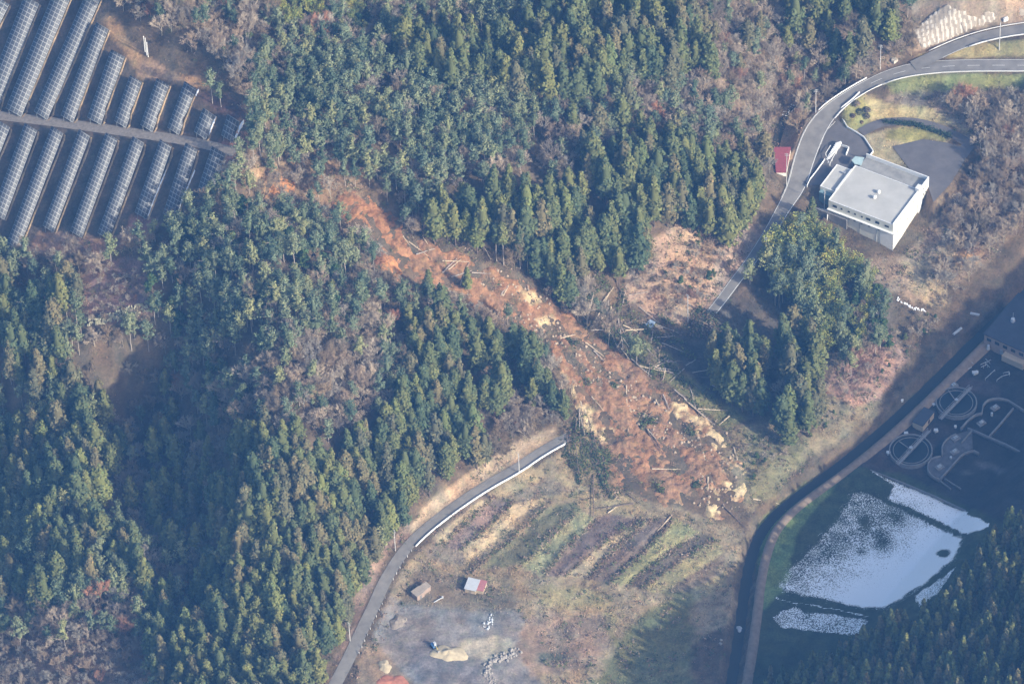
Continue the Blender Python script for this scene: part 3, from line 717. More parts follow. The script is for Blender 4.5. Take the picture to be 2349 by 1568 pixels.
def pathmesh():
    L = lineoff(PATH, 0); V = []; n = len(L); prof = [(-2.2, -2.0), (-1.3, 0.3), (0, 0.38), (1.3, 0.3), (3.0, -2.0)]
    for t, z in prof:
        Q = lineoff(L, t); V.append(np.column_stack([Q[:, :2], Q[:, 2]+z]))
    V = np.stack(V, 1).reshape(-1, 3); c = len(prof); i, k = np.meshgrid(np.arange(n-1), np.arange(c-1)); q = (i*c+k).ravel()
    F = np.stack([q, q+c, q+c+1, q+1], 1)
    tag(link('farm_path', big_mesh('farm_path', V, F), plain('dirt_path', (0.23, 0.175, 0.13), 0.95, 0.2, 0.5, bump=0.3)), kind='structure')
pathmesh()
# shadowed creek bed beside the upper road
ribbon('creek_water', GULLY, MAT['water'], half=1.6, lift=-0.25+0.45)

# ------------------------------------------------------------------ snow field and grass
SN_MAIN = r9((1170,225),(1300,240),(1950,560),(1880,700),(1700,860),(1400,1050),(1250,1050),(700,935),(655,885),(700,790),(900,600),(1050,430))
SN_TOP = r9((1260,90),(1330,95),(2130,455),(2115,490),(1960,545),(1400,290),(1450,200))
SN_LOW = r9((610,1100),(790,1010),(850,1050),(1290,1110),(1240,1230),(900,1200),(700,1180))
SN_LINE = r9((650,955),(1300,1085),(1290,1105),(650,975))
SN_R = r9((1600,950),(1880,740),(1890,760),(1760,940),(1620,1040))
def field_attr(V):
    D = proj(V); x, y = V[:, 0], V[:, 1]; S = np.zeros(len(V)); D = D+np.stack([(fbm(x/4, y/4, 23, 4)-0.5)*13, (fbm(x/4+40, y/4, 24, 4)-0.5)*11], 1)
    s = sdist(D, np.array(SN_MAIN)); 
    dens = np.clip(0.15 + ((D[:, 0]-1900)*0.6+(D[:, 1]-1250)*1.0)/150*0.55 + 0.2, 0.42, 1.3)
    S = np.maximum(S, np.where(s > 0, np.clip(s/10, 0, 1)*dens, np.clip(1+s/5, 0, 1)*0.3))
    for u, v, r, a in ((2165,1268,18,1.5),(1985,1200,22,0.3),(2030,1245,32,0.35),(1975,1265,16,0.2),(2060,1190,20,0.2)):
        d = np.hypot(D[:, 0]-u, (D[:, 1]-v)*(1.5 if u == 2165 else 1)); S -= a*np.clip(1.15-d/r, 0, 1)
    s = sdist(D, np.array(SN_TOP)); S = np.maximum(S, np.clip(s/5, 0, 1)*np.clip(0.50+(D[:, 0]-1990)/520, 0.3, 0.9))
    for P, a in ((SN_LINE, 0.9), (SN_R, 0.6), (SN_LOW, 0.52)):
        s = sdist(D, np.array(P)); S = np.maximum(S, np.clip(s/3.5, 0, 1)*a)
    big = (fbm(x/5, y/5, 21, 3)-0.5); S = np.clip(S + big*0.3*(S > 0.02), 0, 1)
    S[S < 0.05] = -1
    g = paint(V)
    return {'snow': S, 'col': g}
patch('snowy_field', [(1760,1215),(1860,1125),(1965,1050),(2010,1068),(2275,1195),(2262,1225),(2160,1390),(2100,1420),(2020,1500),(1960,1480),(1740,1475),(1722,1430),(1740,1300)], 0.8, 0.18, MAT['field'], edge=1.0, color=field_attr, under=0.5)

# ------------------------------------------------------------------ solar panel rows
rows_up = [((-60,0),(90,0),(-140,430),(-250,430)), ((150,0),(290,0),(-20,745),(-120,745)), ((360,-60),(515,-60),(145,775),(45,762)), ((595,-60),(715,-60),(330,797),(230,783)),
 ((655,180),(750,175),(510,820),(410,805)), ((755,360),(860,365),(700,835),(590,820)), ((885,528),(975,545),(870,858),(775,842)), ((1065,552),(1165,565),(1050,885),(955,870)),
 ((1255,572),(1350,590),(1230,905),(1140,888)), ((1380,752),(1480,775),(1415,938),(1320,915)), ((1550,795),(1645,815),(1600,962),(1505,935))]
rows_lo = [((-20,835),(80,850),(-60,1200),(-160,1190)), ((165,860),(265,872),(40,1480),(-60,1470)), ((350,878),(440,892),(130,1715),(30,1695)), ((540,898),(620,912),(380,1572),(285,1555)),
 ((720,920),(810,938),(570,1608),(475,1592)), ((900,945),(995,962),(750,1622),(665,1605)), ((1090,968),(1180,985),(1010,1480),(915,1465)), ((1265,990),(1355,1008),(1205,1488),(1110,1472)), ((1435,1015),(1555,1035),(1440,1335),(1350,1320))]
ordn = ['rightmost', 'second', 'third', 'fourth', 'fifth', 'sixth', 'seventh', 'eighth', 'ninth', 'tenth', 'eleventh']
def solar_row(q, label):
    q = r1(*q)
    mt = ((q[0][0]+q[1][0])/2, (q[0][1]+q[1][1])/2); mb = ((q[2][0]+q[3][0])/2, (q[2][1]+q[3][1])/2)
    c = g2w([(mt[0], mt[1]+8), (mb[0], mb[1]+8)]); A, B = c[0], c[1]
    wid = (0.5*(abs(q[1][0]-q[0][0])+abs(q[2][0]-q[3][0]))-1.5)*0.96/5.96
    d = (A-B)[:2]; L = np.linalg.norm(d); d /= L; nn = np.array([d[1], -d[0]])           # to the right, towards the sun
    hw = wid/2
    root = empty('solar_panel_row', (B[0], B[1], H1(B[0], B[1])), math.atan2(d[1], d[0])); tag(root, label, 'solar panels', 'solar panel rows on the hilltop')
    o = np.array([B[0], B[1], H1(B[0], B[1])]); nseg = max(3, int(L/3)); s = np.linspace(0, L, nseg+1)
    cx = B[0]+d[0]*s; cy_ = B[1]+d[1]*s; cz = H(cx, cy_); 
    cz = np.interp(s, [0, L], [cz[0], cz[-1]])-o[2]
    # local frame: x along d, y = left
    V = []; UV = []
    for k in range(nseg+1):
        for t, zz in ((-1, 0.85), (1, 3.0)):
            V.append((s[k], t*hw, cz[k]+zz)); UV.append(((t+1)*2, s[k]/1.55))
    base = len(V)
    V += [(a, b, c_-0.12) for a, b, c_ in V[:base]]; UV += UV[:base]
    F = [(2*k, 2*k+2, 2*k+3, 2*k+1) for k in range(nseg)]+[(base+2*k, base+2*k+1, base+2*k+3, base+2*k+2) for k in range(nseg)]
    F += [(2*k, base+2*k, base+2*k+2, 2*k+2) for k in range(nseg)]+[(2*k+1, 2*k+3, base+2*k+3, base+2*k+1) for k in range(nseg)]
    F += [(0, 1, base+1, base), (2*nseg, base+2*nseg, base+2*nseg+1, 2*nseg+1)]
    me = big_mesh('panel_table', V, F); at = me.attributes.new('muv', 'FLOAT_VECTOR', 'POINT')
    at.data.foreach_set('vector', np.array([(u, v, 0) for u, v in UV], np.float32).ravel())
    link('panel_table', me, MAT['solar'], root)
    for t, zz in ((-0.6, 1.16), (0.6, 2.44)):
        fr = MB()
        for k in range(nseg): fr.tube((s[k], t*hw, cz[k]+zz), (s[k+1], t*hw, cz[k+1]+zz), 0.07, n=4, cap=False)
        fr.build('rack_rail', MAT['metal'], root)
    for k in range(0, nseg+1, 2):
        for t, zz in ((-0.6, 1.12), (0.6, 2.4)):
            pb = MB().tube((s[k], t*hw, cz[k]-0.6), (s[k], t*hw, cz[k]+zz), 0.07, n=4); pb.build('post', MAT['metal'], root)
    # sunlit tan strip beside the row is painted in as a separate mesh
    return A, B, hw, nn
strips = []
for k, q in enumerate(rows_up):
    strips.append(solar_row(q, f'{ordn[len(rows_up)-1-k]} blue solar panel row{" from the right" if k < len(rows_up)-1 else ""} above the gravel track'))
for k, q in enumerate(rows_lo):
    strips.append(solar_row(q, f'{ordn[len(rows_lo)-1-k]} blue solar panel row{" from the right" if k < len(rows_lo)-1 else ""} below the gravel track'))
# low earth ridges, coloured tan to paint in the sunlit strip beside each row
def sunlit_earth_strips():
    V = []; F = []; C = []
    for A, B, hw, nn in strips:
        L = resample(np.column_stack([np.vstack([B, A]), [0, 0]]), 1.5)[:, :3]
        for j, p in enumerate(L):
            wv = 0.5*(vnoise(np.array([p[0]/2.5]), np.array([p[1]/2.5]), 3)[0]-0.5)
            for t, dz in ((0.0, -0.3), (0.4, 0.2), (0.8+wv*.5, 0.16), (1.3+wv*.5, -0.3)):
                x = p[0]+nn[0]*(hw*0.95+t); y = p[1]+nn[1]*(hw*0.95+t); V.append((x, y, H1(x, y)+dz+0.06)); 
                n_ = vnoise(np.array([x/2.0]), np.array([y/2.0]), 8)[0]; C.append(np.array([0.38, 0.27, 0.16])*(0.6+0.8*n_))
            if j: 
                b = len(V)-8
                F += [(b+k, b+k+1, b+5+k, b+4+k) for k in range(3)]
    me = big_mesh('sunlit_earth_strips', V, F, True); attr(me, 'col', np.array(C)); tag(link('painted_sunlit_earth', me, MAT['ground']), kind='structure')
sunlit_earth_strips()
def snow_streak(uvs, w_, label, amp=0.4):
    P = resample(g2w(uvs), 0.8); V = []; F = []; n = len(P); r = random.Random(int(uvs[0][0])); T = np.gradient(P[:, :2], axis=0); T /= np.linalg.norm(T, axis=1)[:, None]
    for k in range(n):
        ww = w_*(0.25+0.9*r.random())*math.sin(math.pi*(k+0.7)/(n+0.4))**0.5; nn = np.array([-T[k, 1], T[k, 0]])
        for t, h in ((-1, -0.25), (-0.6, 0.3), (0.5, 0.36), (1, -0.25)):
            q = P[k, :2]+nn*ww*t/2; V.append((q[0], q[1], H1(q[0], q[1])+h+0.18))
    for k in range(n-1):
        b = 4*k
        F += [(b+j, b+j+1, b+5+j, b+4+j) for j in range(3)]
    o = link('snow_streak', big_mesh('snow_streak', V, F, True), MAT['snow']); tag(o, label, 'snow', 'snow left beside the solar rows')
snow_streak(r1((1138,1160),(1090,1270),(1050,1370),(1010,1480)), 1.0, 'thin broken snow streak beside the third row from the right below the track')
snow_streak(r1((1330,1165),(1290,1260),(1250,1350),(1215,1450)), 1.1, 'long unbroken snow streak beside the second row from the right below the track')
snow_streak(r1((1665,825),(1640,870),(1625,910),(1605,950)), 1.5, 'short thick snow patch at the right end of the uppermost short solar row')
snow_streak(r1((1475,800),(1450,860),(1425,935)), 1.0, 'short snow streak between the two shortest solar rows')
snow_streak(r1((1355,615),(1335,660)), 0.8, 'tiny snow streak beside the third row from the right above the track')
snow_streak(r1((68,1390),(45,1440)), 0.5, 'tiny snow sliver beside the leftmost long solar row')
def snow_bank(uvs, w_, label):
    snow_streak(uvs, w_, label)
PALEBANK = [(205,742),(245,735),(275,725),(335,705)]
def pale_bank():
    P = resample(g2w(PALEBANK), 1.0); mb = []; r = random.Random(4); V = []; F = []
    for p in P:
        for k in range(9):
            x = p[0]+r.uniform(-0.8, 0.8); y = p[1]+r.uniform(-1.2, 1.2); z = H1(x, y); s = r.uniform(0.3, 0.7); b = len(V); h = r.uniform(1.2, 2.2)
            a = r.uniform(0, 3.14); dx, dy = math.cos(a)*s, math.sin(a)*s
            V += [(x-dx, y-dy, z+0.2), (x+dx, y+dy, z+0.2), (x+dx*.6+r.uniform(-.4, .4), y+dy*.6, z+h), (x-dx*.6, y-dy*.6, z+h*r.uniform(.7, 1))]; F.append((b, b+1, b+2, b+3))
    me = big_mesh('pale_grass_bank', V, F); tag(link('pale_dry_grass', me, plain('pale_dry_grass', (0.55, 0.52, 0.36), 0.9, 0.2, 1)), 'strip of pale dry grass below the brown thicket', 'dry grass', kind='stuff')
pale_bank()

# ------------------------------------------------------------------ white works building
def G(uv): return g2w([uv])[0]
def height_for(base, vtop):
    a = proj([base])[0][1]; b = proj([base+np.array([0, 0, 10.0])])[0][1]
    return 10.0*(a-vtop)/(a-b)
zr = 26.5
F_ = at_z(b1((1565, 1090)), zr)[0]; L_ = at_z(b1((805, 800)), zr)[0]; R_ = at_z(b1((2035, 550)), zr)[0]
ua = (L_-F_)[:2]; LA = np.linalg.norm(ua); ua /= LA
ub = np.array([ua[1], -ua[0]]); LB = float((R_-F_)[:2]@ub)
if LB < 0: ub = -ub; LB = -LB
BRZ = math.atan2(ua[1], ua[0])
def bw_(a, b): return (F_[0]+ua[0]*a+ub[0]*b, F_[1]+ua[1]*a+ub[1]*b)
def bquad(a0, a1, b0, b1_): return [bw_(a0, b0), bw_(a1, b0), bw_(a1, b1_), bw_(a0, b1_)]
BM = 0.735*LB
bld = empty('factory_building', (*bw_(LA/2, LB/2), 12.0)); 
tag(bld, 'large white three storey building with flat grey roofs beside the road bend', 'building')
def part(name, mb, mat, parent): 
    o = mb.build(name, mat); o.parent = parent; o.matrix_parent_inverse = Matrix.Translation(-parent.location); return o
mb = MB(); mb.prism(bquad(0, LA, 0, BM), 8.0, zr-0.25); mb.prism(bquad(0, LA*0.97, BM+0.003, LB), 8.0, zr-1.7); mb.prism(bquad(LA+0.003, LA+7.0, 6.0, 20.0), 15.0, 25.6)
part('wall', mb, MAT['wall'], bld)
mb = MB(); mb.prism(bquad(0.35, LA-0.25, 0.3, BM-0.3), zr-0.25, zr-0.05); part('roof', mb, MAT['roof'], bld)
mb = MB(); mb.prism(bquad(0.4, LA*0.97-0.1, BM+0.4, LB-0.4), zr-1.7, zr-1.6); part('roof', mb, MAT['roof2'], bld)
mb = MB(); mb.prism(bquad(LA+0.5, LA+6.8, 6.3, 19.7), 25.6, 25.7); part('roof', mb, MAT['roof'], bld)
mb = MB()
for q, z0, z1 in ((bquad(0, 0.3, 0, BM), zr-0.25, zr+0.55), (bquad(0.303, LA, 0, 0.28), zr-0.25, zr+0.12), (bquad(LA-0.3, LA, 0.283, BM), zr-0.25, zr+0.3), (bquad(0.303, LA-0.303, BM-0.25, BM), zr-0.25, zr+0.12),
                  (bquad(0, 0.35, BM+0.006, LB), zr-1.7, zr+0.3), (bquad(0.353, LA*0.97, LB-0.35, LB), zr-1.7, zr+0.3),
                  (bquad(LA+0.005, LA+7.0, 19.72, 20.0), 25.6, 25.95), (bquad(LA+6.72, LA+7.0, 6.0, 19.717), 25.6, 25.95), (bquad(LA+0.005, LA+6.717, 6.0, 6.25), 25.6, 25.95), (bquad(LA+0.005, LA+0.4, 6.253, 19.717), 25.6, 26.75)):
    mb.prism(q, z0, z1)
part('parapet', mb, MAT['white'], bld)
mb = MB(); mb.prism(bquad(-0.95, LA+0.2, -0.95, -0.003), zr-4.55, zr-4.25); mb.prism(bquad(-0.95, -0.003, 0.0, BM-1.6), zr-4.55, zr-4.25); mb.prism(bquad(-0.25, 5.5, -0.12, -0.003), 9, zr-4.56); 
part('ledge', mb, MAT['white'], bld)
mb = MB(); mb.prism(bquad(-0.5, 1.3, BM-1.5, BM+1.2), 8.0, zr+1.7); part('stair_tower', mb, MAT['white'], bld)
mb = MB(); mb.prism(bquad(LA-9, LA+5.5, -1.7, -0.96), 14.0, zr-5.4); part('lower_balcony', mb, MAT['dconc'], bld)
def dome(uv, name, z):
    c = at_z(uv, z)[0]; m = MB(); m.tube((c[0], c[1], z-0.1), (c[0], c[1], z+0.7), 0.45, n=10)
    for k in range(4):
        a0, a1 = k*math.pi/8, (k+1)*math.pi/8; m.tube((c[0], c[1], z+0.7+0.75*math.sin(a0)), (c[0], c[1], z+0.7+0.75*math.sin(a1)), 0.85*math.cos(a0), max(0.02, 0.85*math.cos(a1)), n=12)
    return part(name, m, MAT['white'], bld)
dome(b1((1395, 715)), 'roof_vent', zr-0.05); dome(b1((1345, 778)), 'roof_vent', zr-0.05)
c = at_z(b1((985, 490)), 25.7)[0]; m = MB(); m.box((c[0], c[1], 26.15), (1.0, 0.8, 0.9), BRZ); part('roof_hatch', m, MAT['metal'], bld)
def wall_win(a, b, z, w_, h_, face):
    m = MB()
    if face == 'front':
        p = bw_(a, b-0.03); m.box((p[0], p[1], z), (w_, 0.10, h_), BRZ)
        f = MB(); q = bw_(a, b-0.05)
        for dz in (-h_/2-0.04, h_/2+0.04): f.box((q[0], q[1], z+dz), (w_+0.16, 0.16, 0.08), BRZ)
    else:
        p = bw_(a-0.03, b); m.box((p[0], p[1], z), (0.10, w_, h_), BRZ)
        f = MB(); q = bw_(a-0.05, b)
        for dz in (-h_/2-0.04, h_/2+0.04): f.box((q[0], q[1], z+dz), (0.16, w_+0.16, 0.08), BRZ)
    o = part('window', m, MAT['glass'], bld); s = f.build('sill', MAT['white']); s.parent = o; s.matrix_parent_inverse = o.matrix_parent_inverse.copy()
FW = (LA)/760.0
for x, w_, h_ in ((880, 1.9, 1.2), (960, 0.8, 0.8), (1045, 0.9, 0.8), (1118, 0.7, 0.8), (1200, 0.7, 0.8), (1275, 1.8, 1.2), (1380, 1.8, 1.3), (1480, 1.0, 0.9), (1505, 0.7, 0.9)):
    wall_win((1565-x)*FW, 0, zr-2.1, w_, h_, 'front')
for x in (1050, 1115, 1195, 1285, 1395, 1500): wall_win((1565-x)*FW, 0, zr-5.5, 0.9, 1.1, 'front')
rr = random.Random(5)
for b_ in (24.0, 26.0, 27.8): 
    for z in (zr-2.6, zr-5.6, zr-8.4): wall_win(0, min(b_, LB-1), z, 0.6, 0.8, 'side')
for b_ in (3, 6.5, 10, 13.5, 17): wall_win(0, b_, zr-2.3, 0.7, 0.5, 'side')
for b_ in (4, 12): wall_win(0, b_, zr-7.0, 0.6, 0.5, 'side')
m = MB()
for a in (7.3, 14.6, 21.9): p = bw_(a, -0.06); m.box((p[0], p[1], zr-9.3), (0.12, 0.12, 8.6), BRZ)
part('downpipe', m, MAT['metal'], bld)
m = MB(); p = bw_(LA+3.4, 5.2); m.prism(bquad(LA+1.5, LA+6.5, 4.2, 5.99), 18.0, 24.4); part('porch', m, plain('teal_shaded_porch', (0.20, 0.30, 0.33), 0.6, 0.1, 1), bld)
m = MB(); m.prism([tuple(p[:2]) for p in at_z(b1((1075,330),(1120,285),(1225,300),(1190,390),(1110,375)), 25.4)], 25.3, 25.45)
for q in at_z(b1((1085,335),(1215,305),(1180,380)), 25.4): m.tube((q[0], q[1], 22.3), (q[0], q[1], 25.3), 0.08)
part('entrance_canopy', m, plain('pale_teal_glass_canopy', (0.42, 0.55, 0.55), 0.3, 0.1, 1), bld)

def line_from(uvs, z=None, w_=0.3, step=1.0):
    P = g2w(uvs) if z is None else at_z(uvs, z)
    return resample(np.column_stack([P, np.full(len(P), w_)]), step)
def low_wall(uvs, z, h, w_, label, mat='white', name='boundary_wall', cat='wall', group=None):
    L = line_from(uvs, z, step=4.0 if z is not None else 1.5)
    if z is None: L[:, 2] = H(L[:, 0], L[:, 1])
    o = wallstrip(name, L, 0, w_, -0.6, h, MAT[mat], label, cat)
    if group: o['group'] = group
    return o
low_wall(r3((1085,775),(1110,820),(1140,872),(1180,900),(1240,917),(1275,975),(1322,1032),(1282,1085)), 22.4, 0.75, 0.35, 'white low wall curving round the forecourt above the white building')
low_wall(b1((1262,300),(1330,318)), 22.4, 1.2, 0.4, 'stub of white wall at the back corner of the white building roof')
low_wall(b1((920,150),(1040,190),(1065,240),(1010,275)), 22.4, 1.0, 0.35, 'white angular wall round the dark stairwell above the annex')
low_wall(b1((550,645),(556,600),(640,500),(765,325)), 22.4, 0.9, 0.22, 'thin white railing wall between road and annex yard', name='yard_railing', cat='railing')
low_wall(b1((690,915),(795,922),(790,1030)), 19.5, 1.0, 0.3, 'short pale wall at the left foot of the white building')
def stair_heap():
    root = empty('outdoor_stair', G(b1((850, 250))[0])); tag(root, 'white stepped outdoor stair and ramp beside the annex yard', 'stairs')
    r = random.Random(3); P = at_z(b1((920,160),(880,210),(840,260),(800,310)), 22.4)
    for k, p in enumerate(resample(P, 0.9)):
        m = MB(); m.box((p[0], p[1], 22.2+0.9-0.09*k), (2.6-0.1*k, 0.8, 1.8-0.18*k), math.radians(25)); part('step', m, MAT['white'], root)
    m = MB()
    Q = at_z(b1((830,155),(770,250),(800,340),(815,370)), 23.5)
    for a, b in zip(Q[:-1], Q[1:]): m.tube(a, b, 0.12, n=5)
    for a in Q: m.tube((a[0], a[1], 22.2), a, 0.08, n=5)
    Q = at_z(b1((935,165),(900,230),(850,310),(825,365)), 23.8)
    for a, b in zip(Q[:-1], Q[1:]): m.tube(a, b, 0.12, n=5)
    for a in Q: m.tube((a[0], a[1], 22.2), a, 0.08, n=5)
    part('handrail', m, MAT['white'], root)
stair_heap()
low_wall(r3((1225,635),(1180,680),(1130,720),(1083,770)), None, 0.9, 0.3, 'white fence wall following the lower edge of the bend above the shrubs', name='road_fence', cat='fence')

# ------------------------------------------------------------------ guard rails and kerbs
def guardrail(line, off, label, zt=0.75, name='guardrail', post=2, beam=(0.16, 0.35), group='white roadside guardrails'):
    Q = lineoff(line, off); c = Q[len(Q)//2]; root = empty(name, c[:3]); tag(root, label, 'guardrail', group)
    o = wallstrip('rail', Q, 0, beam[0], zt-beam[1], zt, MAT['white']); o.parent = root; o.matrix_parent_inverse = Matrix.Translation(-root.location)
    for k in range(0, len(Q), post):
        m = MB(); m.tube((Q[k][0], Q[k][1], Q[k][2]-0.6), (Q[k][0], Q[k][1], Q[k][2]+zt-0.05), 0.07, n=5); part('post', m, MAT['metal'], root)
    return root
def sub(line, a, b): return line[int(a*len(line)):int(b*len(line))]
EO = R_UP[:, 3]/2
def railpart(line, a, b, sgn, label, extra=0.35, **k):
    s = sub(line, a, b); return guardrail(s, sgn*(s[:, 3]/2+extra), label, **k)
railpart(R_UP, 0.02, 0.33, 1, 'long white guardrail along the grassy lower edge of the main road')
railpart(R_UP, 0.33, 0.46, 1, 'white guardrail on the valley side of the narrow road at the bend')
railpart(R_UP, 0.34, 0.46, -1, 'white guardrail on the wooded uphill side of the narrow road at the bend', beam=(0.25, 0.6))
railpart(R_BR, 0.05, 0.62, 1, 'bright white guardrail on the lower edge of the branch road', beam=(0.25, 0.6))
railpart(R_BR, 0.05, 0.9, -1, 'white guardrail below the sprayed concrete slope')
railpart(R_UP, 0.56, 0.66, 1, 'short rail between the main road and the shaded annex yard') if False else None
LW = sub(R_LOW, 0.03, 0.50)
cw = wallstrip('road_parapet', lineoff(LW, LW[:, 3]/2+0.35), 0, 0.40, -1.2, 0.55, MAT['white'], 'long white concrete parapet along the lower road above the terraces', 'parapet')
ORD = ['first', 'second', 'third', 'fourth', 'fifth', 'sixth', 'seventh', 'eighth', 'ninth', 'tenth', 'eleventh', 'twelfth', 'thirteenth', 'fourteenth']
def posts_along(line, off, n, label, h=0.8, group='short white marker posts along the lower road'):
    for j_, k in enumerate(np.linspace(0, len(line)-1, n).astype(int)):
        q = lineoff(line, off)[k]; m = MB(); m.tube((0, 0, -0.3), (0, 0, h), 0.12, n=6); m.tube((0, 0, h), (0, 0, h+0.12), 0.14, 0.04, n=6)
        o = m.build('marker_post', MAT['white']); o.location = (q[0], q[1], q[2]); tag(o, f'{ORD[j_]} {label}', 'marker post', group)
s_ = sub(R_LOW, 0.51, 0.62); posts_along(s_, s_[0, 3]/2+0.4, 8, 'white marker post from the top on the bend beside the flat roofed hut', group='marker posts beside the huts')
s_ = sub(R_LOW, 0.66, 0.84); posts_along(s_, s_[0, 3]/2+0.4, 14, 'white marker post from the top along the grey yard', group='marker posts beside the grey yard')
wallstrip('kerb', lineoff(sub(R_UP, 0.0, 0.34), 1), 0, 0.2, -0.5, 0.0, MAT['conc']).hide_render = False
bpy.data.objects.remove(bpy.data.objects['kerb'])
def plainstrip(name, line, off, w_, z0, z1, mat):
    return wallstrip(name, lineoff(line, off), 0, w_, z0, z1, MAT[mat], kind='structure')
s_ = sub(R_UP, 0.0, 0.36); plainstrip('kerb', s_, s_[:, 3]/2+0.05, 0.25, -0.3, 0.13, 'conc')
s_ = sub(R_UP, 0.45, 0.68); plainstrip('kerb', s_, -s_[:, 3]/2-0.1, 0.25, -0.3, 0.13, 'conc')
# stone abutment wall below the narrow road
def slab(uvs, zs, name, label, cat, mat, thick=0.5):
    P = at_z(uvs, np.array(zs, float)); n = np.cross(P[1]-P[0], P[2]-P[0]); n /= np.linalg.norm(n)
    if n@(-FWD) < 0: n = -n
    V = list(P)+list(P-n*thick); k = len(P); F = [tuple(range(k)), tuple(range(2*k-1, k-1, -1))]+[(i, k+i, k+(i+1) % k, (i+1) % k) for i in range(k)]
    me = bpy.data.meshes.new(name); me.from_pydata([tuple(v) for v in V], [], F); me.update()
    import bmesh
    b_ = bmesh.new(); b_.from_mesh(me); bmesh.ops.recalc_face_normals(b_, faces=b_.faces); b_.to_mesh(me); b_.free()
    return tag(link(name, me, MAT[mat] if isinstance(mat, str) else mat), label, cat)
slab(r3((1262,622),(1425,525),(1383,642),(1290,640)), [27.0, 27.6, 24.6, 24.6], 'abutment_wall', 'pale stone abutment wall propping the narrow road at the bend', 'wall', 'crib', 0.8)
# sprayed concrete crib slope
def crib(poly, name, label, nu, nv, base_edge):
    root = empty(name, G(base_edge[0])); tag(root, label, 'retaining wall', 'sprayed concrete grid walls')
    W = g2w(resample(np.array(poly+[poly[0]]), 5)); P2 = W[:, :2]
    lo, hi = P2.min(0), P2.max(0); xs = np.arange(lo[0]-1, hi[0]+1, 0.5); ys = np.arange(lo[1]-1, hi[1]+1, 0.5); X, Y = np.meshgrid(xs, ys); x = X.ravel(); y = Y.ravel()
    V = np.stack([x, y, H(x, y)], 1); D = proj(V); s = sdist(D, np.array(poly))
    a, b = np.array(base_edge[0], float), np.array(base_edge[1], float); e = (b-a)/np.linalg.norm(b-a); f = np.array([-0.12, -1.0]); f /= np.linalg.norm(f)
    Mx = np.linalg.inv(np.array([e, f]).T); q = (D-a)@Mx.T
    gw = 11.5
    g = np.minimum(np.abs(((q[:, 0]/gw) % 1)-0.5), np.abs(((q[:, 1]/gw) % 1)-0.5))
    V[:, 2] += 0.45 + np.where(g < 0.14, 0.2, 0.0) - np.where(s < 0, 1.6, 0)
    n = len(xs); i, j = np.meshgrid(np.arange(n-1), np.arange(len(ys)-1)); k = (j*n+i).ravel(); F = np.stack([k, k+1, k+1+n, k+n], 1); F = F[(s[F] > -1.5).any(1)]
    gf = (g[F] < 0.14).sum(1) >= 3
    for nm, sel, col in (('beam_grid', gf, (0.56, 0.51, 0.44)), ('sprayed_panel', ~gf, (0.36, 0.31, 0.25))):
        FF = F[sel]; u = np.unique(FF); mp = -np.ones(len(V), int); mp[u] = np.arange(len(u))
        me = big_mesh(nm, V[u], mp[FF]); o = link(nm, me, plain(nm+'_concrete', col, 0.95, 0.18, 0.4, bump=0.4)); o.parent = root; o.matrix_parent_inverse = Matrix.Translation(-root.location)
crib(r3((1585,190),(1640,168),(1720,100),(1800,40),(1832,30),(1870,62),(1925,80),(1950,62),(1960,90),(1990,120),(2032,128),(2022,180),(1850,262),(1655,338),(1610,262)), 'crib_wall', 'large pale concrete grid slope above the branch road', 10, 8, r3((1655,338),(2022,180)))
crib(r3((2032,182),(2040,122),(2100,66),(2148,88),(2155,140),(2100,160)), 'crib_wall', 'smaller weathered concrete grid slope right of the large one', 4, 4, r3((2032,182),(2155,140)))
crib(r3((2310,60),(2420,50),(2420,130),(2320,110)), 'crib_wall', 'cropped concrete grid slope at the right edge above the branch road', 4, 4, r3((2320,110),(2420,118)))

# ------------------------------------------------------------------ utility poles
def pole(uv, vtop, label, arms=2, group='utility poles', r=0.16, wires=True):
    b = G(uv); h = height_for(b, vtop); root = empty('utility_pole', b); root.rotation_euler.z = rr.uniform(0, 3); tag(root, label, 'utility pole')
    m = MB().tube((0, 0, -1), (0, 0, h), r*1.15, r*0.8, n=8); o = m.build('pole', MAT['wallpole'], root)
    for k in range(arms):
        m = MB().box((0, 0, h-0.5-k*0.8), (1.7, 0.12, 0.12)); 
        a = m.build('crossarm', MAT['metal'], root)
        for x in (-0.75, -0.3, 0.3, 0.75):
            i = MB().tube((x, 0, h-0.44-k*0.8), (x, 0, h-0.2-k*0.8), 0.07, 0.04, n=6).build('insulator', MAT['white'], a)
MAT['wallpole'] = plain('grey_concrete_pole', (0.55, 0.54, 0.52), 0.8, 0.06, 1)
pole((1191,1084), 1040, 'grey utility pole at the parapet of the lower road near the slide')
pole((907,1263), 1214, 'grey utility pole left of the lower road beside the cedars')
pole((803,1469), 1427, 'grey utility pole at the bottom bend of the lower road')
pole((1757,592), 544, 'grey utility pole standing between the dark shaded road and the bamboo')
pole((1578,739), 676, 'tall grey utility pole on the bare slope beside the shaded road')
pole((2019,159), 103, 'grey utility pole at the road junction below the cedars')
pole((1871,258), 205, 'grey utility pole on the tan verge beside the creek')
pole((2292,114), 53, 'tall grey utility pole between the branch road and main road', r=0.2)
pole((1804,426), 352, 'pale utility pole in front of the red roofed shed')
pole((1891,483), 434, 'pale utility pole at the left corner of the white building')
pole((2259,333), 290, 'thin grey pole on the grass at the far end of the curved driveway', arms=0)
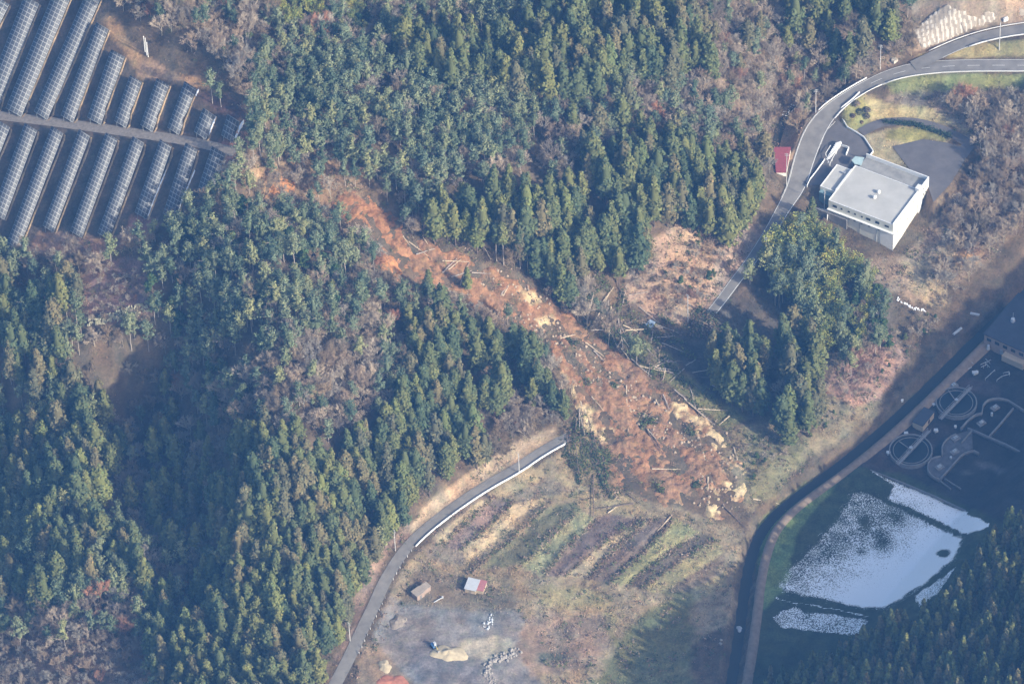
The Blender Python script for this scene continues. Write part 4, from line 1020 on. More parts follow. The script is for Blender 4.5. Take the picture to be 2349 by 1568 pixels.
for uv, vt, lb in (((333,119), 84, 'leftmost of the three thin white masts beside the solar site track'), ((337,127), 88, 'middle of the three thin white masts beside the solar site track'), ((340,131), 98, 'rightmost and shortest of the three thin white masts beside the solar site track')):
    b = G(uv); h = height_for(b, vt); m = MB().tube((0, 0, -0.5), (0, 0, h), 0.16, 0.13, n=8); m.tube((0, 0, h), (0, 0, h+0.25), 0.22, 0.1, n=8)
    o = m.build('mast', MAT['white']); o.location = tuple(b); tag(o, lb, 'mast', 'white masts at the solar site')

# ------------------------------------------------------------------ sheds and huts
def gable(root, c, rz, L, W, h0, h1, wallmat, roofmat, over=0.3, mono=False):
    m = MB(); hx, hy = L/2, W/2
    if mono:
        V = [(-hx, -hy, 0), (hx, -hy, 0), (hx, hy, 0), (-hx, hy, 0), (-hx, -hy, h0), (hx, -hy, h0), (hx, hy, h1), (-hx, hy, h1)]
        m.add(V, [(3, 2, 1, 0), (4, 5, 6, 7), (0, 1, 5, 4), (1, 2, 6, 5), (2, 3, 7, 6), (3, 0, 4, 7)])
    else:
        V = [(-hx, -hy, 0), (hx, -hy, 0), (hx, hy, 0), (-hx, hy, 0), (-hx, -hy, h0), (hx, -hy, h0), (hx, hy, h0), (-hx, hy, h0), (-hx, 0, h1), (hx, 0, h1)]
        m.add(V, [(3, 2, 1, 0), (0, 1, 5, 4), (2, 3, 7, 6), (1, 2, 6, 9, 5), (3, 0, 4, 8, 7), (4, 5, 9, 8), (6, 7, 8, 9)])
    def place(o): o.parent = root; o.location = c; o.rotation_euler.z = rz
    place(m.build('wall', wallmat)); 
    r = MB(); a = hx+over; b = hy+over
    if mono:
        sl = (h1-h0)/W; z0 = h0-sl*over; z1 = h1+sl*over
        V = [(-a, -b, z0+.03), (a, -b, z0+.03), (a, b, z1+.03), (-a, b, z1+.03), (-a, -b, z0+.15), (a, -b, z0+.15), (a, b, z1+.15), (-a, b, z1+.15)]
        r.add(V, [(3, 2, 1, 0), (4, 5, 6, 7), (0, 1, 5, 4), (1, 2, 6, 5), (2, 3, 7, 6), (3, 0, 4, 7)])
    else:
        sl = (h1-h0)/(W/2); ze = h0-sl*over
        for s in (-1, 1):
            V = [(-a, s*b, ze+.03), (a, s*b, ze+.03), (a, 0, h1+.03), (-a, 0, h1+.03), (-a, s*b, ze+.15), (a, s*b, ze+.15), (a, 0, h1+.15), (-a, 0, h1+.15)]
            F = [(3, 2, 1, 0), (4, 5, 6, 7), (0, 1, 5, 4), (1, 2, 6, 5), (2, 3, 7, 6), (3, 0, 4, 7)]
            r.add(V, F if s < 0 else [f[::-1] for f in F])
    ro = r.build('roof', roofmat); place(ro); return ro
def axis_ang(p, q, z): A = at_z([p, q], z); d = A[1]-A[0]; return math.atan2(d[1], d[0]), np.linalg.norm(d[:2])
# two-part flat roofed hut
c = G(r8((555, 940))[0]); hut = empty('storage_hut', c); tag(hut, 'tan flat roofed hut of two joined boxes beside the bend of the lower road', 'hut')
ang, _ = axis_ang(r8((545, 925))[0], r8((615, 875))[0], 12)
gable(hut, (-1.2, -0.9, -0.3), ang, 3.6, 3.2, 2.7, 2.9, MAT['tanwall'], MAT['tanroof'], 0.2, True)
gable(hut, (1.2, 1.4, -0.3), ang, 4.0, 2.6, 2.5, 2.7, MAT['tanwall'], MAT['tanroof'], 0.2, True)
d = MB().box((0, 0, 0), (0.9, 0.08, 1.9)); o = d.build('door', MAT['dconc'], hut); o.location = (-1.2+1.64*math.sin(ang), -0.9-1.64*math.cos(ang), 0.8); o.rotation_euler.z = ang
c = G(r8((915, 905))[0]); hut = empty('storage_hut', c); tag(hut, 'small hut with white sheet roof and red lean-to roof on the fallow field', 'hut')
ang, _ = axis_ang(r8((868, 915))[0], r8((935, 930))[0], 10)
gable(hut, (-0.6, 0.4, -0.3), ang, 4.2, 5.0, 2.2, 2.7, MAT['cream'], MAT['sheet'], 0.25, True)
gable(hut, (2.9, -0.1, -0.3), ang, 2.4, 4.6, 1.9, 2.3, MAT['cream'], MAT['pink'], 0.2, True)
d = MB().box((0, 0, 0), (0.9, 0.08, 1.7)); o = d.build('door', MAT['tanroof'], hut); o.location = (-0.6+2.55*math.sin(ang), 0.4-2.55*math.cos(ang), 0.7); o.rotation_euler.z = ang
# red roofed shed by the upper road
zb = 21.5
Pc = at_z(r3((700, 1195)), zb)[0]; shed = empty('roadside_shed', (Pc[0], Pc[1], zb)); tag(shed, 'white walled shed with dark red roof between cedars and upper road', 'shed')
m = MB(); Q = at_z(r3((655,1178),(727,1178),(757,1012),(640,1012)), zb+3.2); base = [(q[0], q[1]) for q in Q]
m.prism([(b[0]*0.96+Q[:, 0].mean()*0.04, b[1]*0.96+Q[:, 1].mean()*0.04) for b in base], zb-1, zb+3.0); part('wall', m, MAT['wall'], shed)
m = MB(); m.prism(base, [zb+3.03]*2+[zb+3.7]*2 if True else 0, [zb+3.2]*2+[zb+3.9]*2); part('roof', m, MAT['red'], shed)
m = MB(); q = (Q[0]+Q[1])/2; m.box((q[0]-0.5, q[1]-0.02, zb+1.0), (1.2, 0.16, 2.0), math.atan2(Q[1][1]-Q[0][1], Q[1][0]-Q[0][0])); part('door', m, MAT['dconc'], shed)
# partly buried house: blue roof fragment at the edge of the debris
c = G(b4((885, 440))[0]); m = MB(); m.box((c[0], c[1], c[2]+0.9), (3.4, 2.6, 0.25), 0.9); m.box((c[0]+0.4, c[1]-0.6, c[2]+0.3), (2.2, 1.6, 1.4), 0.9)
tag(m.build('broken_shed_roof', plain('pale_blue_sheet', (0.30, 0.40, 0.52), 0.5, 0.1, 1)), 'tilted pale blue sheet roof wreck beside the dark road surface', 'wreckage')

# ------------------------------------------------------------------ water treatment works
def ring_tank(uv, rx, label, bridge, spoke, wall=1.0, zt=1.5):
    c = at_z([uv], zt)[0]; R = rx*0.2925/(FPX/DIST); root = empty('settling_tank', (c[0], c[1], 0)); tag(root, label, 'settling tank', 'round settling tanks')
    def annulus(r0, r1, z0, z1):
        m = MB(); n = 48; V = []; F = []
        for k in range(n):
            t = 2*math.pi*k/n; cs, sn = math.cos(t), math.sin(t); V += [(r0*cs, r0*sn, z0), (r1*cs, r1*sn, z0), (r1*cs, r1*sn, z1), (r0*cs, r0*sn, z1)]
        for k in range(n):
            a = 4*k; b = 4*((k+1) % n); F += [(a, a+3, b+3, b), (a+3, a+2, b+2, b+3), (a+2, a+1, b+1, b+2)]
        return m.add(V, F)
    annulus(R-0.45, R, -0.5, zt).build('tank_wall', MAT['dconc'], root); annulus(R-1.75, R-1.5, -0.5, zt-0.35).build('overflow_channel', MAT['dconc'], root)
    m = MB(); m.prism([((R-0.46)*math.cos(2*math.pi*k/48), (R-0.46)*math.sin(2*math.pi*k/48)) for k in range(48)], -0.45, zt-0.65); m.build('water', MAT['tank'], root)
    a, b = at_z([b2(bridge[0])[0], b2(bridge[1])[0]], zt+0.3); a = a-np.array([c[0], c[1], 0]); b = b-np.array([c[0], c[1], 0])
    d = (b-a)[:2]; Ln = np.linalg.norm(d); ang = math.atan2(d[1], d[0]); mid = (a+b)/2
    MB().box((mid[0], mid[1], zt+0.15), (Ln, 1.5, 0.2), ang).build('walkway', MAT['dconc'], root)
    rl = MB(); nx_, ny_ = -math.sin(ang)*0.7, math.cos(ang)*0.7
    for s in (-1, 1):
        rl.tube((a[0]+s*nx_, a[1]+s*ny_, zt+1.2), (b[0]+s*nx_, b[1]+s*ny_, zt+1.2), 0.05, n=4)
        for k in range(7): t = k/6; q = a*(1-t)+b*t; rl.tube((q[0]+s*nx_, q[1]+s*ny_, zt+0.2), (q[0]+s*nx_, q[1]+s*ny_, zt+1.2), 0.04, n=4)
    rl.build('railing', MAT['metal'], root)
    MB().tube((0, 0, zt), (0, 0, zt+1.3), 0.7, n=10).build('drive_unit', MAT['metal'], root)
    if spoke:
        s = at_z([b2(spoke)[0]], zt)[0]-c; MB().box((s[0]/2, s[1]/2, zt-0.1), (np.linalg.norm(s[:2]), 0.35, 0.25), math.atan2(s[1], s[0])).build('scraper_arm', MAT['dconc'], root)
    return root
ring_tank(b2((912,795))[0], 163, 'upper round settling tank with diagonal walkway beside the pump house', ((1025,680),(785,930)), (850,705))
ring_tank(b2((555,1170))[0], 170, 'lower round settling tank with diagonal walkway beside the snowy field', ((700,1020),(450,1285)), (465,1105))
def works_wall(pts, label, h=1.4, wd=0.45, closed=False):
    P = b2(*pts); P = P+[P[0]] if closed else P
    L = np.column_stack([at_z(P, h), np.ones(len(P))]); L[:, 2] = 0; L = resample(smooth(L, 0), 2.0)
    return tag(wallstrip('basin_wall', L, 0, wd, -0.5, h, MAT['dconc']), label, 'basin wall')
works_wall([(945,1000),(1010,930),(1060,890),(1115,880),(1120,820),(1150,780),(1220,762),(1310,775),(1443,860)], 'curved grey basin wall round the upper right basin')
works_wall([(1035,1010),(1170,1070),(1300,1125),(1443,1200)], 'long straight grey basin wall running to the right edge')
works_wall([(1170,1060),(1260,960),(1360,840)], 'diagonal grey basin wall between the two right basins')
works_wall([(800,1215),(800,1130),(850,1070),(910,1045)], 'curved grey wall left of the small aeration platform')
works_wall([(780,1400),(720,1375),(690,1330),(685,1280),(720,1230),(790,1220)], 'rounded lowest end of the aeration basin wall')
works_wall([(780,1400),(960,1200),(1040,1170),(1090,1195)], 'diagonal grey wall below the aeration platform')
works_wall([(950,1115),(1040,1010),(1000,1000)], 'short grey wall above the aeration platform')
works_wall([(760,1395),(870,1475)], 'left one of two thin parallel kerb walls running to the snowy field', 0.5, 0.3)
works_wall([(820,1395),(950,1475)], 'right one of two thin parallel kerb walls running to the snowy field', 0.5, 0.3)
works_wall([(150,1290),(240,1330),(500,1430),(760,1540),(1100,1700)], 'dark boundary wall between the treatment works and the snowy field', 0.6, 0.35)
m = MB(); P = at_z(b2((800,1220),(800,1130),(850,1075),(910,1050),(1035,1015),(1040,1160),(960,1195),(780,1395),(700,1350),(690,1280),(730,1230)), 0.7)
m.prism([tuple(p[:2]) for p in P], -0.4, 0.7); tag(m.build('aeration_platform', plain('dirty_concrete', (0.10, 0.095, 0.10), 0.9, 0.3, 0.5)), 'grey concrete aeration platform with machines on it', 'platform')
for uv, lb in (((1215,845),'grey machine cover on the upper right basin'),((1108,965),'grey machine cover beside the right basin wall'),((905,1085),'uppermost grey machine cover on the aeration platform'),((898,1190),'middle grey machine cover on the aeration platform'),((780,1310),'lowest grey machine cover on the aeration platform'),((890,670),'grey machine box above the upper round tank')):
    c = at_z(b2(uv), 0.8)[0]; root = empty('machine_cover', (c[0], c[1], 0.5)); tag(root, lb, 'machine cover')
    MB().box((0, 0, 0.35), (3.2, 2.4, 0.7), 0.6).build('base', MAT['dconc'], root); MB().box((0, 0, 1.0), (1.5, 1.1, 0.6), 0.6).tube((0, 0, 1.3), (0, 0, 1.8), 0.35, 0.25, n=8).build('motor', MAT['metal'], root)
for uv, s, lb in (((1060,570),(2.2,1.2,1.0),'small white vehicle-sized tank near the works building'),((915,580),(2.4,1.8,1.4),'small cream kiosk above the round tanks'),((380,1200),(1.4,1.2,1.2),'white valve box left of the lower round tank'),((518,1045),(1.4,1.0,1.0),'white valve box above the lower round tank'),((905,992),(0.8,0.8,1.0),'small white post box beside the walkway'),((1190,900),(0.7,0.7,1.6),'upright white post on the upper right basin'),((868,1243),(0.7,0.7,1.5),'upright white post on the aeration platform'),((752,1025),(1.4,1.2,1.2),'small tan box right of the pump house walkway'),((735,820),(1.0,0.8,0.9),'pale box left of the upper round tank')):
    c = at_z(b2(uv), 0.5)[0]; m = MB().box((0, 0, s[2]/2), s, 0.5); m.prism([(-s[0]*.55, -s[1]*.55), (s[0]*.55, -s[1]*.55), (s[0]*.55, s[1]*.55), (-s[0]*.55, s[1]*.55)], s[2]+0.003, s[2]+0.1)
    o = m.build('equipment_box', MAT['sheet']); o.location = (c[0], c[1], 0.02); tag(o, lb, 'equipment box')
# tangled pale pipework
c = at_z(b2((1075, 500)), 1)[0]; root = empty('pipework', (c[0], c[1], 0)); tag(root, 'tangle of pale pipes and frames below the works building', 'pipework')
for k in range(9):
    m = MB(); x, y = rr.uniform(-4.5, 4.5), rr.uniform(-2, 2); a = rr.choice((0.5, 2.1)); l = rr.uniform(1, 2.6); z = rr.uniform(0.5, 1.6)
    m.tube((x-l*math.cos(a), y-l*math.sin(a), z), (x+l*math.cos(a), y+l*math.sin(a), z), 0.13, n=6); m.tube((x, y, -0.2), (x, y, z+0.2), 0.12, n=6); m.build('pipe', MAT['metal'], root)
for pts, lb in (([(1140,615),(1215,545)], 'pale straight pipe run left of the gantry'), ([(1230,625),(1270,595),(1330,580),(1325,560),(1280,570)], 'bent thin pipe run near the right edge of the works')):
    P = at_z(b2(*pts), 0.8); m = MB()
    for a, b in zip(P[:-1], P[1:]): m.tube(a, b, 0.16, n=6)
    for a in P: m.tube((a[0], a[1], -0.2), a, 0.1, n=5)
    tag(m.build('pipe_run', MAT['metal']), lb, 'pipe')
# pump house
c1_, c2_, c3_ = at_z(b2((570,950),(650,985),(738,875)), 3.2)
root = empty('pump_house', (c2_[0], c2_[1], 0)); tag(root, 'small cream pump house with dark roof between the round tanks', 'pump house')
e1 = (c1_-c2_)[:2]; e2 = (c3_-c2_)[:2]; e1p = e1-(e1@e2)/(e2@e2)*e2
base = [tuple(c2_[:2]), tuple(c2_[:2]+e2), tuple(c2_[:2]+e2+e1p), tuple(c2_[:2]+e1p)]
part('wall', MB().prism(base, -0.3, 3.0), MAT['cream'], root)
cx_, cy2 = np.mean(base, 0); part('roof', MB().prism([(cx_+(b[0]-cx_)*1.06, cy2+(b[1]-cy2)*1.06) for b in base], 3.003, 3.25), plain('dark_flat_roof', (0.05, 0.055, 0.07), 0.8), root)
dm = c2_[:2]+e2*0.55; nn_ = -e1p/np.linalg.norm(e1p); a_ = math.atan2(e2[1], e2[0]); part('door', MB().box((dm[0]+nn_[0]*0.02, dm[1]+nn_[1]*0.02, 1.3), (1.1, 0.12, 2.0), a_), MAT['dark'], root)
# main works building at the right edge
A0, B0 = at_z(b2((1132,262),(1443,402)), 7.2); e = (B0-A0)[:2]; e /= np.linalg.norm(e); f = np.array([-e[1], e[0]])
if f[1] < 0: f = -f
root = empty('works_building', (A0[0], A0[1], 0)); tag(root, 'tan walled works building with large dark flat roof cropped by the right edge', 'building')
def wb(a, b): return (A0[0]+e[0]*a+f[0]*b, A0[1]+e[1]*a+f[1]*b)
part('wall', MB().prism([wb(0, 0), wb(34, 0), wb(34, 26), wb(0, 26)], -0.5, 6.9), MAT['tanwall'], root)
part('roof', MB().prism([wb(-.3, -.3), wb(34.3, -.3), wb(34.3, 26.3), wb(-.3, 26.3)], 6.903, 7.25), plain('dark_roof_membrane', (0.045, 0.05, 0.065), 0.85, 0.2, 0.2), root)
ae = math.atan2(e[1], e[0])
for a in (2.2, 5.8, 9.4, 13.0, 16.6):
    p = wb(a, -0.03); w1 = part('window', MB().box((p[0], p[1], 4.9), (1.9, 0.12, 1.5), ae), MAT['glass'], root)
    s = MB().box((wb(a, -0.08)[0], wb(a, -0.08)[1], 4.05), (2.1, 0.22, 0.1), ae).build('sill', MAT['sheet']); s.parent = w1; s.matrix_parent_inverse = w1.matrix_parent_inverse.copy()
for a in (8.0, 13.0): p = wb(a, -0.03); part('door', MB().box((p[0], p[1], 1.3), (1.4, 0.14, 2.4), ae), MAT['metal'], root)
part('porch', MB().prism([wb(9.5, -2.6), wb(19, -2.6), wb(19, -0.003), wb(9.5, -0.003)], -0.3, 2.6), MAT['cream'], root)
p = wb(2.6, -1.0); part('water_heater', MB().tube((p[0], p[1], 1.0), (p[0], p[1], 3.0), 0.8, 0.5, n=10), MAT['sheet'], root)
c = at_z(b2((1355, 165)), 7.3)[0]; rv = empty('rooftop_antenna', (c[0], c[1], 7.25)); tag(rv, 'pale drum and thin mast on the dark works roof', 'antenna')
MB().tube((0, 0, 0), (0, 0, 1.5), 0.9, 0.8, n=10).build('drum', MAT['sheet'], rv); MB().tube((0, 0, 1.5), (0, 0, 4.6), 0.1, 0.08, n=6).build('mast', MAT['sheet'], rv)
for uv, lb, l, a_ in (((1058,112),'pale slab beside the river at the upper right',3.6,-0.35),((922,245),'long pale kerb slab on the river bank',4.6,0.75)):
    c = G(b2(uv)[0]); o = MB().box((0, 0, 0.3), (l, 0.7, 0.5), a_).box((0, 0, 0.0), (l+0.3, 1.0, 0.3), a_).build('concrete_slab', MAT['sheet']); o.location = tuple(c); tag(o, lb, 'slab')
c = G(b2((487,794))[0]); o = MB().box((0, 0, 0.4), (0.8, 0.8, 0.9)).box((0, 0, 0.9), (1.0, 1.0, 0.12)).build('marker_block', MAT['white']); o.location = tuple(c); tag(o, 'bright white marker block beside the shaded river', 'marker')

# ------------------------------------------------------------------ yard things
def heap(uv, r, h, mat, label, name='soil_heap', cat='heap', seed=1, ax=1.0, jag=0.25, kind=None):
    c = G(uv); n = 26; m = []; V = []; F = []
    rings = 9
    for i in range(rings+1):
        t = i/rings
        for k in range(n):
            a = 2*math.pi*k/n; q = r*t*(1+0.22*math.sin(2*a+seed)+0.12*math.sin(5*a+seed*2)); x, y = q*math.cos(a)*ax, q*math.sin(a)
            z = H1(c[0]+x, c[1]+y)-c[2] + h*(1-t)**0.9*(1 if t < 1 else 0) - (0.4 if i == rings else 0)
            z += jag*h*(vnoise(np.array([(c[0]+x)*1.3]), np.array([(c[1]+y)*1.3]), seed)[0]-0.5)*(1-t)*2
            V.append((x, y, z))
    for i in range(rings):
        for k in range(n): F.append((i*n+k, (i+1)*n+k, (i+1)*n+(k+1) % n, i*n+(k+1) % n))
    o = link(name, big_mesh(name, V, F, True), MAT[mat] if isinstance(mat, str) else mat); o.location = tuple(c); return tag(o, label, cat, kind=kind)
heap(r8((745,1345))[0], 4.6, 1.8, 'sand', 'large pale sand heap beside the small excavator', seed=2, ax=1.35)
heap(r8((305,1432))[0], 2.9, 1.0, 'sand', 'small pale sand heap near the bottom of the lower road', seed=4)
heap(r8((395,1130))[0], 3.4, 1.3, 'gravel', 'dark gravel heap beside the lower road above the sand', seed=6)
heap(r8((360,1540))[0], 4.0, 0.8, plain('orange_soil_heap', (0.42, 0.17, 0.11), 0.95, 0.2, 0.8), 'low orange soil heap cropped by the bottom edge', seed=8, ax=1.3)
# excavator
c = G(r8((640,1300))[0]); ex = empty('excavator', c, math.radians(-60)); tag(ex, 'small blue and yellow excavator with its arm on the sand heap', 'excavator')
for s in (-1, 1): MB().box((0, s*0.75, 0.3), (2.4, 0.4, 0.55)).box((0, s*0.75, 0.62), (1.8, 0.38, 0.1)).build('track', MAT['dark'], ex)
MB().box((0, 0, 0.95), (2.0, 1.5, 0.6)).box((-0.7, 0, 1.4), (0.6, 1.4, 0.4)).build('body', plain('blue_machine_paint', (0.10, 0.22, 0.42), 0.5), ex)
MB().box((0.3, 0.3, 1.85), (0.9, 0.8, 1.2)).box((0.3, 0.3, 2.5), (1.0, 0.9, 0.1)).build('cab', MAT['sheet'], ex)
MB().tube((0.9, -0.2, 1.1), (2.2, -0.2, 2.7), 0.16, 0.13).tube((2.2, -0.2, 2.7), (3.6, -0.2, 1.6), 0.13, 0.1).build('arm', MAT['yellow'], ex)
MB().prism([(3.4, -0.5), (4.0, -0.5), (4.0, 0.1), (3.4, 0.1)], 0.9, [1.3, 1.7, 1.7, 1.3]).build('bucket', MAT['metal'], ex)
def rock_mesh(r, s):
    m = MB(); n = 7; V = [(r.uniform(-.15, .15)*s, r.uniform(-.15, .15)*s, 0.55*s)]; 
    for zz, rad in ((0.3, 0.42), (-0.15, 0.5)):
        for k in range(n): a = 2*math.pi*k/n+r.uniform(-.2, .2); q = rad*s*r.uniform(.75, 1.2); V.append((q*math.cos(a), q*math.sin(a), zz*s*r.uniform(.7, 1.2)))
    F = [(0, 1+k, 1+(k+1) % n) for k in range(n)]+[(1+k, 1+n+k, 1+n+(k+1) % n, 1+(k+1) % n) for k in range(n)]
    return m.add(V, F)
def rubble(uvs, n, s0, s1, label, mat='bag', spread=1.0, seed=1, name='rubble_heap', kind='stuff'):
    P = resample(g2w(uvs), 0.3); r = random.Random(seed); M_ = MB()
    for k in range(n):
        p = P[r.randrange(len(P))]; x = p[0]+r.gauss(0, spread); y = p[1]+r.gauss(0, spread); z = H1(x, y); s = r.uniform(s0, s1); q = rock_mesh(r, s)
        M_.add([(a+x, b+y, c_+z+s*0.15) for a, b, c_ in q.v], q.f)
    return tag(M_.build(name, MAT[mat] if isinstance(mat, str) else mat), label, 'rubble', kind=kind)
rubble(r8((1000,1480),(1010,1420),(1070,1385),(1140,1370),(1200,1330)), 90, 0.6, 1.5, 'bright pale rubble heap curving at the bottom of the grey yard', seed=2, spread=0.9)
rubble(r8((1000,1500),(1050,1545)), 30, 0.3, 0.7, 'scattered small pale rubble at the very bottom of the yard', seed=3, spread=1.2)
rubble(r8((990,1170),(1020,1140),(1040,1090)), 26, 0.4, 1.0, 'heap of pale scrap and rubble below the red and white hut', mat='sheet', seed=4, spread=0.7)
rubble(r9((290,1240),(270,1290)), 6, 0.5, 1.0, 'pale stones at the shaded left end of the field', seed=5, spread=0.4)
rubble(r9((405,1180),(400,1190)), 5, 1.6, 2.4, 'pale concrete block at the bottom end of the river', mat='sheet', seed=6, spread=0.5, kind=None)
rubble(r6((1470,480),(1540,520),(1600,550),(1670,565)), 46, 0.4, 0.9, 'line of white snowy stones on the scrub slope below the building', mat='snow', seed=7, spread=0.35)
rubble(r6((1190,660),(1260,620),(1330,580),(1400,520)), 60, 0.35, 0.8, 'white snow specks between the bushes below the building', mat='snow', seed=8, spread=1.0)
rubble(r3((760,730),(740,790),(700,810),(790,700)), 26, 0.3, 0.6, 'white stones in the dark creek beside the upper road', mat='snow', seed=9, spread=0.7)
rubble(r3((950,712),(995,700)), 14, 0.6, 0.9, 'short white block heap on the tan verge by the creek', mat='snow', seed=10, spread=0.3)
rubble([(338,1175),(345,1180)], 9, 0.4, 0.9, 'snow specks in the dark gully', mat='snow', seed=11, spread=0.5)
rubble([(395,1222),(420,1215),(405,1238)], 12, 0.3, 0.7, 'small snow specks lower in the dark gully', mat='snow', seed=12, spread=0.8)
c = G(r8((670,985))[0]); o = MB().tube((-1.6, -1.0, 0.4), (1.6, 1.0, 0.6), 0.2, n=6).box((1.7, 1.1, 0.6), (0.7, 0.7, 0.7)).build('trailer_drawbar', MAT['sheet']); o.location = tuple(c); tag(o, 'pale pole with block lying between the two huts', 'pole')
# sign triangle at junction
c = G(r3((1463,420))[0]); m = MB(); m.box((0, 0, 0.5), (2.2, 1.8, 1.3), 0.7); m.prism([(-1.2, -1.0), (1.3, -0.9), (1.1, 1.1), (-1.1, 1.0)], 1.153, 1.3); o = m.build('valve_chamber', MAT['crib']); o.location = tuple(c); tag(o, 'small pale concrete chamber on the verge at the road junction', 'concrete box')
c = G(r3((2222,143))[0]); m = MB(); m.box((0, 0, 0.8), (2.0, 0.9, 1.6), 0.4); m.box((0.2, 0, 1.75), (1.4, 0.7, 0.3), 0.4); o = m.build('roadside_cabinet', MAT['white']); o.location = tuple(c); tag(o, 'bright white cabinet on the uphill edge of the branch road', 'cabinet')

# ------------------------------------------------------------------ tree meshes (metres, base at the origin)
def quads(P, Nn, size, rng, asp=1.0, curl=0.5):
    n = len(P); r = rng.normal(size=(n, 3)); Nn = Nn+r*curl; Nn /= np.linalg.norm(Nn, axis=1)[:, None]
    a = np.cross(Nn, rng.normal(size=(n, 3))); a /= np.linalg.norm(a, axis=1)[:, None]; b = np.cross(Nn, a)
    s = np.asarray(size).reshape(-1, 1)*np.ones((n, 1)); a = a*s*0.5; b = b*s*0.5*asp
    V = np.stack([P-a*0.4-b, P+a-b*0.3, P+a*0.4+b, P-a+b*0.3], 1).reshape(-1, 3)
    return V, np.arange(4*n).reshape(n, 4)
def tri_tube(a, b, ra, rb):
    a = np.asarray(a, float); b = np.asarray(b, float); d = b-a; L = np.linalg.norm(d); d = d/max(L, 1e-6)
    u = np.cross(d, [0.3, 0.9, 0.1]); u /= np.linalg.norm(u); w2 = np.cross(d, u); V = []
    for c, r in ((a, ra), (b, rb)):
        for k in range(3): t = 2*math.pi*k/3; V.append(c+r*(u*math.cos(t)+w2*math.sin(t)))
    return np.array(V), np.array([(0, 1, 4, 3), (1, 2, 5, 4), (2, 0, 3, 5)])
class Acc:
    def __init__(s): s.V = []; s.F = []; s.T = []; s.n = 0
    def add(s, V, F, tone):
        V = np.asarray(V); s.V.append(V); s.F.append(np.asarray(F)+s.n); s.n += len(V)
        t = np.asarray(tone, float); 
        if t.ndim <= 1 and t.size == 3: t = np.tile(t, (len(V), 1))
        s.T.append(t)
    def mesh(s, name):
        me = big_mesh(name, np.concatenate(s.V), np.concatenate(s.F)); attr(me, 'tone', np.concatenate(s.T)); return me
def tones(rng, n, lo=0.65, hi=1.4, warm=0.12):
    t = rng.uniform(lo, hi, n)[:, None]*np.ones((1, 3)); w2 = rng.normal(size=n)*warm
    t[:, 0] *= 1+w2; t[:, 2] *= 1-w2*0.7
    return np.repeat(np.clip(t, 0.2, 2), 4, 0)
def cone_core(acc, prof, h0, h1, k, rng, nseg=8, nlev=7):
    V = []; 
    for i in range(nlev+1):
        t = i/nlev; 
        for j in range(nseg): a = 2*math.pi*j/nseg; r = prof(t)*k*rng.uniform(0.75, 1.1); V.append((r*math.cos(a), r*math.sin(a), h0+(h1-h0)*t))
    F = [(i*nseg+j, i*nseg+(j+1) % nseg, (i+1)*nseg+(j+1) % nseg, (i+1)*nseg+j) for i in range(nlev) for j in range(nseg)]
    acc.add(np.array(V), np.array(F), (0.8, 0.8, 0.8))
def cedar(seed, h=22.0, R=2.9, base=0.22, N_=900, sharp=0.75):
    rng = np.random.default_rng(seed); acc = Acc()
    ph = rng.uniform(0, 6, 4)
    prof = lambda t: R*np.minimum(1, (1-t)**(sharp*0.72)*1.18+0.02)*np.clip(0.6+t*3.0, 0, 1)
    h0 = h*base; cone_core(acc, prof, h0+0.3, h*0.985, 0.62, rng)
    nb = 62; bt = rng.beta(1.05, 1.25, nb); ba = rng.uniform(0, 2*math.pi, nb); bl = rng.uniform(0.78, 1.15, nb)
    P = []; Nn = []; S = []
    per = N_//nb
    for t, a, l in zip(bt, ba, bl):
        L = prof(t)*l
        for k in range(per):
            q = L*(0.5+0.55*rng.random()); da = rng.normal()*0.24; z = h0+(h-h0)*t + (q/L-0.5)*(-0.5)+rng.normal()*0.35
            P.append((q*math.cos(a+da), q*math.sin(a+da), z)); Nn.append((math.cos(a+da)*0.7, math.sin(a+da)*0.7, 0.8)); S.append(rng.uniform(0.55, 1.05))
    for k in range(26): 
        t = rng.uniform(0.86, 1.0); a = rng.uniform(0, 6.28); q = prof(t)*0.8; P.append((q*math.cos(a), q*math.sin(a), h0+(h-h0)*t)); Nn.append((math.cos(a), math.sin(a), 0.4)); S.append(0.5)
    V, F = quads(np.array(P), np.array(Nn), np.array(S), rng, 1.3, 0.45); acc.add(V, F, tones(rng, len(P), 0.75, 1.22, 0.06))
    return acc.mesh('crown')
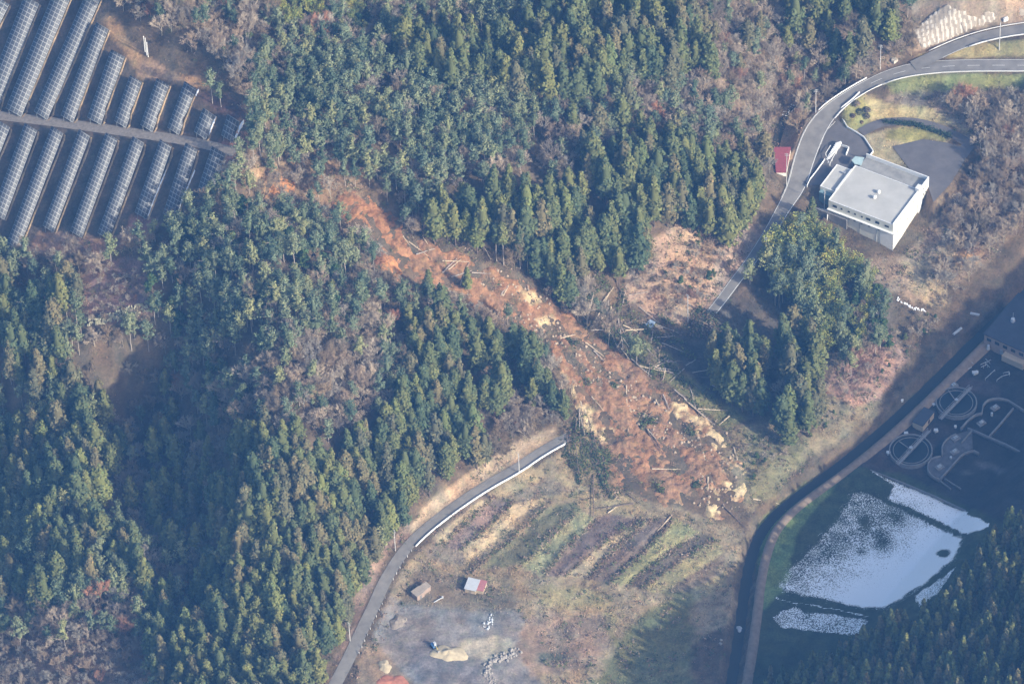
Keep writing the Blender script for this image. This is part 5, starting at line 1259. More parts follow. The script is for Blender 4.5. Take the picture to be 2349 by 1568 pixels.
def cluster_crown(seed, h=13.0, R=3.2, lobes=9, per=60, base=0.45, leaf=(0.5, 0.95), flatn=0.75, name='crown', warm=0.12):
    rng = np.random.default_rng(seed); acc = Acc(); P = []; Nn = []; S = []
    for l in range(lobes):
        t = rng.uniform(0, 1); rr_ = R*(1-0.55*t)*rng.uniform(0.15, 0.85); a = rng.uniform(0, 6.28)
        c = np.array([rr_*math.cos(a), rr_*math.sin(a), h*(base+(1-base)*t*0.9)]); lr = rng.uniform(0.28, 0.5)*R
        d = rng.normal(size=(per, 3)); d /= np.linalg.norm(d, axis=1)[:, None]; d[:, 2] = np.where(d[:, 2] < -0.3, -d[:, 2], d[:, 2])
        q = rng.uniform(0.6, 1.05, per)[:, None]; P.append(c+d*lr*q*np.array([1, 1, flatn])); Nn.append(d+np.array([0, 0, 0.4])); S.append(rng.uniform(*leaf, per))
        core = []; ns = 6
        V = [c+np.array([0, 0, lr*0.55*flatn])]+[c+np.array([lr*0.6*math.cos(k*1.047), lr*0.6*math.sin(k*1.047), 0]) for k in range(6)]+[c+np.array([0, 0, -lr*0.5*flatn])]
        F = [(0, 1+k, 1+(k+1) % 6, 1+(k+1) % 6) for k in range(6)]
        acc.add(np.array(V), np.array([(0, 1, 2, 3), (0, 3, 4, 5), (0, 5, 6, 1), (7, 3, 2, 1), (7, 5, 4, 3), (7, 1, 6, 5)]), (0.75, 0.75, 0.75))
    P = np.concatenate(P); V, F = quads(P, np.concatenate(Nn), np.concatenate(S), rng, 1.1, 0.6); acc.add(V, F, tones(rng, len(P), warm=warm))
    return acc.mesh(name)
def pine(seed, h, R, base, nl=26, per=26):
    rng = np.random.default_rng(seed); acc = Acc(); P = []; Nn = []; S = []
    for l in range(nl):
        t = rng.beta(1.2, 1.1); a = rng.uniform(0, 6.28); pr = R*(1-t)**0.55*np.clip(0.5+2.2*t, 0, 1)+0.25; q = pr*rng.uniform(0.25, 1.0); z = h*(base+(1-base)*t)
        c = np.array([q*math.cos(a), q*math.sin(a), z]); e = np.array([math.cos(a), math.sin(a), 0.75]); e /= np.linalg.norm(e); lr = rng.uniform(0.55, 1.15)
        u = rng.normal(size=(per, 3)); u /= np.linalg.norm(u, axis=1)[:, None]; u *= rng.uniform(0.4, 1.0, per)[:, None]**0.5
        P.append(c+u*lr*np.array([1, 1, 0.75])+e[None]*rng.uniform(-.9, .9, per)[:, None]); Nn.append(u+e*0.5+np.array([0, 0, 0.5])); S.append(rng.uniform(0.4, 0.85, per))
    P = np.concatenate(P); V, F = quads(P, np.concatenate(Nn), np.concatenate(S), rng, 0.6, 0.5); acc.add(V, F, tones(rng, len(P), 0.7, 1.28, 0.06))
    cone_core(acc, lambda t: R*(1-t)**0.6*np.clip(0.5+2.5*t, 0, 1), h*(base+0.05), h*0.93, 0.42, rng, 7, 5)
    return acc.mesh('crown')
def trunk_mesh(h, r, lean=0.0, limbs=0, seed=0):
    rng = random.Random(seed); m = MB(); p = np.array([0, 0, -1.0]); pts = [p]
    for k in range(1, 5): pts.append(np.array([lean*h*(k/4)**1.5+rng.uniform(-.1, .1), rng.uniform(-.1, .1), h*k/4]))
    for k in range(4): m.tube(pts[k], pts[k+1], r*(1-0.2*k), r*(1-0.2*(k+1)), n=6, cap=False)
    for l in range(limbs):
        z = h*rng.uniform(0.45, 0.95); a = rng.uniform(0, 6.28); q = rng.uniform(1, 2.4); m.tube((0, 0, z), (q*math.cos(a), q*math.sin(a), z+q*0.6), r*0.4, r*0.15, n=4, cap=False)
    me = bpy.data.meshes.new('trunk'); me.from_pydata(m.v, [], m.f); me.update(); return me
def bare(seed, h=11.0, spread=0.55, twig=12):
    rng = random.Random(seed); acc = Acc(); tr = Acc()
    def rec(p, d, L, r, lev):
        e = p+d*L; V, F = tri_tube(p, e, r, r*0.6)
        (tr if lev == 0 else acc).add(V, F, (0.95, 0.95, 0.95) if lev < 2 else (1.05, 1.0, 1.0))
        if lev == 4:
            return
        nk = (5, 5, 4, twig)[lev]
        for k in range(nk):
            f = rng.uniform(0.35, 1.0) if lev > 0 else rng.uniform(0.45, 1.0)
            a = np.array([rng.gauss(0, 1), rng.gauss(0, 1), rng.gauss(0, 1)]); a -= a@d*d; a /= np.linalg.norm(a)
            nd = d*(0.75 if lev else 0.8)+a*spread*rng.uniform(0.7, 1.5)+np.array([0, 0, 0.22]); nd /= np.linalg.norm(nd)
            rec(p+d*L*f, nd, L*rng.uniform(0.52, 0.75)*(1.0 if lev < 3 else 0.9), max(0.036, r*0.5), lev+1)
    rec(np.array([0, 0, -0.5]), np.array([rng.uniform(-.08, .08), rng.uniform(-.08, .08), 1.0]), h*0.42, 0.17, 0)
    return acc.mesh('branches'), tr.mesh('trunk')
def bamboo(seed, h=12.0, n=9):
    rng = np.random.default_rng(seed); acc = Acc(); tr = MB()
    for k in range(n):
        a = rng.uniform(0, 6.28); b0 = rng.uniform(0, 1.6); lean = rng.uniform(1.0, 3.2); hh = h*rng.uniform(0.7, 1.05)
        pts = [np.array([b0*math.cos(a)+lean*math.cos(a)*(t**2.2), b0*math.sin(a)+lean*math.sin(a)*(t**2.2), hh*(t-0.12*t**4)]) for t in np.linspace(0, 1, 6)]
        for p, q in zip(pts[:-1], pts[1:]): tr.tube(p, q, 0.06, 0.05, n=3, cap=False)
        m = 130; t = rng.uniform(0.3, 1.0, m); P = np.stack([np.interp(t, np.linspace(0, 1, 6), [p[i] for p in pts]) for i in range(3)], 1)
        P += rng.normal(size=(m, 3))*0.5*np.array([1, 1, 0.7]); Nn = rng.normal(size=(m, 3))*0.6+np.array([0, 0, 1]); V, F = quads(P, Nn, rng.uniform(0.4, 0.8, m), rng, 0.5, 0.5); acc.add(V, F, tones(rng, m, 0.6, 1.5))
    me = bpy.data.meshes.new('stems'); me.from_pydata(tr.v, [], tr.f); me.update()
    return acc.mesh('leaves'), me
KIND = {}
KIND['C'] = [(cedar(10+k, 22, (3.3, 3.8, 4.2, 3.5, 4.5)[k], (0.16, 0.2, 0.25, 0.3, 0.18)[k], sharp=(0.8, 0.7, 0.6, 0.85, 0.65)[k]), trunk_mesh(20, 0.28, 0, 0, k)) for k in range(5)]
KIND['L'] = [(cedar(40+k, 24, 2.2, 0.55, 380, 0.6), trunk_mesh(22, 0.24, 0, 0, k)) for k in range(2)]      # bare lower stem
KIND['c'] = [(cedar(60+k, 17, (1.5, 1.7, 1.3)[k], 0.35, 400, 0.8), trunk_mesh(15, 0.2, 0, 0, k)) for k in range(3)]
KIND['P'] = [(pine(100+k, (15, 14, 16, 13.5, 15, 14)[k], (2.9, 3.4, 2.6, 3.2, 2.8, 3.6)[k], (0.42, 0.36, 0.5, 0.3, 0.46, 0.36)[k]), trunk_mesh(13, 0.2, 0.02, 4, k)) for k in range(6)]
KIND['E'] = [(cluster_crown(130+k, 9, 2.9, 10, 60, 0.25, (0.45, 0.85), 0.8), trunk_mesh(7.5, 0.2, 0, 3, k)) for k in range(3)]
KIND['B'] = [bare(200+k, (13, 15, 12, 15.5, 11.5)[k], (0.55, 0.5, 0.62, 0.48, 0.7)[k]) for k in range(5)]
KIND['K'] = [bamboo(300+k, 12, 9) for k in range(3)]
PARTN = {'C': ('crown', 'trunk'), 'L': ('crown', 'trunk'), 'c': ('crown', 'trunk'), 'P': ('crown', 'trunk'), 'E': ('crown', 'trunk'), 'B': ('branches', 'trunk'), 'K': ('leaves', 'cane_cluster')}
NAMES = {'C': 'cedar_tree', 'L': 'cedar_tree', 'c': 'cedar_tree', 'P': 'pine_tree', 'E': 'evergreen_tree', 'B': 'bare_tree', 'K': 'bamboo_clump'}
CATS = {'C': 'cedar tree', 'L': 'cedar tree', 'c': 'cedar tree', 'P': 'pine tree', 'E': 'evergreen tree', 'B': 'bare tree', 'K': 'bamboo'}
HT = {'C': 22, 'L': 24, 'c': 17, 'P': 14.5, 'E': 9, 'B': 11, 'K': 12}
for k, L in KIND.items():
    for a, b in L:
        a.materials.append(MAT['twigs'] if k == 'B' else MAT['foliage'])
        b.materials.append(MAT['twigs'] if k == 'B' else (MAT['palebark'] if k in 'LP' else MAT['bark']))
COLS = {   # colour, words
 'C': [((0.135, 0.155, 0.062), 'olive green'), ((0.150, 0.143, 0.078), 'brown tinged'), ((0.095, 0.125, 0.060), 'dark green'), ((0.155, 0.185, 0.068), 'yellow green')],
 'P': [((0.165, 0.205, 0.125), 'grey green'), ((0.110, 0.150, 0.090), 'dark green'), ((0.215, 0.245, 0.125), 'light green')],
 'E': [((0.060, 0.100, 0.040), 'deep green'), ((0.10, 0.125, 0.05), 'olive')],
 'B': [((0.37, 0.315, 0.245), 'grey brown'), ((0.46, 0.42, 0.345), 'pale grey'), ((0.31, 0.26, 0.185), 'brown'), ((0.40, 0.235, 0.16), 'rusty brown')],
 'K': [((0.28, 0.30, 0.085), 'yellow green'), ((0.18, 0.22, 0.085), 'green')]}
COLS['L'] = COLS['c'] = COLS['C']
# zones: canopy polygon, mix, spacing m, height scale (lo, hi), where, colour weights
ZONES = [
 ('forest', [(240,-60),(2120,-60),(2110,100),(1960,190),(1760,330),(1760,560),(1560,800),(1300,960),(1000,1200),(760,1640),(-60,1640),(-60,560),(240,560),(480,430),(560,300),(420,150)], {'P': .5, 'B': .5}, 4.3, (.8, 1.15), 'on the wooded hillside'),
 ('topmid', [(560,-60),(1300,-60),(1000,30),(900,60),(930,110),(800,100),(640,60),(560,20)], {'P': .25, 'B': .7, 'E': .05}, 4.0, (.8, 1.15), 'at the top of the picture'),
 ('topbamboo', [(625,-20),(745,-20),(750,30),(690,50),(640,30)], {'K': .9, 'B': .1}, 4.5, (.8, 1.0), 'in the bamboo patch at the top edge'),
 ('topbamboo', [(790,-10),(850,-10),(860,60),(800,60)], {'K': .6, 'E': .4}, 4.5, (.7, .9), 'in the small bamboo patch left of the upper cedars'),
 ('uppercedar', [(900,50),(1000,35),(1200,45),(1320,-60),(1620,-60),(1630,60),(1640,150),(1560,170),(1440,150),(1380,190),(1300,200),(1210,200),(1080,170),(930,110)], {'C': .97, 'B': .03}, 5.8, (.8, 1.2), 'in the upper cedar stand'),
 ('pines', [(560,180),(620,100),(800,80),(930,110),(1080,170),(1210,190),(1200,240),(1210,300),(1080,370),(1000,440),(960,490),(900,440),(830,390),(740,400),(560,400),(500,420),(540,350)], {'P': .82, 'B': .18}, 4.3, (.85, 1.15), 'in the pine wood above the slide'),
 ('mixed', [(1210,190),(1380,180),(1560,170),(1640,150),(1700,300),(1560,300),(1480,290),(1420,290),(1380,330),(1300,380),(1180,380),(1210,300)], {'B': .66, 'P': .31, 'C': .03}, 4.2, (.85, 1.1), 'in the mixed wood between the two cedar stands'),
 ('midcedar', [(1040,430),(1180,380),(1300,380),(1430,270),(1560,290),(1620,330),(1700,330),(1775,400),(1770,490),(1700,540),(1650,530),(1600,480),(1500,540),(1440,590),(1370,610),(1300,625),(1250,605),(1190,560),(1100,540),(1000,510),(980,460)], {'C': 1}, 5.5, (.85, 1.2), 'in the cedar stand right of the slide'),
 ('slideedge', [(990,500),(1060,520),(1160,540),(1230,570),(1280,590),(1290,640),(1250,625),(1160,570),(1050,545)], {'L': .9, 'C': .1}, 4.4, (.85, 1.05), 'on the upper right rim of the slide'),
 ('slidetrees', [(1280,590),(1440,560),(1460,620),(1420,640),(1350,640),(1300,650)], {'C': .6, 'P': .2, 'B': .2}, 6.0, (.7, 1.0), 'in the thinned strip right of the slide'),
 ('scrub', [(1560,-60),(2100,-60),(2110,60),(2040,120),(1950,180),(1850,215),(1790,250),(1770,330),(1760,420),(1720,370),(1700,320),(1640,150),(1620,60)], {'B': .78, 'P': .16, 'C': .06}, 3.8, (.6, .95), 'in the brushwood beside the upper road'),
 ('roadcedar', [(1780,-60),(2080,-60),(2085,60),(2055,100),(1960,130),(1890,100),(1800,50)], {'C': .85, 'B': .15}, 6.6, (.8, 1.1), 'in the cedar group above the road junction'),
 ('slope', [(1440,600),(1510,540),(1620,490),(1700,545),(1760,540),(1740,580),(1650,680),(1600,720),(1500,730),(1430,680)], {'B': .93, 'E': .07}, 3.6, (.3, .6), 'on the bare slope left of the shaded road'),
 ('leftevergreen', [(340,580),(420,480),(560,420),(660,450),(700,520),(800,560),(845,640),(890,710),(930,850),(880,930),(760,980),(640,960),(560,950),(450,950),(340,900),(345,700)], {'P': .55, 'E': .17, 'B': .28}, 4.3, (.85, 1.15), 'in the evergreen wood left of the slide'),
 ('leftmixed', [(640,760),(780,740),(900,760),(930,850),(880,940),(760,980),(640,970),(480,900),(560,840)], {'B': .8, 'P': .2}, 4.2, (.85, 1.1), 'in the bare and evergreen wood mid left'),
 ('slidehead', [(560,380),(760,330),(900,400),(960,490),(900,490),(860,430),(790,425),(740,470),(700,450),(640,440),(540,440)], {'B': .5, 'P': .5}, 5.2, (.6, 1.0), 'around the head of the slide'),
 ('lowercedar', [(930,690),(980,685),(1040,690),(1090,725),(1150,735),(1215,775),(1260,840),(1305,900),(1300,950),(1150,1010),(1050,1080),(950,1140),(870,1200),(830,1420),(740,1590),(380,1640),(400,1450),(520,1290),(480,1200),(500,980),(560,940),(640,965),(760,985),(880,935),(935,850)], {'C': .97, 'B': .03}, 5.0, (.75, 1.05), 'in the cedar stand above the lower road'),
 ('thicket', [(1130,920),(1180,880),(1270,890),(1290,950),(1230,990),(1130,1010)], {'B': 1}, 3.6, (.6, .8), 'in the grey thicket above the end of the lower road'),
 ('farleft', [(-60,590),(170,600),(190,700),(200,900),(240,1100),(330,1250),(330,1340),(200,1360),(-60,1360)], {'P': .6, 'C': .4}, 4.6, (.8, 1.1), 'on the shaded slope at the left edge'),
 ('gully', [(200,760),(340,800),(450,950),(560,960),(500,1100),(480,1190),(400,1280),(330,1250),(240,1100)], {'B': .6, 'C': .3, 'P': .1}, 5.5, (.7, 1.0), 'in the shaded gully'),
 ('lowerleft', [(-60,1350),(200,1350),(330,1330),(330,1430),(200,1450),(-60,1440)], {'B': .7, 'P': .3}, 4.4, (.8, 1.1), 'on the lower left slope'),
 ('lowerscrub', [(-60,1440),(200,1450),(330,1430),(330,1640),(-60,1640)], {'B': 1}, 3.8, (.4, .6), 'in the low brown brush at the bottom left'),
 ('lowergap', [(330,1330),(400,1300),(520,1290),(400,1450),(380,1640),(330,1640)], {'C': .3, 'P': .5, 'B': .2}, 4.8, (.7, 1.0), 'in the dark hollow at the lower left'),
 ('patch', [(185,590),(335,585),(350,720),(200,735),(185,680)], {'B': 1}, 3.0, (.25, .38), 'in the square brown thicket below the solar rows'),
 ('solaredge', [(250,-60),(560,-60),(600,60),(580,180),(560,260),(500,200),(400,130),(330,70),(270,40)], {'B': .85, 'P': .12, 'E': .03}, 4.2, (.7, 1.0), 'on the rise beside the solar rows'),
 ('bamboo', [(1750,570),(1790,515),(1845,490),(1885,500),(1905,540),(1960,590),(2010,640),(1995,720),(1940,800),(1880,800),(1830,700),(1780,670)], {'K': .75, 'P': .25}, 3.6, (.95, 1.3), 'in the bamboo and evergreen thicket below the white building'),
 ('below', [(1960,610),(2030,660),(2040,740),(2010,810),(1930,830),(1900,750)], {'K': .25, 'E': .2, 'B': .25, 'P': .3}, 4.0, (.75, 1.1), 'in the thicket above the pink brush pile'),
 ('roadsidecedar', [(1622,790),(1660,760),(1740,730),(1760,780),(1750,940),(1700,930),(1640,900)], {'C': 1}, 5.6, (.85, 1.1), 'in the cedar group right of the shaded field'),
 ('roadsidecedar2', [(1780,760),(1830,700),(1890,760),(1890,880),(1850,1000),(1790,980),(1780,880)], {'C': .95, 'B': .05}, 5.4, (.9, 1.15), 'in the tall cedar group above the fallow bank'),
 ('rightbare', [(2160,480),(2240,430),(2250,340),(2200,260),(2160,215),(2420,190),(2420,500),(2280,560),(2210,640),(2120,660),(2180,560)], {'B': 1}, 4.0, (.7, 1.05), 'in the bare wood right of the white building'),
 ('bank', [(1890,870),(1960,840),(2060,760),(2150,680),(2230,640),(2150,760),(2000,920),(1900,1010),(1760,1120),(1700,1180),(1690,1010),(1760,980),(1850,1020)], {'B': .8, 'E': .2}, 3.8, (.22, .42), 'on the bank above the river'),
 ('topright', [(2090,-60),(2420,-60),(2420,20),(2250,20),(2180,0),(2110,30)], {'B': .8, 'P': .2}, 6.0, (.5, .8), 'above the sprayed concrete slope'),
 ('bottomright', [(2420,1130),(2420,1640),(1640,1640),(1700,1560),(1850,1520),(1960,1470),(2050,1410),(2150,1370),(2230,1270),(2300,1190)], {'c': 1}, 4.0, (.75, 1.3), 'among the small cedars at the bottom right'),
]
CLEAR = [SLIDE, [(1345,655),(1440,660),(1500,690),(1590,770),(1540,850),(1480,830),(1400,775),(1350,715)], [(1330,985),(1240,1050),(1120,1125),(960,1240),(900,1310),(860,1400),(830,1470),(780,1568),(760,1680),(1300,1680),(1650,1500),(1700,1200),(1400,1050)], r3((1070,800),(1150,890),(1240,920),(1330,1030),(1280,1100),(1740,1290),(1730,1450),(1470,1560),(1400,1600),(950,1430),(805,1225),(900,1040)), PARK,
 [(-60,-60),(230,-60),(250,60),(300,100),(330,150),(450,190),(480,240),(575,280),(560,340),(530,390),(450,470),(410,505),(250,550),(110,545),(50,590),(-60,600)],
 [(240,10),(280,30),(330,60),(420,110),(500,150),(540,190),(560,270),(440,200),(300,130),(230,80)],
 [(1480,790),(1560,730),(1640,680),(1760,690),(1740,740),(1640,790),(1620,880),(1640,930),(1760,985),(1700,1000),(1560,900)],
 r3((1085,770),(1250,640),(1400,650),(1700,740),(1980,900),(2080,1020),(1990,1010),(1850,1000),(1700,950),(1560,1150),(1320,1040),(1150,880)),
 r3((1640,1010),(1760,1010),(1735,1230),(1650,1230)), [(1740,1150),(2349,620),(2500,600),(2500,1140),(2300,1190),(2150,1400),(1950,1480),(1700,1500)],
 r3((1560,200),(1800,20),(2160,60),(2170,150),(1655,345)), b2((-200,60),(0,20),(0,0),(100,0)), [(1480,545),(1560,520),(1600,560),(1560,620),(1500,600)]]
LINES = [(R_UP, 2.2), (R_LOW, 2.8), (R_BR, 2.0), (DRIVE, 1.5), (RIVER, 9.0), (GULLY, 1.5)]
rngT = np.random.default_rng(7)
SLIDE_SEEN = [(770,455),(850,455),(930,510),(935,560),(1000,580),(1100,615),(1160,625),(1240,680),(1330,760),(1400,810),(1500,900),(1420,960),(1340,960),(1300,880),(1260,800),(1215,755),(1130,720),(1060,665),(990,650),(915,650),(880,610),(870,550),(800,495)]
def scatter(k):
    name, poly, mix, sp, hs, where = ZONES[k]
    P = g2w(resample(np.array(poly+[poly[0]], float), 60)); lo = P[:, :2].min(0)-25; hi = P[:, :2].max(0)+15
    lo = np.maximum(lo, [-300, -300]); hi = np.minimum(hi, [300, 300])
    xs = np.arange(lo[0], hi[0], sp); ys = np.arange(lo[1], hi[1], sp*0.87); X, Y = np.meshgrid(xs, ys); X[1::2] += sp/2
    x = X.ravel()+rngT.uniform(-.36, .36, X.size)*sp; y = Y.ravel()+rngT.uniform(-.36, .36, X.size)*sp
    ks = list(mix); kk = rngT.choice(len(ks), len(x), p=np.array([mix[q] for q in ks])/sum(mix.values()))
    sc = rngT.uniform(hs[0], hs[1], len(x)); ht = np.array([HT[ks[q]] for q in kk])*sc; z = H(x, y)
    D = proj(np.stack([x, y, z+ht*(0.55 if name in ('slideedge', 'slope', 'bank', 'rightbare') else 0.75)], 1)); ok = inside(D, poly)
    for j in range(k+1, len(ZONES)): ok &= ~inside(D, ZONES[j][1])
    Db = proj(np.stack([x, y, z], 1))
    for c_ in CLEAR: ok &= ~inside(Db, c_)
    if name != 'slideedge':
        for q_ in (0.3, 0.55, 0.8): ok &= ~inside(proj(np.stack([x, y, z+ht*q_], 1)), SLIDE_SEEN)
    if name not in ('topbamboo',):
        pass
    for L, mg in LINES:
        d, _, _, bw = polyline_near(x, y, L); ok &= d > bw/2+mg
    gap = fbm(x/11, y/11, 140, 2); ok &= gap > 0.24
    return [(ks[q], x[i], y[i], z[i]-0.25, sc[i], D[i], k) for i, q in enumerate(kk) if ok[i]]
TREES = []
for k in range(len(ZONES)): TREES += scatter(k)
# single trees placed by hand: kind, base point, scale, label
SINGLE = [('C', (1862,515), 0.72, 2, 'lone dark conical cedar at the left corner of the white building'),
 ('C', (1073,668), 0.62, 3, 'slim cedar still upright in the middle of the orange slide'),
 ('C', (985,690), 0.8, 0, 'cedar on the left rim of the slide above the dark gap'),
 ('P', (1165,745), 0.8, 1, 'dark rounded evergreen on the left rim of the slide'),
 ('B', (2292,318), 1.1, 1, 'tall pale bare tree right of the curved driveway'),
 ('B', (2330,330), 1.0, 1, 'pale bare tree at the right edge beside the driveway'),
 ('B', (2255,330), 0.7, 0, 'smaller bare tree behind the end of the driveway'),
 ('C', (1290,700), 1.05, 3, 'tall slim cedar left alone on the right rim of the slide'),
 ('B', (440,120), 1.1, 0, 'broad pinkish bare tree right of the white masts'),
 ('P', (800,520), 0.55, 1, 'small dark pine island inside the head of the slide'),
 ('B', (2345,360), 0.9, 0, 'bare tree cropped by the right edge below the driveway'),
 ('E', (2040,800), 0.8, 0, 'dense evergreen at the top of the pink brush pile')]
def where_detail(u, v):
    col = 'left' if u < 780 else ('middle' if u < 1570 else 'right'); row = 'upper' if v < 520 else ('middle' if v < 1045 else 'lower')
    return f'{row} {col}' if row != col else 'centre'
_U = ['', 'first', 'second', 'third', 'fourth', 'fifth', 'sixth', 'seventh', 'eighth', 'ninth', 'tenth', 'eleventh', 'twelfth', 'thirteenth', 'fourteenth', 'fifteenth', 'sixteenth', 'seventeenth', 'eighteenth', 'nineteenth']
_T = {2: ('twentieth', 'twenty'), 3: ('thirtieth', 'thirty'), 4: ('fortieth', 'forty'), 5: ('fiftieth', 'fifty'), 6: ('sixtieth', 'sixty'), 7: ('seventieth', 'seventy'), 8: ('eightieth', 'eighty')}
def ordinal(n):
    if n < 20: return _U[n]
    a, b = divmod(n, 10); return _T[a][0] if b == 0 else _T[a][1]+'-'+_U[b]
ROWPOS = {}
def rank_rows():
    zones = {}
    for i, t in enumerate(TREES):
        if inview(t[5]): zones.setdefault(ZONES[t[6]][0], []).append(i)
    for z, L in zones.items():
        v0 = min(TREES[i][5][1] for i in L); rows = {}
        for i in L: rows.setdefault(int((TREES[i][5][1]-v0)//34), []).append(i)
        for r, (key, R_) in enumerate(sorted(rows.items())):
            for q, i in enumerate(sorted(R_, key=lambda i: TREES[i][5][0])): ROWPOS[id(TREES[i])] = (ordinal(q+1), ordinal(r+1))
def make_tree(kind, x, y, z, sc, tone, label, group, var, rz, hv=1.0):
    a, b = KIND[kind][var]; root = empty(NAMES[kind], (x, y, z), rz); root.scale = (sc, sc, sc*hv)
    o = bpy.data.objects.new(PARTN[kind][0], a); COL.objects.link(o); o.parent = root; col = COLS[kind][tone][0]; o.color = (*col, 1)
    t = bpy.data.objects.new(PARTN[kind][1], b); COL.objects.link(t); t.parent = root; t.color = (*[c*0.9 for c in col], 1)
    tag(root, label, CATS[kind], group); return root
SHORT = {'forest': 'on the wooded hill', 'topmid': 'at the top edge', 'topbamboo': 'by the top edge', 'uppercedar': 'in upper cedar stand', 'pines': 'above the slide', 'mixed': 'between both cedar stands',
 'midcedar': 'right of the slide', 'slideedge': 'on upper slide rim', 'slidetrees': 'beside the slide', 'scrub': 'beside the upper road', 'roadcedar': 'above the junction', 'slope': 'on the bare slope', 'leftevergreen': 'left of the slide',
 'leftmixed': 'in mid-left wood', 'slidehead': 'around the slide head', 'lowercedar': 'above the lower road', 'thicket': 'in the grey thicket', 'farleft': 'at the left edge', 'gully': 'in the shaded gully', 'lowerleft': 'on lower left slope',
 'lowerscrub': 'in bottom-left brush', 'lowergap': 'in lower-left hollow', 'patch': 'below the solar rows', 'solaredge': 'beside the solar rows', 'bamboo': 'below the white building', 'below': 'above the pink brush', 'roadsidecedar': 'by the shaded field',
 'roadsidecedar2': 'above the fallow bank', 'rightbare': 'right of the building', 'bank': 'on the river bank', 'topright': 'above the concrete slope', 'bottomright': 'at bottom right'}
fam = {'C': 'C', 'L': 'C', 'c': 'C', 'P': 'P', 'E': 'P', 'B': 'B', 'K': 'K'}
SZ = {'C': 22*5.5, 'L': 24*12, 'c': 17*9, 'P': 13*5, 'E': 9*6, 'B': 11*5, 'K': 144}
inview = lambda D: (-15 < D[0] < IW+15) and (-15 < D[1] < IH+15)
rank_rows()
by = {'C': [], 'P': [], 'B': [], 'K': []}
for t in TREES: by[fam[t[0]]].append(t)
first_tree = {}
SHADE = {'farleft', 'gully', 'lowergap', 'bottomright', 'lowerleft', 'lowerscrub'}
rest = []
CW = {'C': [.44, .26, .24, .06], 'L': [.5, .2, .2, .1], 'c': [.5, .3, .1, .1], 'P': [.5, .3, .2], 'E': [.6, .4], 'B': [.38, .40, .20, .02], 'K': [.6, .4]}
for f, L in by.items():
    L.sort(key=lambda t: -(SZ[t[0]]*t[4]**2*(1 if inview(t[5]) else 0)*(0.45 if ZONES[t[6]][0] in ('patch', 'lowerscrub') else 1)*(0.8 if ZONES[t[6]][0] in SHADE else 1)))
    lim = 292
    for i, (kind, x, y, z, sc, D, k) in enumerate(L):
        tone = int(rngT.choice(len(CW[kind]), p=CW[kind])); var = int(rngT.integers(len(KIND[kind]))); rz = float(rngT.uniform(0, 6.28)); hv = float(rngT.uniform(0.9, 1.15))
        if i < lim and inview(D):
            size = 'tall' if sc > 0.98 else ('short' if sc < 0.72 else 'middling')
            w_ = COLS[kind][tone][1]; nm = {'C': 'cedar', 'L': 'bare-stemmed cedar', 'c': 'slim cedar', 'P': 'pine', 'E': 'evergreen', 'B': 'bare tree', 'K': 'bamboo'}[kind]
            q_ = ROWPOS[id(L[i])]; lab = f'{size} {w_} {nm} {SHORT[ZONES[k][0]]}, {q_[0]} from left in {q_[1]} row'
            make_tree(kind, x, y, z, sc, tone, lab, f'{CATS[kind]}s {ZONES[k][5]}', var, rz, hv)
        else: rest.append((kind, x, y, z, sc, tone, var, rz, hv))
for kind, uv, sc, tone, lab in SINGLE:
    p = G(uv); make_tree(kind, p[0], p[1], p[2]-0.2, sc, tone, lab, None, 0, 1.0)
print('TREES', {k: len(v) for k, v in by.items()}, 'rest', len(rest))

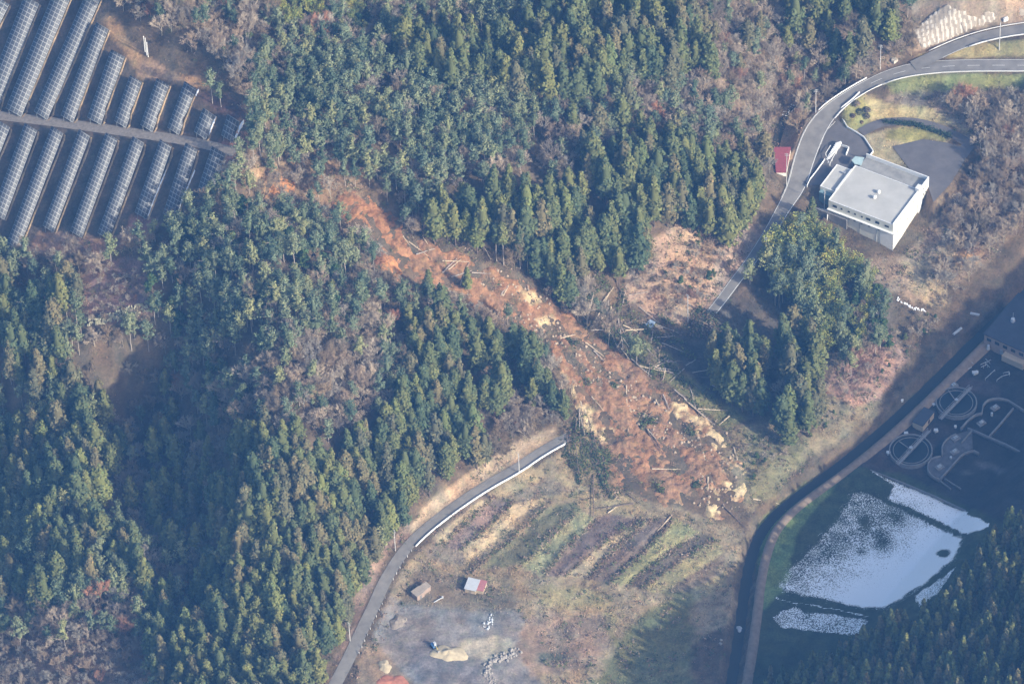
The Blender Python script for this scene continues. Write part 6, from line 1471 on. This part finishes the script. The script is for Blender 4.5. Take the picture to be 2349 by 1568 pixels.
# ------------------------------------------------------------------ the rest of each wood: one object per kind, instanced on points
def forest_object(name, items, kinds, label, matname):
    items = [r for r in items if r[0] in kinds]
    if not items: return
    protos = []                     # crown and trunk of the first individuals of each mesh
    meshes = []
    for k in kinds:
        for a, b in KIND[k]: meshes.append((k, a, b))
    idx = {}
    n = 0
    for k in kinds:
        for v in range(len(KIND[k])): idx[(k, v)] = n; n += 1
    V = np.array([(x, y, z) for _, x, y, z, *_ in items], np.float32)
    me = bpy.data.meshes.new(name); me.vertices.add(len(V)); me.vertices.foreach_set('co', V.ravel())
    def A(nm, ty, arr, key='value'):
        a = me.attributes.new(nm, ty, 'POINT'); a.data.foreach_set(key, np.asarray(arr).ravel())
    A('var', 'INT', np.array([idx[(r[0], r[6])] for r in items], np.int32)); A('rz', 'FLOAT_VECTOR', np.array([(0, 0, r[7]) for r in items], np.float32), 'vector')
    A('sc', 'FLOAT_VECTOR', np.array([(r[4], r[4], r[4]*r[8]) for r in items], np.float32), 'vector')
    A('tcol', 'FLOAT_VECTOR', np.array([COLS[r[0]][r[5]][0] for r in items], np.float32), 'vector')
    o = link(name, me); tag(o, label, kind='stuff')
    ng = bpy.data.node_groups.new(name+'_nodes', 'GeometryNodeTree')
    ng.interface.new_socket('Geometry', in_out='INPUT', socket_type='NodeSocketGeometry'); ng.interface.new_socket('Geometry', in_out='OUTPUT', socket_type='NodeSocketGeometry')
    gi = ng.nodes.new('NodeGroupInput'); go = ng.nodes.new('NodeGroupOutput'); iop = ng.nodes.new('GeometryNodeInstanceOnPoints'); jn = ng.nodes.new('GeometryNodeJoinGeometry')
    def nat(nm, ty):
        q = ng.nodes.new('GeometryNodeInputNamedAttribute'); q.data_type = ty; q.inputs[0].default_value = nm; return q.outputs[0]
    # join order is reversed by the node, so link the last prototype first
    srcs = []
    for (k, a, b) in meshes:
        cand = {}
        for ob in bpy.data.objects:
            if ob.type == 'MESH' and ob.parent is not None and ob.data in (a, b) and ob.data not in cand: cand[ob.data] = ob
        j = ng.nodes.new('GeometryNodeJoinGeometry')
        for me_ in (a, b):
            ob = cand.get(me_)
            if ob is None: continue
            oi = ng.nodes.new('GeometryNodeObjectInfo'); oi.transform_space = 'ORIGINAL'; oi.inputs['Object'].default_value = ob; oi.inputs['As Instance'].default_value = False
            ng.links.new(oi.outputs['Geometry'], j.inputs[0])
        g2 = ng.nodes.new('GeometryNodeGeometryToInstance'); ng.links.new(j.outputs[0], g2.inputs[0]); srcs.append(g2)
    for g2 in srcs[::-1]: ng.links.new(g2.outputs[0], jn.inputs[0])
    m2p = ng.nodes.new('GeometryNodeMeshToPoints'); ng.links.new(gi.outputs[0], m2p.inputs[0])
    ng.links.new(m2p.outputs[0], iop.inputs['Points']); ng.links.new(jn.outputs[0], iop.inputs['Instance'])
    iop.inputs['Pick Instance'].default_value = True; ng.links.new(nat('var', 'INT'), iop.inputs['Instance Index'])
    ng.links.new(nat('rz', 'FLOAT_VECTOR'), iop.inputs['Rotation']); ng.links.new(nat('sc', 'FLOAT_VECTOR'), iop.inputs['Scale'])
    ng.links.new(iop.outputs[0], go.inputs[0])
    md = o.modifiers.new('instances', 'NODES'); md.node_group = ng
    o.color = (1, 1, 1, 1)
    return o
# colours of instanced trees come from the per-point attribute
def patch_foliage(m, barkmix=False):
    n = m.node_tree; oi = [q for q in n.nodes if q.type == 'OBJECT_INFO'][0]
    a = N(n, 'ShaderNodeAttribute', attribute_name='tcol', attribute_type='INSTANCER')
    s = N(n, 'ShaderNodeVectorMath', operation='LENGTH'); n.links.new(a.outputs['Vector'], s.inputs[0])
    f = math_(n, 'GREATER_THAN', s.outputs['Value'], 0.001)
    targets = [l.to_socket for l in n.links if l.from_socket == oi.outputs['Color']]
    c = mixc(n, f, oi.outputs['Color'], a.outputs['Color'])
    for t in targets: n.links.new(c, t)
patch_foliage(MAT['foliage']); patch_foliage(MAT['twigs'])
forest_object('cedar_forest', rest, ['C', 'L', 'c'], 'dense dark cedar forest filling the slopes behind the single cedars', None)
forest_object('pine_forest', rest, ['P', 'E'], 'grey green pine and evergreen woodland covering the hillside', None)
forest_object('bare_woodland', rest, ['B'], 'leafless brown and grey woodland covering the hillside', None)
forest_object('bamboo_grove', rest, ['K'], 'yellow green bamboo leaves', None)

# ------------------------------------------------------------------ fallen trees on and beside the slide
def fallen(p, q, r, mat, label, group, crown=0, name='fallen_log', col=None, rr2=None):
    P = g2w([p, q]); a, b = P[0], P[1]; a = a+np.array([0, 0, 0.55]); b = b+np.array([0, 0, 0.75])
    root = empty(name, tuple(a)); tag(root, label, 'fallen tree' if crown else 'fallen log', group)
    d = b-a; L = np.linalg.norm(d); m = MB(); rg = random.Random(int(p[0]*7+p[1])); pts = [np.zeros(3)]
    for k in range(1, 6): pts.append(d*k/5+np.array([rg.uniform(-.12, .12), rg.uniform(-.12, .12), rg.uniform(-.05, .1)]))
    for k in range(5): m.tube(pts[k], pts[k+1], r*(1-0.13*k), r*(1-0.13*(k+1)), n=6, cap=(k in (0, 4)))
    m.build('trunk', mat, root)
    m = MB()
    for k in range(7 if not crown else 4):
        t = rg.uniform(0.35, 0.98); c = d*t; e = np.array([rg.uniform(-1, 1), rg.uniform(-1, 1), rg.uniform(0.0, 0.9)])*rg.uniform(0.5, 1.3); m.tube(c, c+e, r*0.28, r*0.1, n=3, cap=False)
    m.build('broken_branches', mat, root)
    if crown:
        rg2 = np.random.default_rng(int(p[0]+q[1])); n = crown; t = rg2.beta(1.6, 1.3, n)*0.75+0.28; w2 = (1.05-t)*3.2+0.5
        e1 = np.cross(d/L, [0, 0, 1.0]); e1 /= np.linalg.norm(e1)
        off = rg2.normal(size=n)*w2*0.55; up = np.abs(rg2.normal(size=n))*w2*0.28
        Pq = d[None]*t[:, None]+e1[None]*off[:, None]+np.array([0, 0, 1.0])[None]*up[:, None]-np.array([0, 0, .3])
        acc = Acc(); V, F = quads(Pq, rg2.normal(size=(n, 3))*0.6+np.array([0, 0, 1]), rg2.uniform(0.5, 1.1, n), rg2, 0.55, 0.5); acc.add(V, F, tones(rg2, n, 0.5, 1.4))
        o = link('crown', acc.mesh('crown'), MAT['foliage'], root); o.color = (*(col or (0.075, 0.115, 0.045)), 1)
LOGA = [((500,270),(475,650)), ((570,380),(620,690)), ((600,680),(680,790)), ((560,670),(600,600)), ((1100,800),(870,870)), ((1040,770),(900,860)), ((1070,790),(930,870)), ((700,780),(900,960)), ((780,850),(1040,910)), ((1030,870),(1010,1000)),
 ((1120,1080),(1340,1270)), ((1350,1270),(1640,1290)), ((1220,1170),(1500,1430)), ((1340,1280),(1520,1430)), ((1660,1340),(1560,1430)), ((650,1040),(670,1500)), ((1010,1130),(1070,1280)), ((940,1180),(990,1290)), ((200,1220),(260,1310)), ((190,1270),(190,1500)),
 ((310,1150),(430,1290)), ((310,480),(480,150)), ((260,440),(350,50)), ((410,240),(530,80)), ((0,580),(150,545)), ((330,700),(430,800)), ((860,1470),(940,1568)), ((640,500),(900,490)), ((300,500),(520,500)), ((520,300),(300,480)), ((620,450),(760,520)), ((700,700),(560,500)), ((250,620),(430,760)), ((230,180),(420,260))]
for i, (p, q) in enumerate(LOGA):
    a, b = b4(p)[0], b4(q)[0]; pale = i % 3 != 1
    fallen(a, b, 0.28 if pale else 0.3, MAT['log'] if pale else MAT['palebark'], f'{"pale" if pale else "grey"} toppled trunk, {ordinal(1+i)} counted down the right rim of the slide', 'toppled trunks on the right rim of the slide')
LOGB = [((330,740),(325,1170)), ((720,1020),(350,1075)), ((1100,1130),(950,1300)), ((1600,1040),(1850,1290)), ((1890,975),(2156,1030)), ((850,290),(980,530)), ((880,290),(1000,520)), ((290,420),(410,660)), ((310,430),(370,640)), ((660,920),(790,1030)), ((1450,760),(1450,900)), ((900,680),(1180,690)), ((470,1110),(560,1050)), ((1700,470),(1740,600)), ((200,20),(260,160)), ((230,330),(200,90)), ((240,350),(190,130))]
WL = ['long pale trunk lying straight down onto the fallow field below the dark heap','pale trunk lying crosswise at the foot of the dark heap','thin trunk with a root tuft lying on the terraces','brown trunk pointing from the slide toe to the river','thin trunk lying across the river bank at the toe','left one of two parallel dark trunks on the lower slide','right one of two parallel dark trunks on the lower slide','long trunk in the dark heap left of the toe','second trunk in the dark heap left of the toe','short dark trunk at the lower edge of the slide','short upright stub near the toe of the slide','reddish trunk lying level across the lower slide','short pale trunk on the field edge below the slide','short trunk on the right side of the pale toe','short trunk at the left slide edge near the road end','leftmost long trunk beside the road end','second long trunk beside the road end']
for (p, q), lb in zip(LOGB, WL): fallen(b5(p)[0], b5(q)[0], 0.28, MAT['log'] if 'dark' not in lb and 'brown' not in lb else MAT['bark'], lb, None)
LOGC = [((520,185),(650,150)), ((470,100),(600,200)), ((700,310),(800,215)), ((740,290),(830,220)), ((1100,460),(1150,400)), ((1115,470),(1155,395)), ((900,310),(1030,320)), ((1030,220),(960,100)), ((820,400),(880,250)), ((600,120),(560,60)), ((1280,400),(1290,440)), ((700,230),(880,240)), ((760,340),(900,300)), ((430,60),(480,130))]
for i, (p, q) in enumerate(LOGC): fallen(r5(p)[0], r5(q)[0], 0.27, MAT['log'] if i % 2 else MAT['palebark'], f'{"pale" if i % 2 else "grey"} fallen trunk on the upper slide, {ordinal(i+1)} of the scattered ones from the head', 'fallen trunks on the upper slide')
HEAP = [((1335,945),(1345,1050)), ((1322,960),(1318,1030)), ((1350,960),(1372,1070)), ((1360,985),(1378,1100)), ((1330,1000),(1348,1090)), ((1310,990),(1292,1050)), ((1345,1010),(1390,1125)), ((1372,1010),(1400,1060)), ((1320,1020),(1330,1110)), ((1380,1040),(1395,1100)), ((1300,1005),(1312,1075)), ((1358,1060),(1405,1145)), ((1338,935),(1320,985)),
 ((1440,700),(1380,720)), ((1400,690),(1350,720)), ((1450,740),(1390,760)), ((1420,760),(1400,800)), ((1470,760),(1440,820)), ((1380,650),(1345,690)), ((1500,800),(1540,850)), ((1530,850),(1590,890)), ((1480,820),(1500,870)), ((1590,880),(1640,920)), ((1560,905),(1600,935)), ((1500,940),(1470,985)), ((1530,975),(1480,965)), ((1570,970),(1590,1000)), ((1610,1100),(1590,1120)), ((1500,1100),(1520,1130)), ((1430,900),(1400,880)), ((1340,800),(1300,780)), ((1330,860),(1360,900)), ((1380,740),(1340,755)), ((1310,640),(1350,700)), ((1350,610),(1400,660)), ((1410,640),(1440,700)), ((1600,720),(1640,745)), ((1625,735),(1590,765)), ((1580,700),(1625,722)), ((1615,752),(1655,770))]
for i, (p, q) in enumerate(HEAP):
    w_ = 'in the dark heap beside the road end' if i < 13 else ('on the upper right rim' if i < 20 or i >= 32 else 'on the slide surface')
    fallen(p, q, 0.2, MAT['bark'], f'toppled cedar {w_}, {ordinal(i+1)} of the uprooted ones', 'uprooted cedars of the landslide', crown=150 if i < 13 else 110, name='fallen_tree', col=[(0.075, 0.115, 0.05), (0.11, 0.14, 0.05), (0.06, 0.09, 0.045)][i % 3])

_rg = random.Random(77); _Q = [(1335,640),(1420,655),(1490,720),(1560,810),(1650,890),(1600,905),(1480,830),(1400,770),(1340,705)]; _n = 0
while _n < 46:
    u_, v_ = _rg.uniform(1330, 1650), _rg.uniform(640, 905)
    if not inside([(u_, v_)], _Q)[0]: continue
    a_ = _rg.gauss(0.75, 0.75); l_ = _rg.uniform(28, 75); q_ = (u_+l_*math.cos(a_), v_+l_*math.sin(a_)*0.75); _n += 1; side = 'near the blue sheet wreck' if u_ < 1480 else 'above the green verge'
    if _n % 2: fallen((u_, v_), q_, 0.2, MAT['bark'], f'{ordinal(_n//2+1)} of the leafy snapped cedars tangled {side} right of the slide', 'tangled snapped cedars right of the slide', crown=90, name='fallen_tree', col=[(0.085, 0.12, 0.055), (0.12, 0.14, 0.06)][_n % 4 // 2])
    else: fallen((u_, v_), q_, 0.2, MAT['palebark'], f'{ordinal(_n//2)} of the bare snapped poles tangled {side} right of the slide', 'tangled snapped poles right of the slide')

# ------------------------------------------------------------------ low growth and litter (nobody could count it)
ROADS = [(R_UP, 0.6), (R_LOW, 0.7), (R_BR, 0.6), (DRIVE, 0.4), (RIVER, -0.2), (SOLAR_TRACK, 0.2), (PATH, -0.6)]
NOSCRUB = [r3((1070,800),(1150,890),(1240,920),(1330,1030),(1280,1100),(1740,1290),(1730,1450),(1470,1560),(950,1430),(805,1225),(900,1040)), PARK, [(1760,1215),(1860,1125),(1965,1050),(2010,1068),(2349,900),(2400,1200),(2262,1225),(2160,1390),(2020,1500),(1740,1475),(1722,1430)],
  [(1970,1050),(2349,715),(2450,700),(2450,1260),(2280,1200)], r3((1580,190),(1830,20),(2170,60),(2170,150),(1655,345))]
def scrubmesh(name, x, y, size, hgt, rng, per, colf, label, tint=(1, 1, 1), blade=0.55, mat='foliage', spread=0.8, vary=(0.6, 1.45)):
    n = len(x); z = H(x, y); base = np.stack([x, y, z], 1); col = colf(base)
    base = np.repeat(base, per, 0); col = np.repeat(col, per, 0); sz = np.repeat(size, per); hh = np.repeat(hgt, per)
    N2 = len(base); off = rng.normal(size=(N2, 3))*sz[:, None]*spread; off[:, 2] = np.abs(rng.uniform(0, 1, N2))*hh
    P = base+off; V, F = quads(P, rng.normal(size=(N2, 3))*0.7+np.array([0.3, -0.2, 0.9]), sz*rng.uniform(0.6, 1.2, N2), rng, blade, 0.5)
    t = rng.uniform(vary[0], vary[1], N2)[:, None]*col*np.array(tint); t[:, 0] *= 1+rng.normal(size=N2)*0.08
    acc = Acc(); acc.add(V, F, np.repeat(np.clip(t, 0.01, 1), 4, 0)); o = link(name, acc.mesh(name), MAT[mat]); o.color = (1, 1, 1, 1)
    return tag(o, label, kind='stuff')
def randpts(n, rng, box=(-235, 235, -215, 240)):
    return rng.uniform(box[0], box[1], n), rng.uniform(box[2], box[3], n)
def keep_mask(x, y, extra=()):
    D = proj(np.stack([x, y, H(x, y)], 1)); k = (D[:, 0] > -40) & (D[:, 0] < IW+40) & (D[:, 1] > -60) & (D[:, 1] < IH+60)
    for L, mg in ROADS:
        d, _, _, bw = polyline_near(x, y, L); k &= d > bw/2+mg
    for p in list(NOSCRUB)+list(extra): k &= ~inside(D, p)
    return k, D
rs = np.random.default_rng(11)
x, y = randpts(330000, rs); k, D = keep_mask(x, y, [SLIDE, [(-60,-60),(230,-60),(250,60),(330,110),(450,200),(575,290),(540,350),(410,505),(250,550),(50,590),(-60,600)]])
cl = fbm(x/4, y/4, 150, 3); k &= rs.uniform(0, 1, len(x)) < np.clip((cl-0.32)*3.2, 0.12, 1)
yard = inside(D, [(895,1375),(960,1390),(1100,1400),(1190,1420),(1240,1460),(1270,1640),(800,1640),(860,1440)]); k &= ~(yard & (rs.uniform(0, 1, len(x)) < 0.93))
x, y, D = x[k], y[k], D[k]
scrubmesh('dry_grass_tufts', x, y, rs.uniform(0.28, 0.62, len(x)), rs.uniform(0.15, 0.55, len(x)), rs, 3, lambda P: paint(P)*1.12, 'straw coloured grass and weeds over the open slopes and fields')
# woody scrub on chosen slopes
SCR = [([(1440,590),(1520,530),(1620,490),(1760,520),(1740,580),(1660,680),(1600,730),(1500,740),(1430,680)], .9), ([(1600,-60),(2100,-60),(2110,110),(2000,180),(1880,230),(1790,330),(1740,420),(1700,330)], .8), ([(2040,215),(2420,200),(2420,480),(2230,440),(2240,330),(2120,265)], .6),
 ([(1450,780),(1540,880),(1660,980),(1850,1010),(1870,1060),(1720,1180),(1690,1060),(1600,940),(1500,850)], .75), ([(1880,860),(2080,740),(2180,700),(2020,920),(1760,1120),(1720,1180),(1650,1000),(1850,1000)], .55), ([(2100,560),(2230,400),(2349,300),(2420,420),(2250,620),(2100,700),(2000,640)], .6), ([(940,1290),(1290,1040),(1700,1210),(1650,1640),(1250,1640),(1240,1440),(1100,1390)], .3),
 ([(1250,-60),(1700,-60),(1700,400),(1500,750),(900,560),(560,420),(560,260),(240,-60)], .35), ([(-60,580),(560,430),(900,600),(1300,900),(760,1640),(-60,1640)], .4), ([(1400,680),(1560,700),(1680,690),(1620,760),(1500,780),(1560,850),(1460,840)], .8)]
x, y = randpts(90000, rs); k, D = keep_mask(x, y, [SLIDE]+CLEAR[5:6]); pr = np.zeros(len(x))
for p, a in SCR: pr = np.maximum(pr, inside(D, p)*a)
k &= (rs.uniform(0, 1, len(x)) < pr*np.clip((fbm(x/6, y/6, 160, 3)-0.3)*3, 0.1, 1)); x, y = x[k], y[k]
TL = [r8((905,768),(1130,603),(1398,350)), r8((1225,750),(1400,595),(1540,455),(1642,362)), r8((1386,818),(1560,608),(1746,432)), r8((1540,815),(1732,645),(1902,525),(2082,446)), r8((1690,835),(1852,655),(2002,525),(2136,430)), r8((1842,864),(2022,704),(2202,524),(2270,415)), r8((1962,884),(2132,745),(2350,585)), r8((830,640),(1010,480),(1190,310)), r8((2065,905),(2305,725),(2565,570)), r8((700,615),(895,425),(1055,285))]
q = g2w([(rs.uniform(1585, 1650), rs.uniform(715, 775)) for _ in range(260)]); x = np.concatenate([x, q[:, 0]]); y = np.concatenate([y, q[:, 1]])
for L_t in TL:
    q = resample(g2w(L_t)[:, :2], 0.35); q = q[rs.uniform(0, 1, len(q)) < 0.75]; q = q+rs.normal(size=q.shape)*0.3; x = np.concatenate([x, q[:, 0]]); y = np.concatenate([y, q[:, 1]])
cm = rs.integers(0, 5, len(x)); pal = np.array([(0.10, 0.125, 0.06), (0.20, 0.15, 0.12), (0.25, 0.205, 0.165), (0.075, 0.10, 0.05), (0.16, 0.115, 0.085)])
scrubmesh('undergrowth', x, y, rs.uniform(0.5, 1.0, len(x)), rs.uniform(0.6, 1.8, len(x)), rs, 9, lambda P: pal[cm], 'low bushes and undergrowth on the slopes and between the trees', blade=0.5)
# broken branches and foliage churned into the slide
x, y = randpts(60000, rs, (-110, 110, -70, 70)); D = proj(np.stack([x, y, H(x, y)], 1)); sd = sdist(D, np.array(SLIDE, float)); q = np.zeros(len(x))
for u, v, r in DARKV: q = np.maximum(q, np.clip(1.3-np.hypot(D[:, 0]-u, (D[:, 1]-v)*1.2)/r, 0, 1)*0.8)
q = np.where(sd > 0, np.maximum(q, 0.035), np.where(sd > -45, 0.22*(D[:, 0]+D[:, 1] > 1900), 0)); q = np.maximum(q, ((sd > -14) & (sd < 10))*0.3)
q = np.maximum(q, inside(D, [(1300,950),(1345,930),(1400,1010),(1410,1130),(1380,1150),(1300,1060),(1290,1000)])*0.55)
k = rs.uniform(0, 1, len(x)) < q; x, y = x[k], y[k]; cm = rs.integers(0, 4, len(x)); pal2 = np.array([(0.07, 0.10, 0.05), (0.12, 0.14, 0.06), (0.16, 0.12, 0.09), (0.26, 0.20, 0.15)])
o = scrubmesh('slide_debris', x, y, rs.uniform(0.35, 0.8, len(x)), rs.uniform(0.5, 1.5, len(x)), rs, 6, lambda P: pal2[cm], 'churned foliage and brushwood strewn over the landslide', blade=0.4)
x, y = randpts(26000, rs, (-110, 110, -70, 70)); D = proj(np.stack([x, y, H(x, y)], 1)); sd = sdist(D, np.array(SLIDE, float))
q = np.where(sd > 0, 0.05, 0)+((sd > -30) & (sd < 12))*0.14*(D[:, 1] > 560); q = np.maximum(q, inside(D, [(1300,950),(1345,930),(1400,1010),(1410,1130),(1380,1150),(1300,1060)])*0.5); q = np.maximum(q, inside(D, [(1330,600),(1460,650),(1500,740),(1560,850),(1480,830),(1400,780),(1330,700)])*0.3)
k = rs.uniform(0, 1, len(x)) < q; acc = Acc()
for a, b in zip(x[k], y[k]):
    z = H1(a, b)+rs.uniform(0.5, 1.3); l = rs.uniform(0.8, 3.0); t = rs.uniform(0, 6.28); V, F = tri_tube((a, b, z), (a+l*math.cos(t), b+l*math.sin(t), z+rs.uniform(-.5, .6)), 0.07, 0.03); acc.add(V, F, (1, 1, 1))
o = link('broken_sticks', acc.mesh('broken_sticks'), MAT['twigs']); o.color = (0.36, 0.27, 0.20, 1); tag(o, 'broken sticks and branches scattered over the slide', kind='stuff')
rubble([(1100,640),(1200,700),(1300,790),(1400,880),(1500,950),(1600,1030),(1660,1100),(1640,1160)], 420, 0.4, 1.3, 'broken rock and soil lumps scattered on the slide', mat='rock', spread=4.5, seed=21, name='slide_rocks')
# pink heap of cut canes on the bank
x, y = randpts(16000, rs, (80, 170, -40, 20)); D = proj(np.stack([x, y, H(x, y)], 1)); k = inside(D, r6((1130,890),(1260,830),(1400,790),(1420,850),(1380,950),(1350,1010),(1180,1120),(1110,1010))); x, y = x[k], y[k]; acc = Acc()
for a, b in zip(x, y):
    z = H1(a, b)+rs.uniform(0.1, 1.0); l = rs.uniform(1.2, 2.6); t = 1.0+rs.normal()*0.35; V, F = tri_tube((a, b, z), (a+l*math.cos(t), b+l*math.sin(t), z+rs.uniform(-.2, .8)), 0.09, 0.05); acc.add(V, F, (rs.uniform(.7, 1.3),)*3)
o = link('cut_cane_pile', acc.mesh('cut_cane_pile'), MAT['twigs']); o.color = (0.43, 0.28, 0.22, 1); tag(o, 'broad pile of pinkish cut canes on the bank below the cedars', kind='stuff')
# clipped shrubs and hedge near the driveway
for i, (uv, r, col, lb) in enumerate(((r3((1200,712))[0], 1.9, (0.16, 0.13, 0.12), 'uppermost purple brown round shrub on the grass triangle'), (r3((1225,765))[0], 1.8, (0.09, 0.10, 0.06), 'dark green round shrub in the middle of the grass triangle'), (r3((1275,752))[0], 1.6, (0.15, 0.125, 0.11), 'purple brown shrub right of the dark one on the grass triangle'), (r3((1272,798))[0], 1.7, (0.10, 0.09, 0.07), 'lower right dark shrub on the grass triangle'), (r3((1176,792))[0], 1.2, (0.13, 0.09, 0.07), 'lone small round brown shrub near the white fence'), (r3((1240,835))[0], 0.8, (0.16, 0.12, 0.08), 'tiny shrub at the tip of the grass triangle'))):
    acc = Acc(); rg = np.random.default_rng(i); n = 160; d = rg.normal(size=(n, 3)); d /= np.linalg.norm(d, axis=1)[:, None]; d[:, 2] = np.abs(d[:, 2]); P = d*np.array([r, r, r*0.85])*rg.uniform(.75, 1.02, n)[:, None]
    V, F = quads(P, d, rg.uniform(.35, .6, n), rg, 1, .5); acc.add(V, F, tones(rg, n)); p = G(uv); o = link('round_shrub', acc.mesh('round_shrub'), MAT['foliage']); o.location = tuple(p); o.color = (*col, 1); tag(o, lb, 'shrub')
hl = resample(g2w(r3((1400,838),(1500,845),(1600,855),(1700,885),(1790,920),(1850,938))), 0.35); n = len(hl)*14; rg = np.random.default_rng(5); i_ = rg.integers(0, len(hl), n); P = hl[i_]+rg.normal(size=(n, 3))*np.array([.7, .7, 0]); P[:, 2] += rg.uniform(0.1, 1.5, n)
acc = Acc(); V, F = quads(P, rg.normal(size=(n, 3))+np.array([0, 0, .6]), rg.uniform(.35, .7, n), rg, 1, .5); acc.add(V, F, tones(rg, n)); o = link('hedge', acc.mesh('hedge'), MAT['foliage']); o.color = (0.045, 0.075, 0.045, 1); tag(o, 'dark green hedge curving along the inner edge of the driveway', 'hedge')

# ------------------------------------------------------------------ air between the aeroplane and the valley
HB = float(HZ.min())-1.0
hz = MB().box((0, (-1500+930)/2, (1520+HB)/2), (1880, 2430, 1520-HB))
hm = bpy.data.materials.new('blue_haze'); hm.use_nodes = True; hn = hm.node_tree; hn.nodes.clear()
pv = hn.nodes.new('ShaderNodeVolumePrincipled'); ho = hn.nodes.new('ShaderNodeOutputMaterial'); hn.links.new(pv.outputs[0], ho.inputs['Volume'])
pv.inputs['Color'].default_value = (*HAZE_COLOR, 1); pv.inputs['Density'].default_value = HAZE_DENSITY; pv.inputs['Anisotropy'].default_value = 0.0
tag(hz.build('haze', hm), kind='stuff')
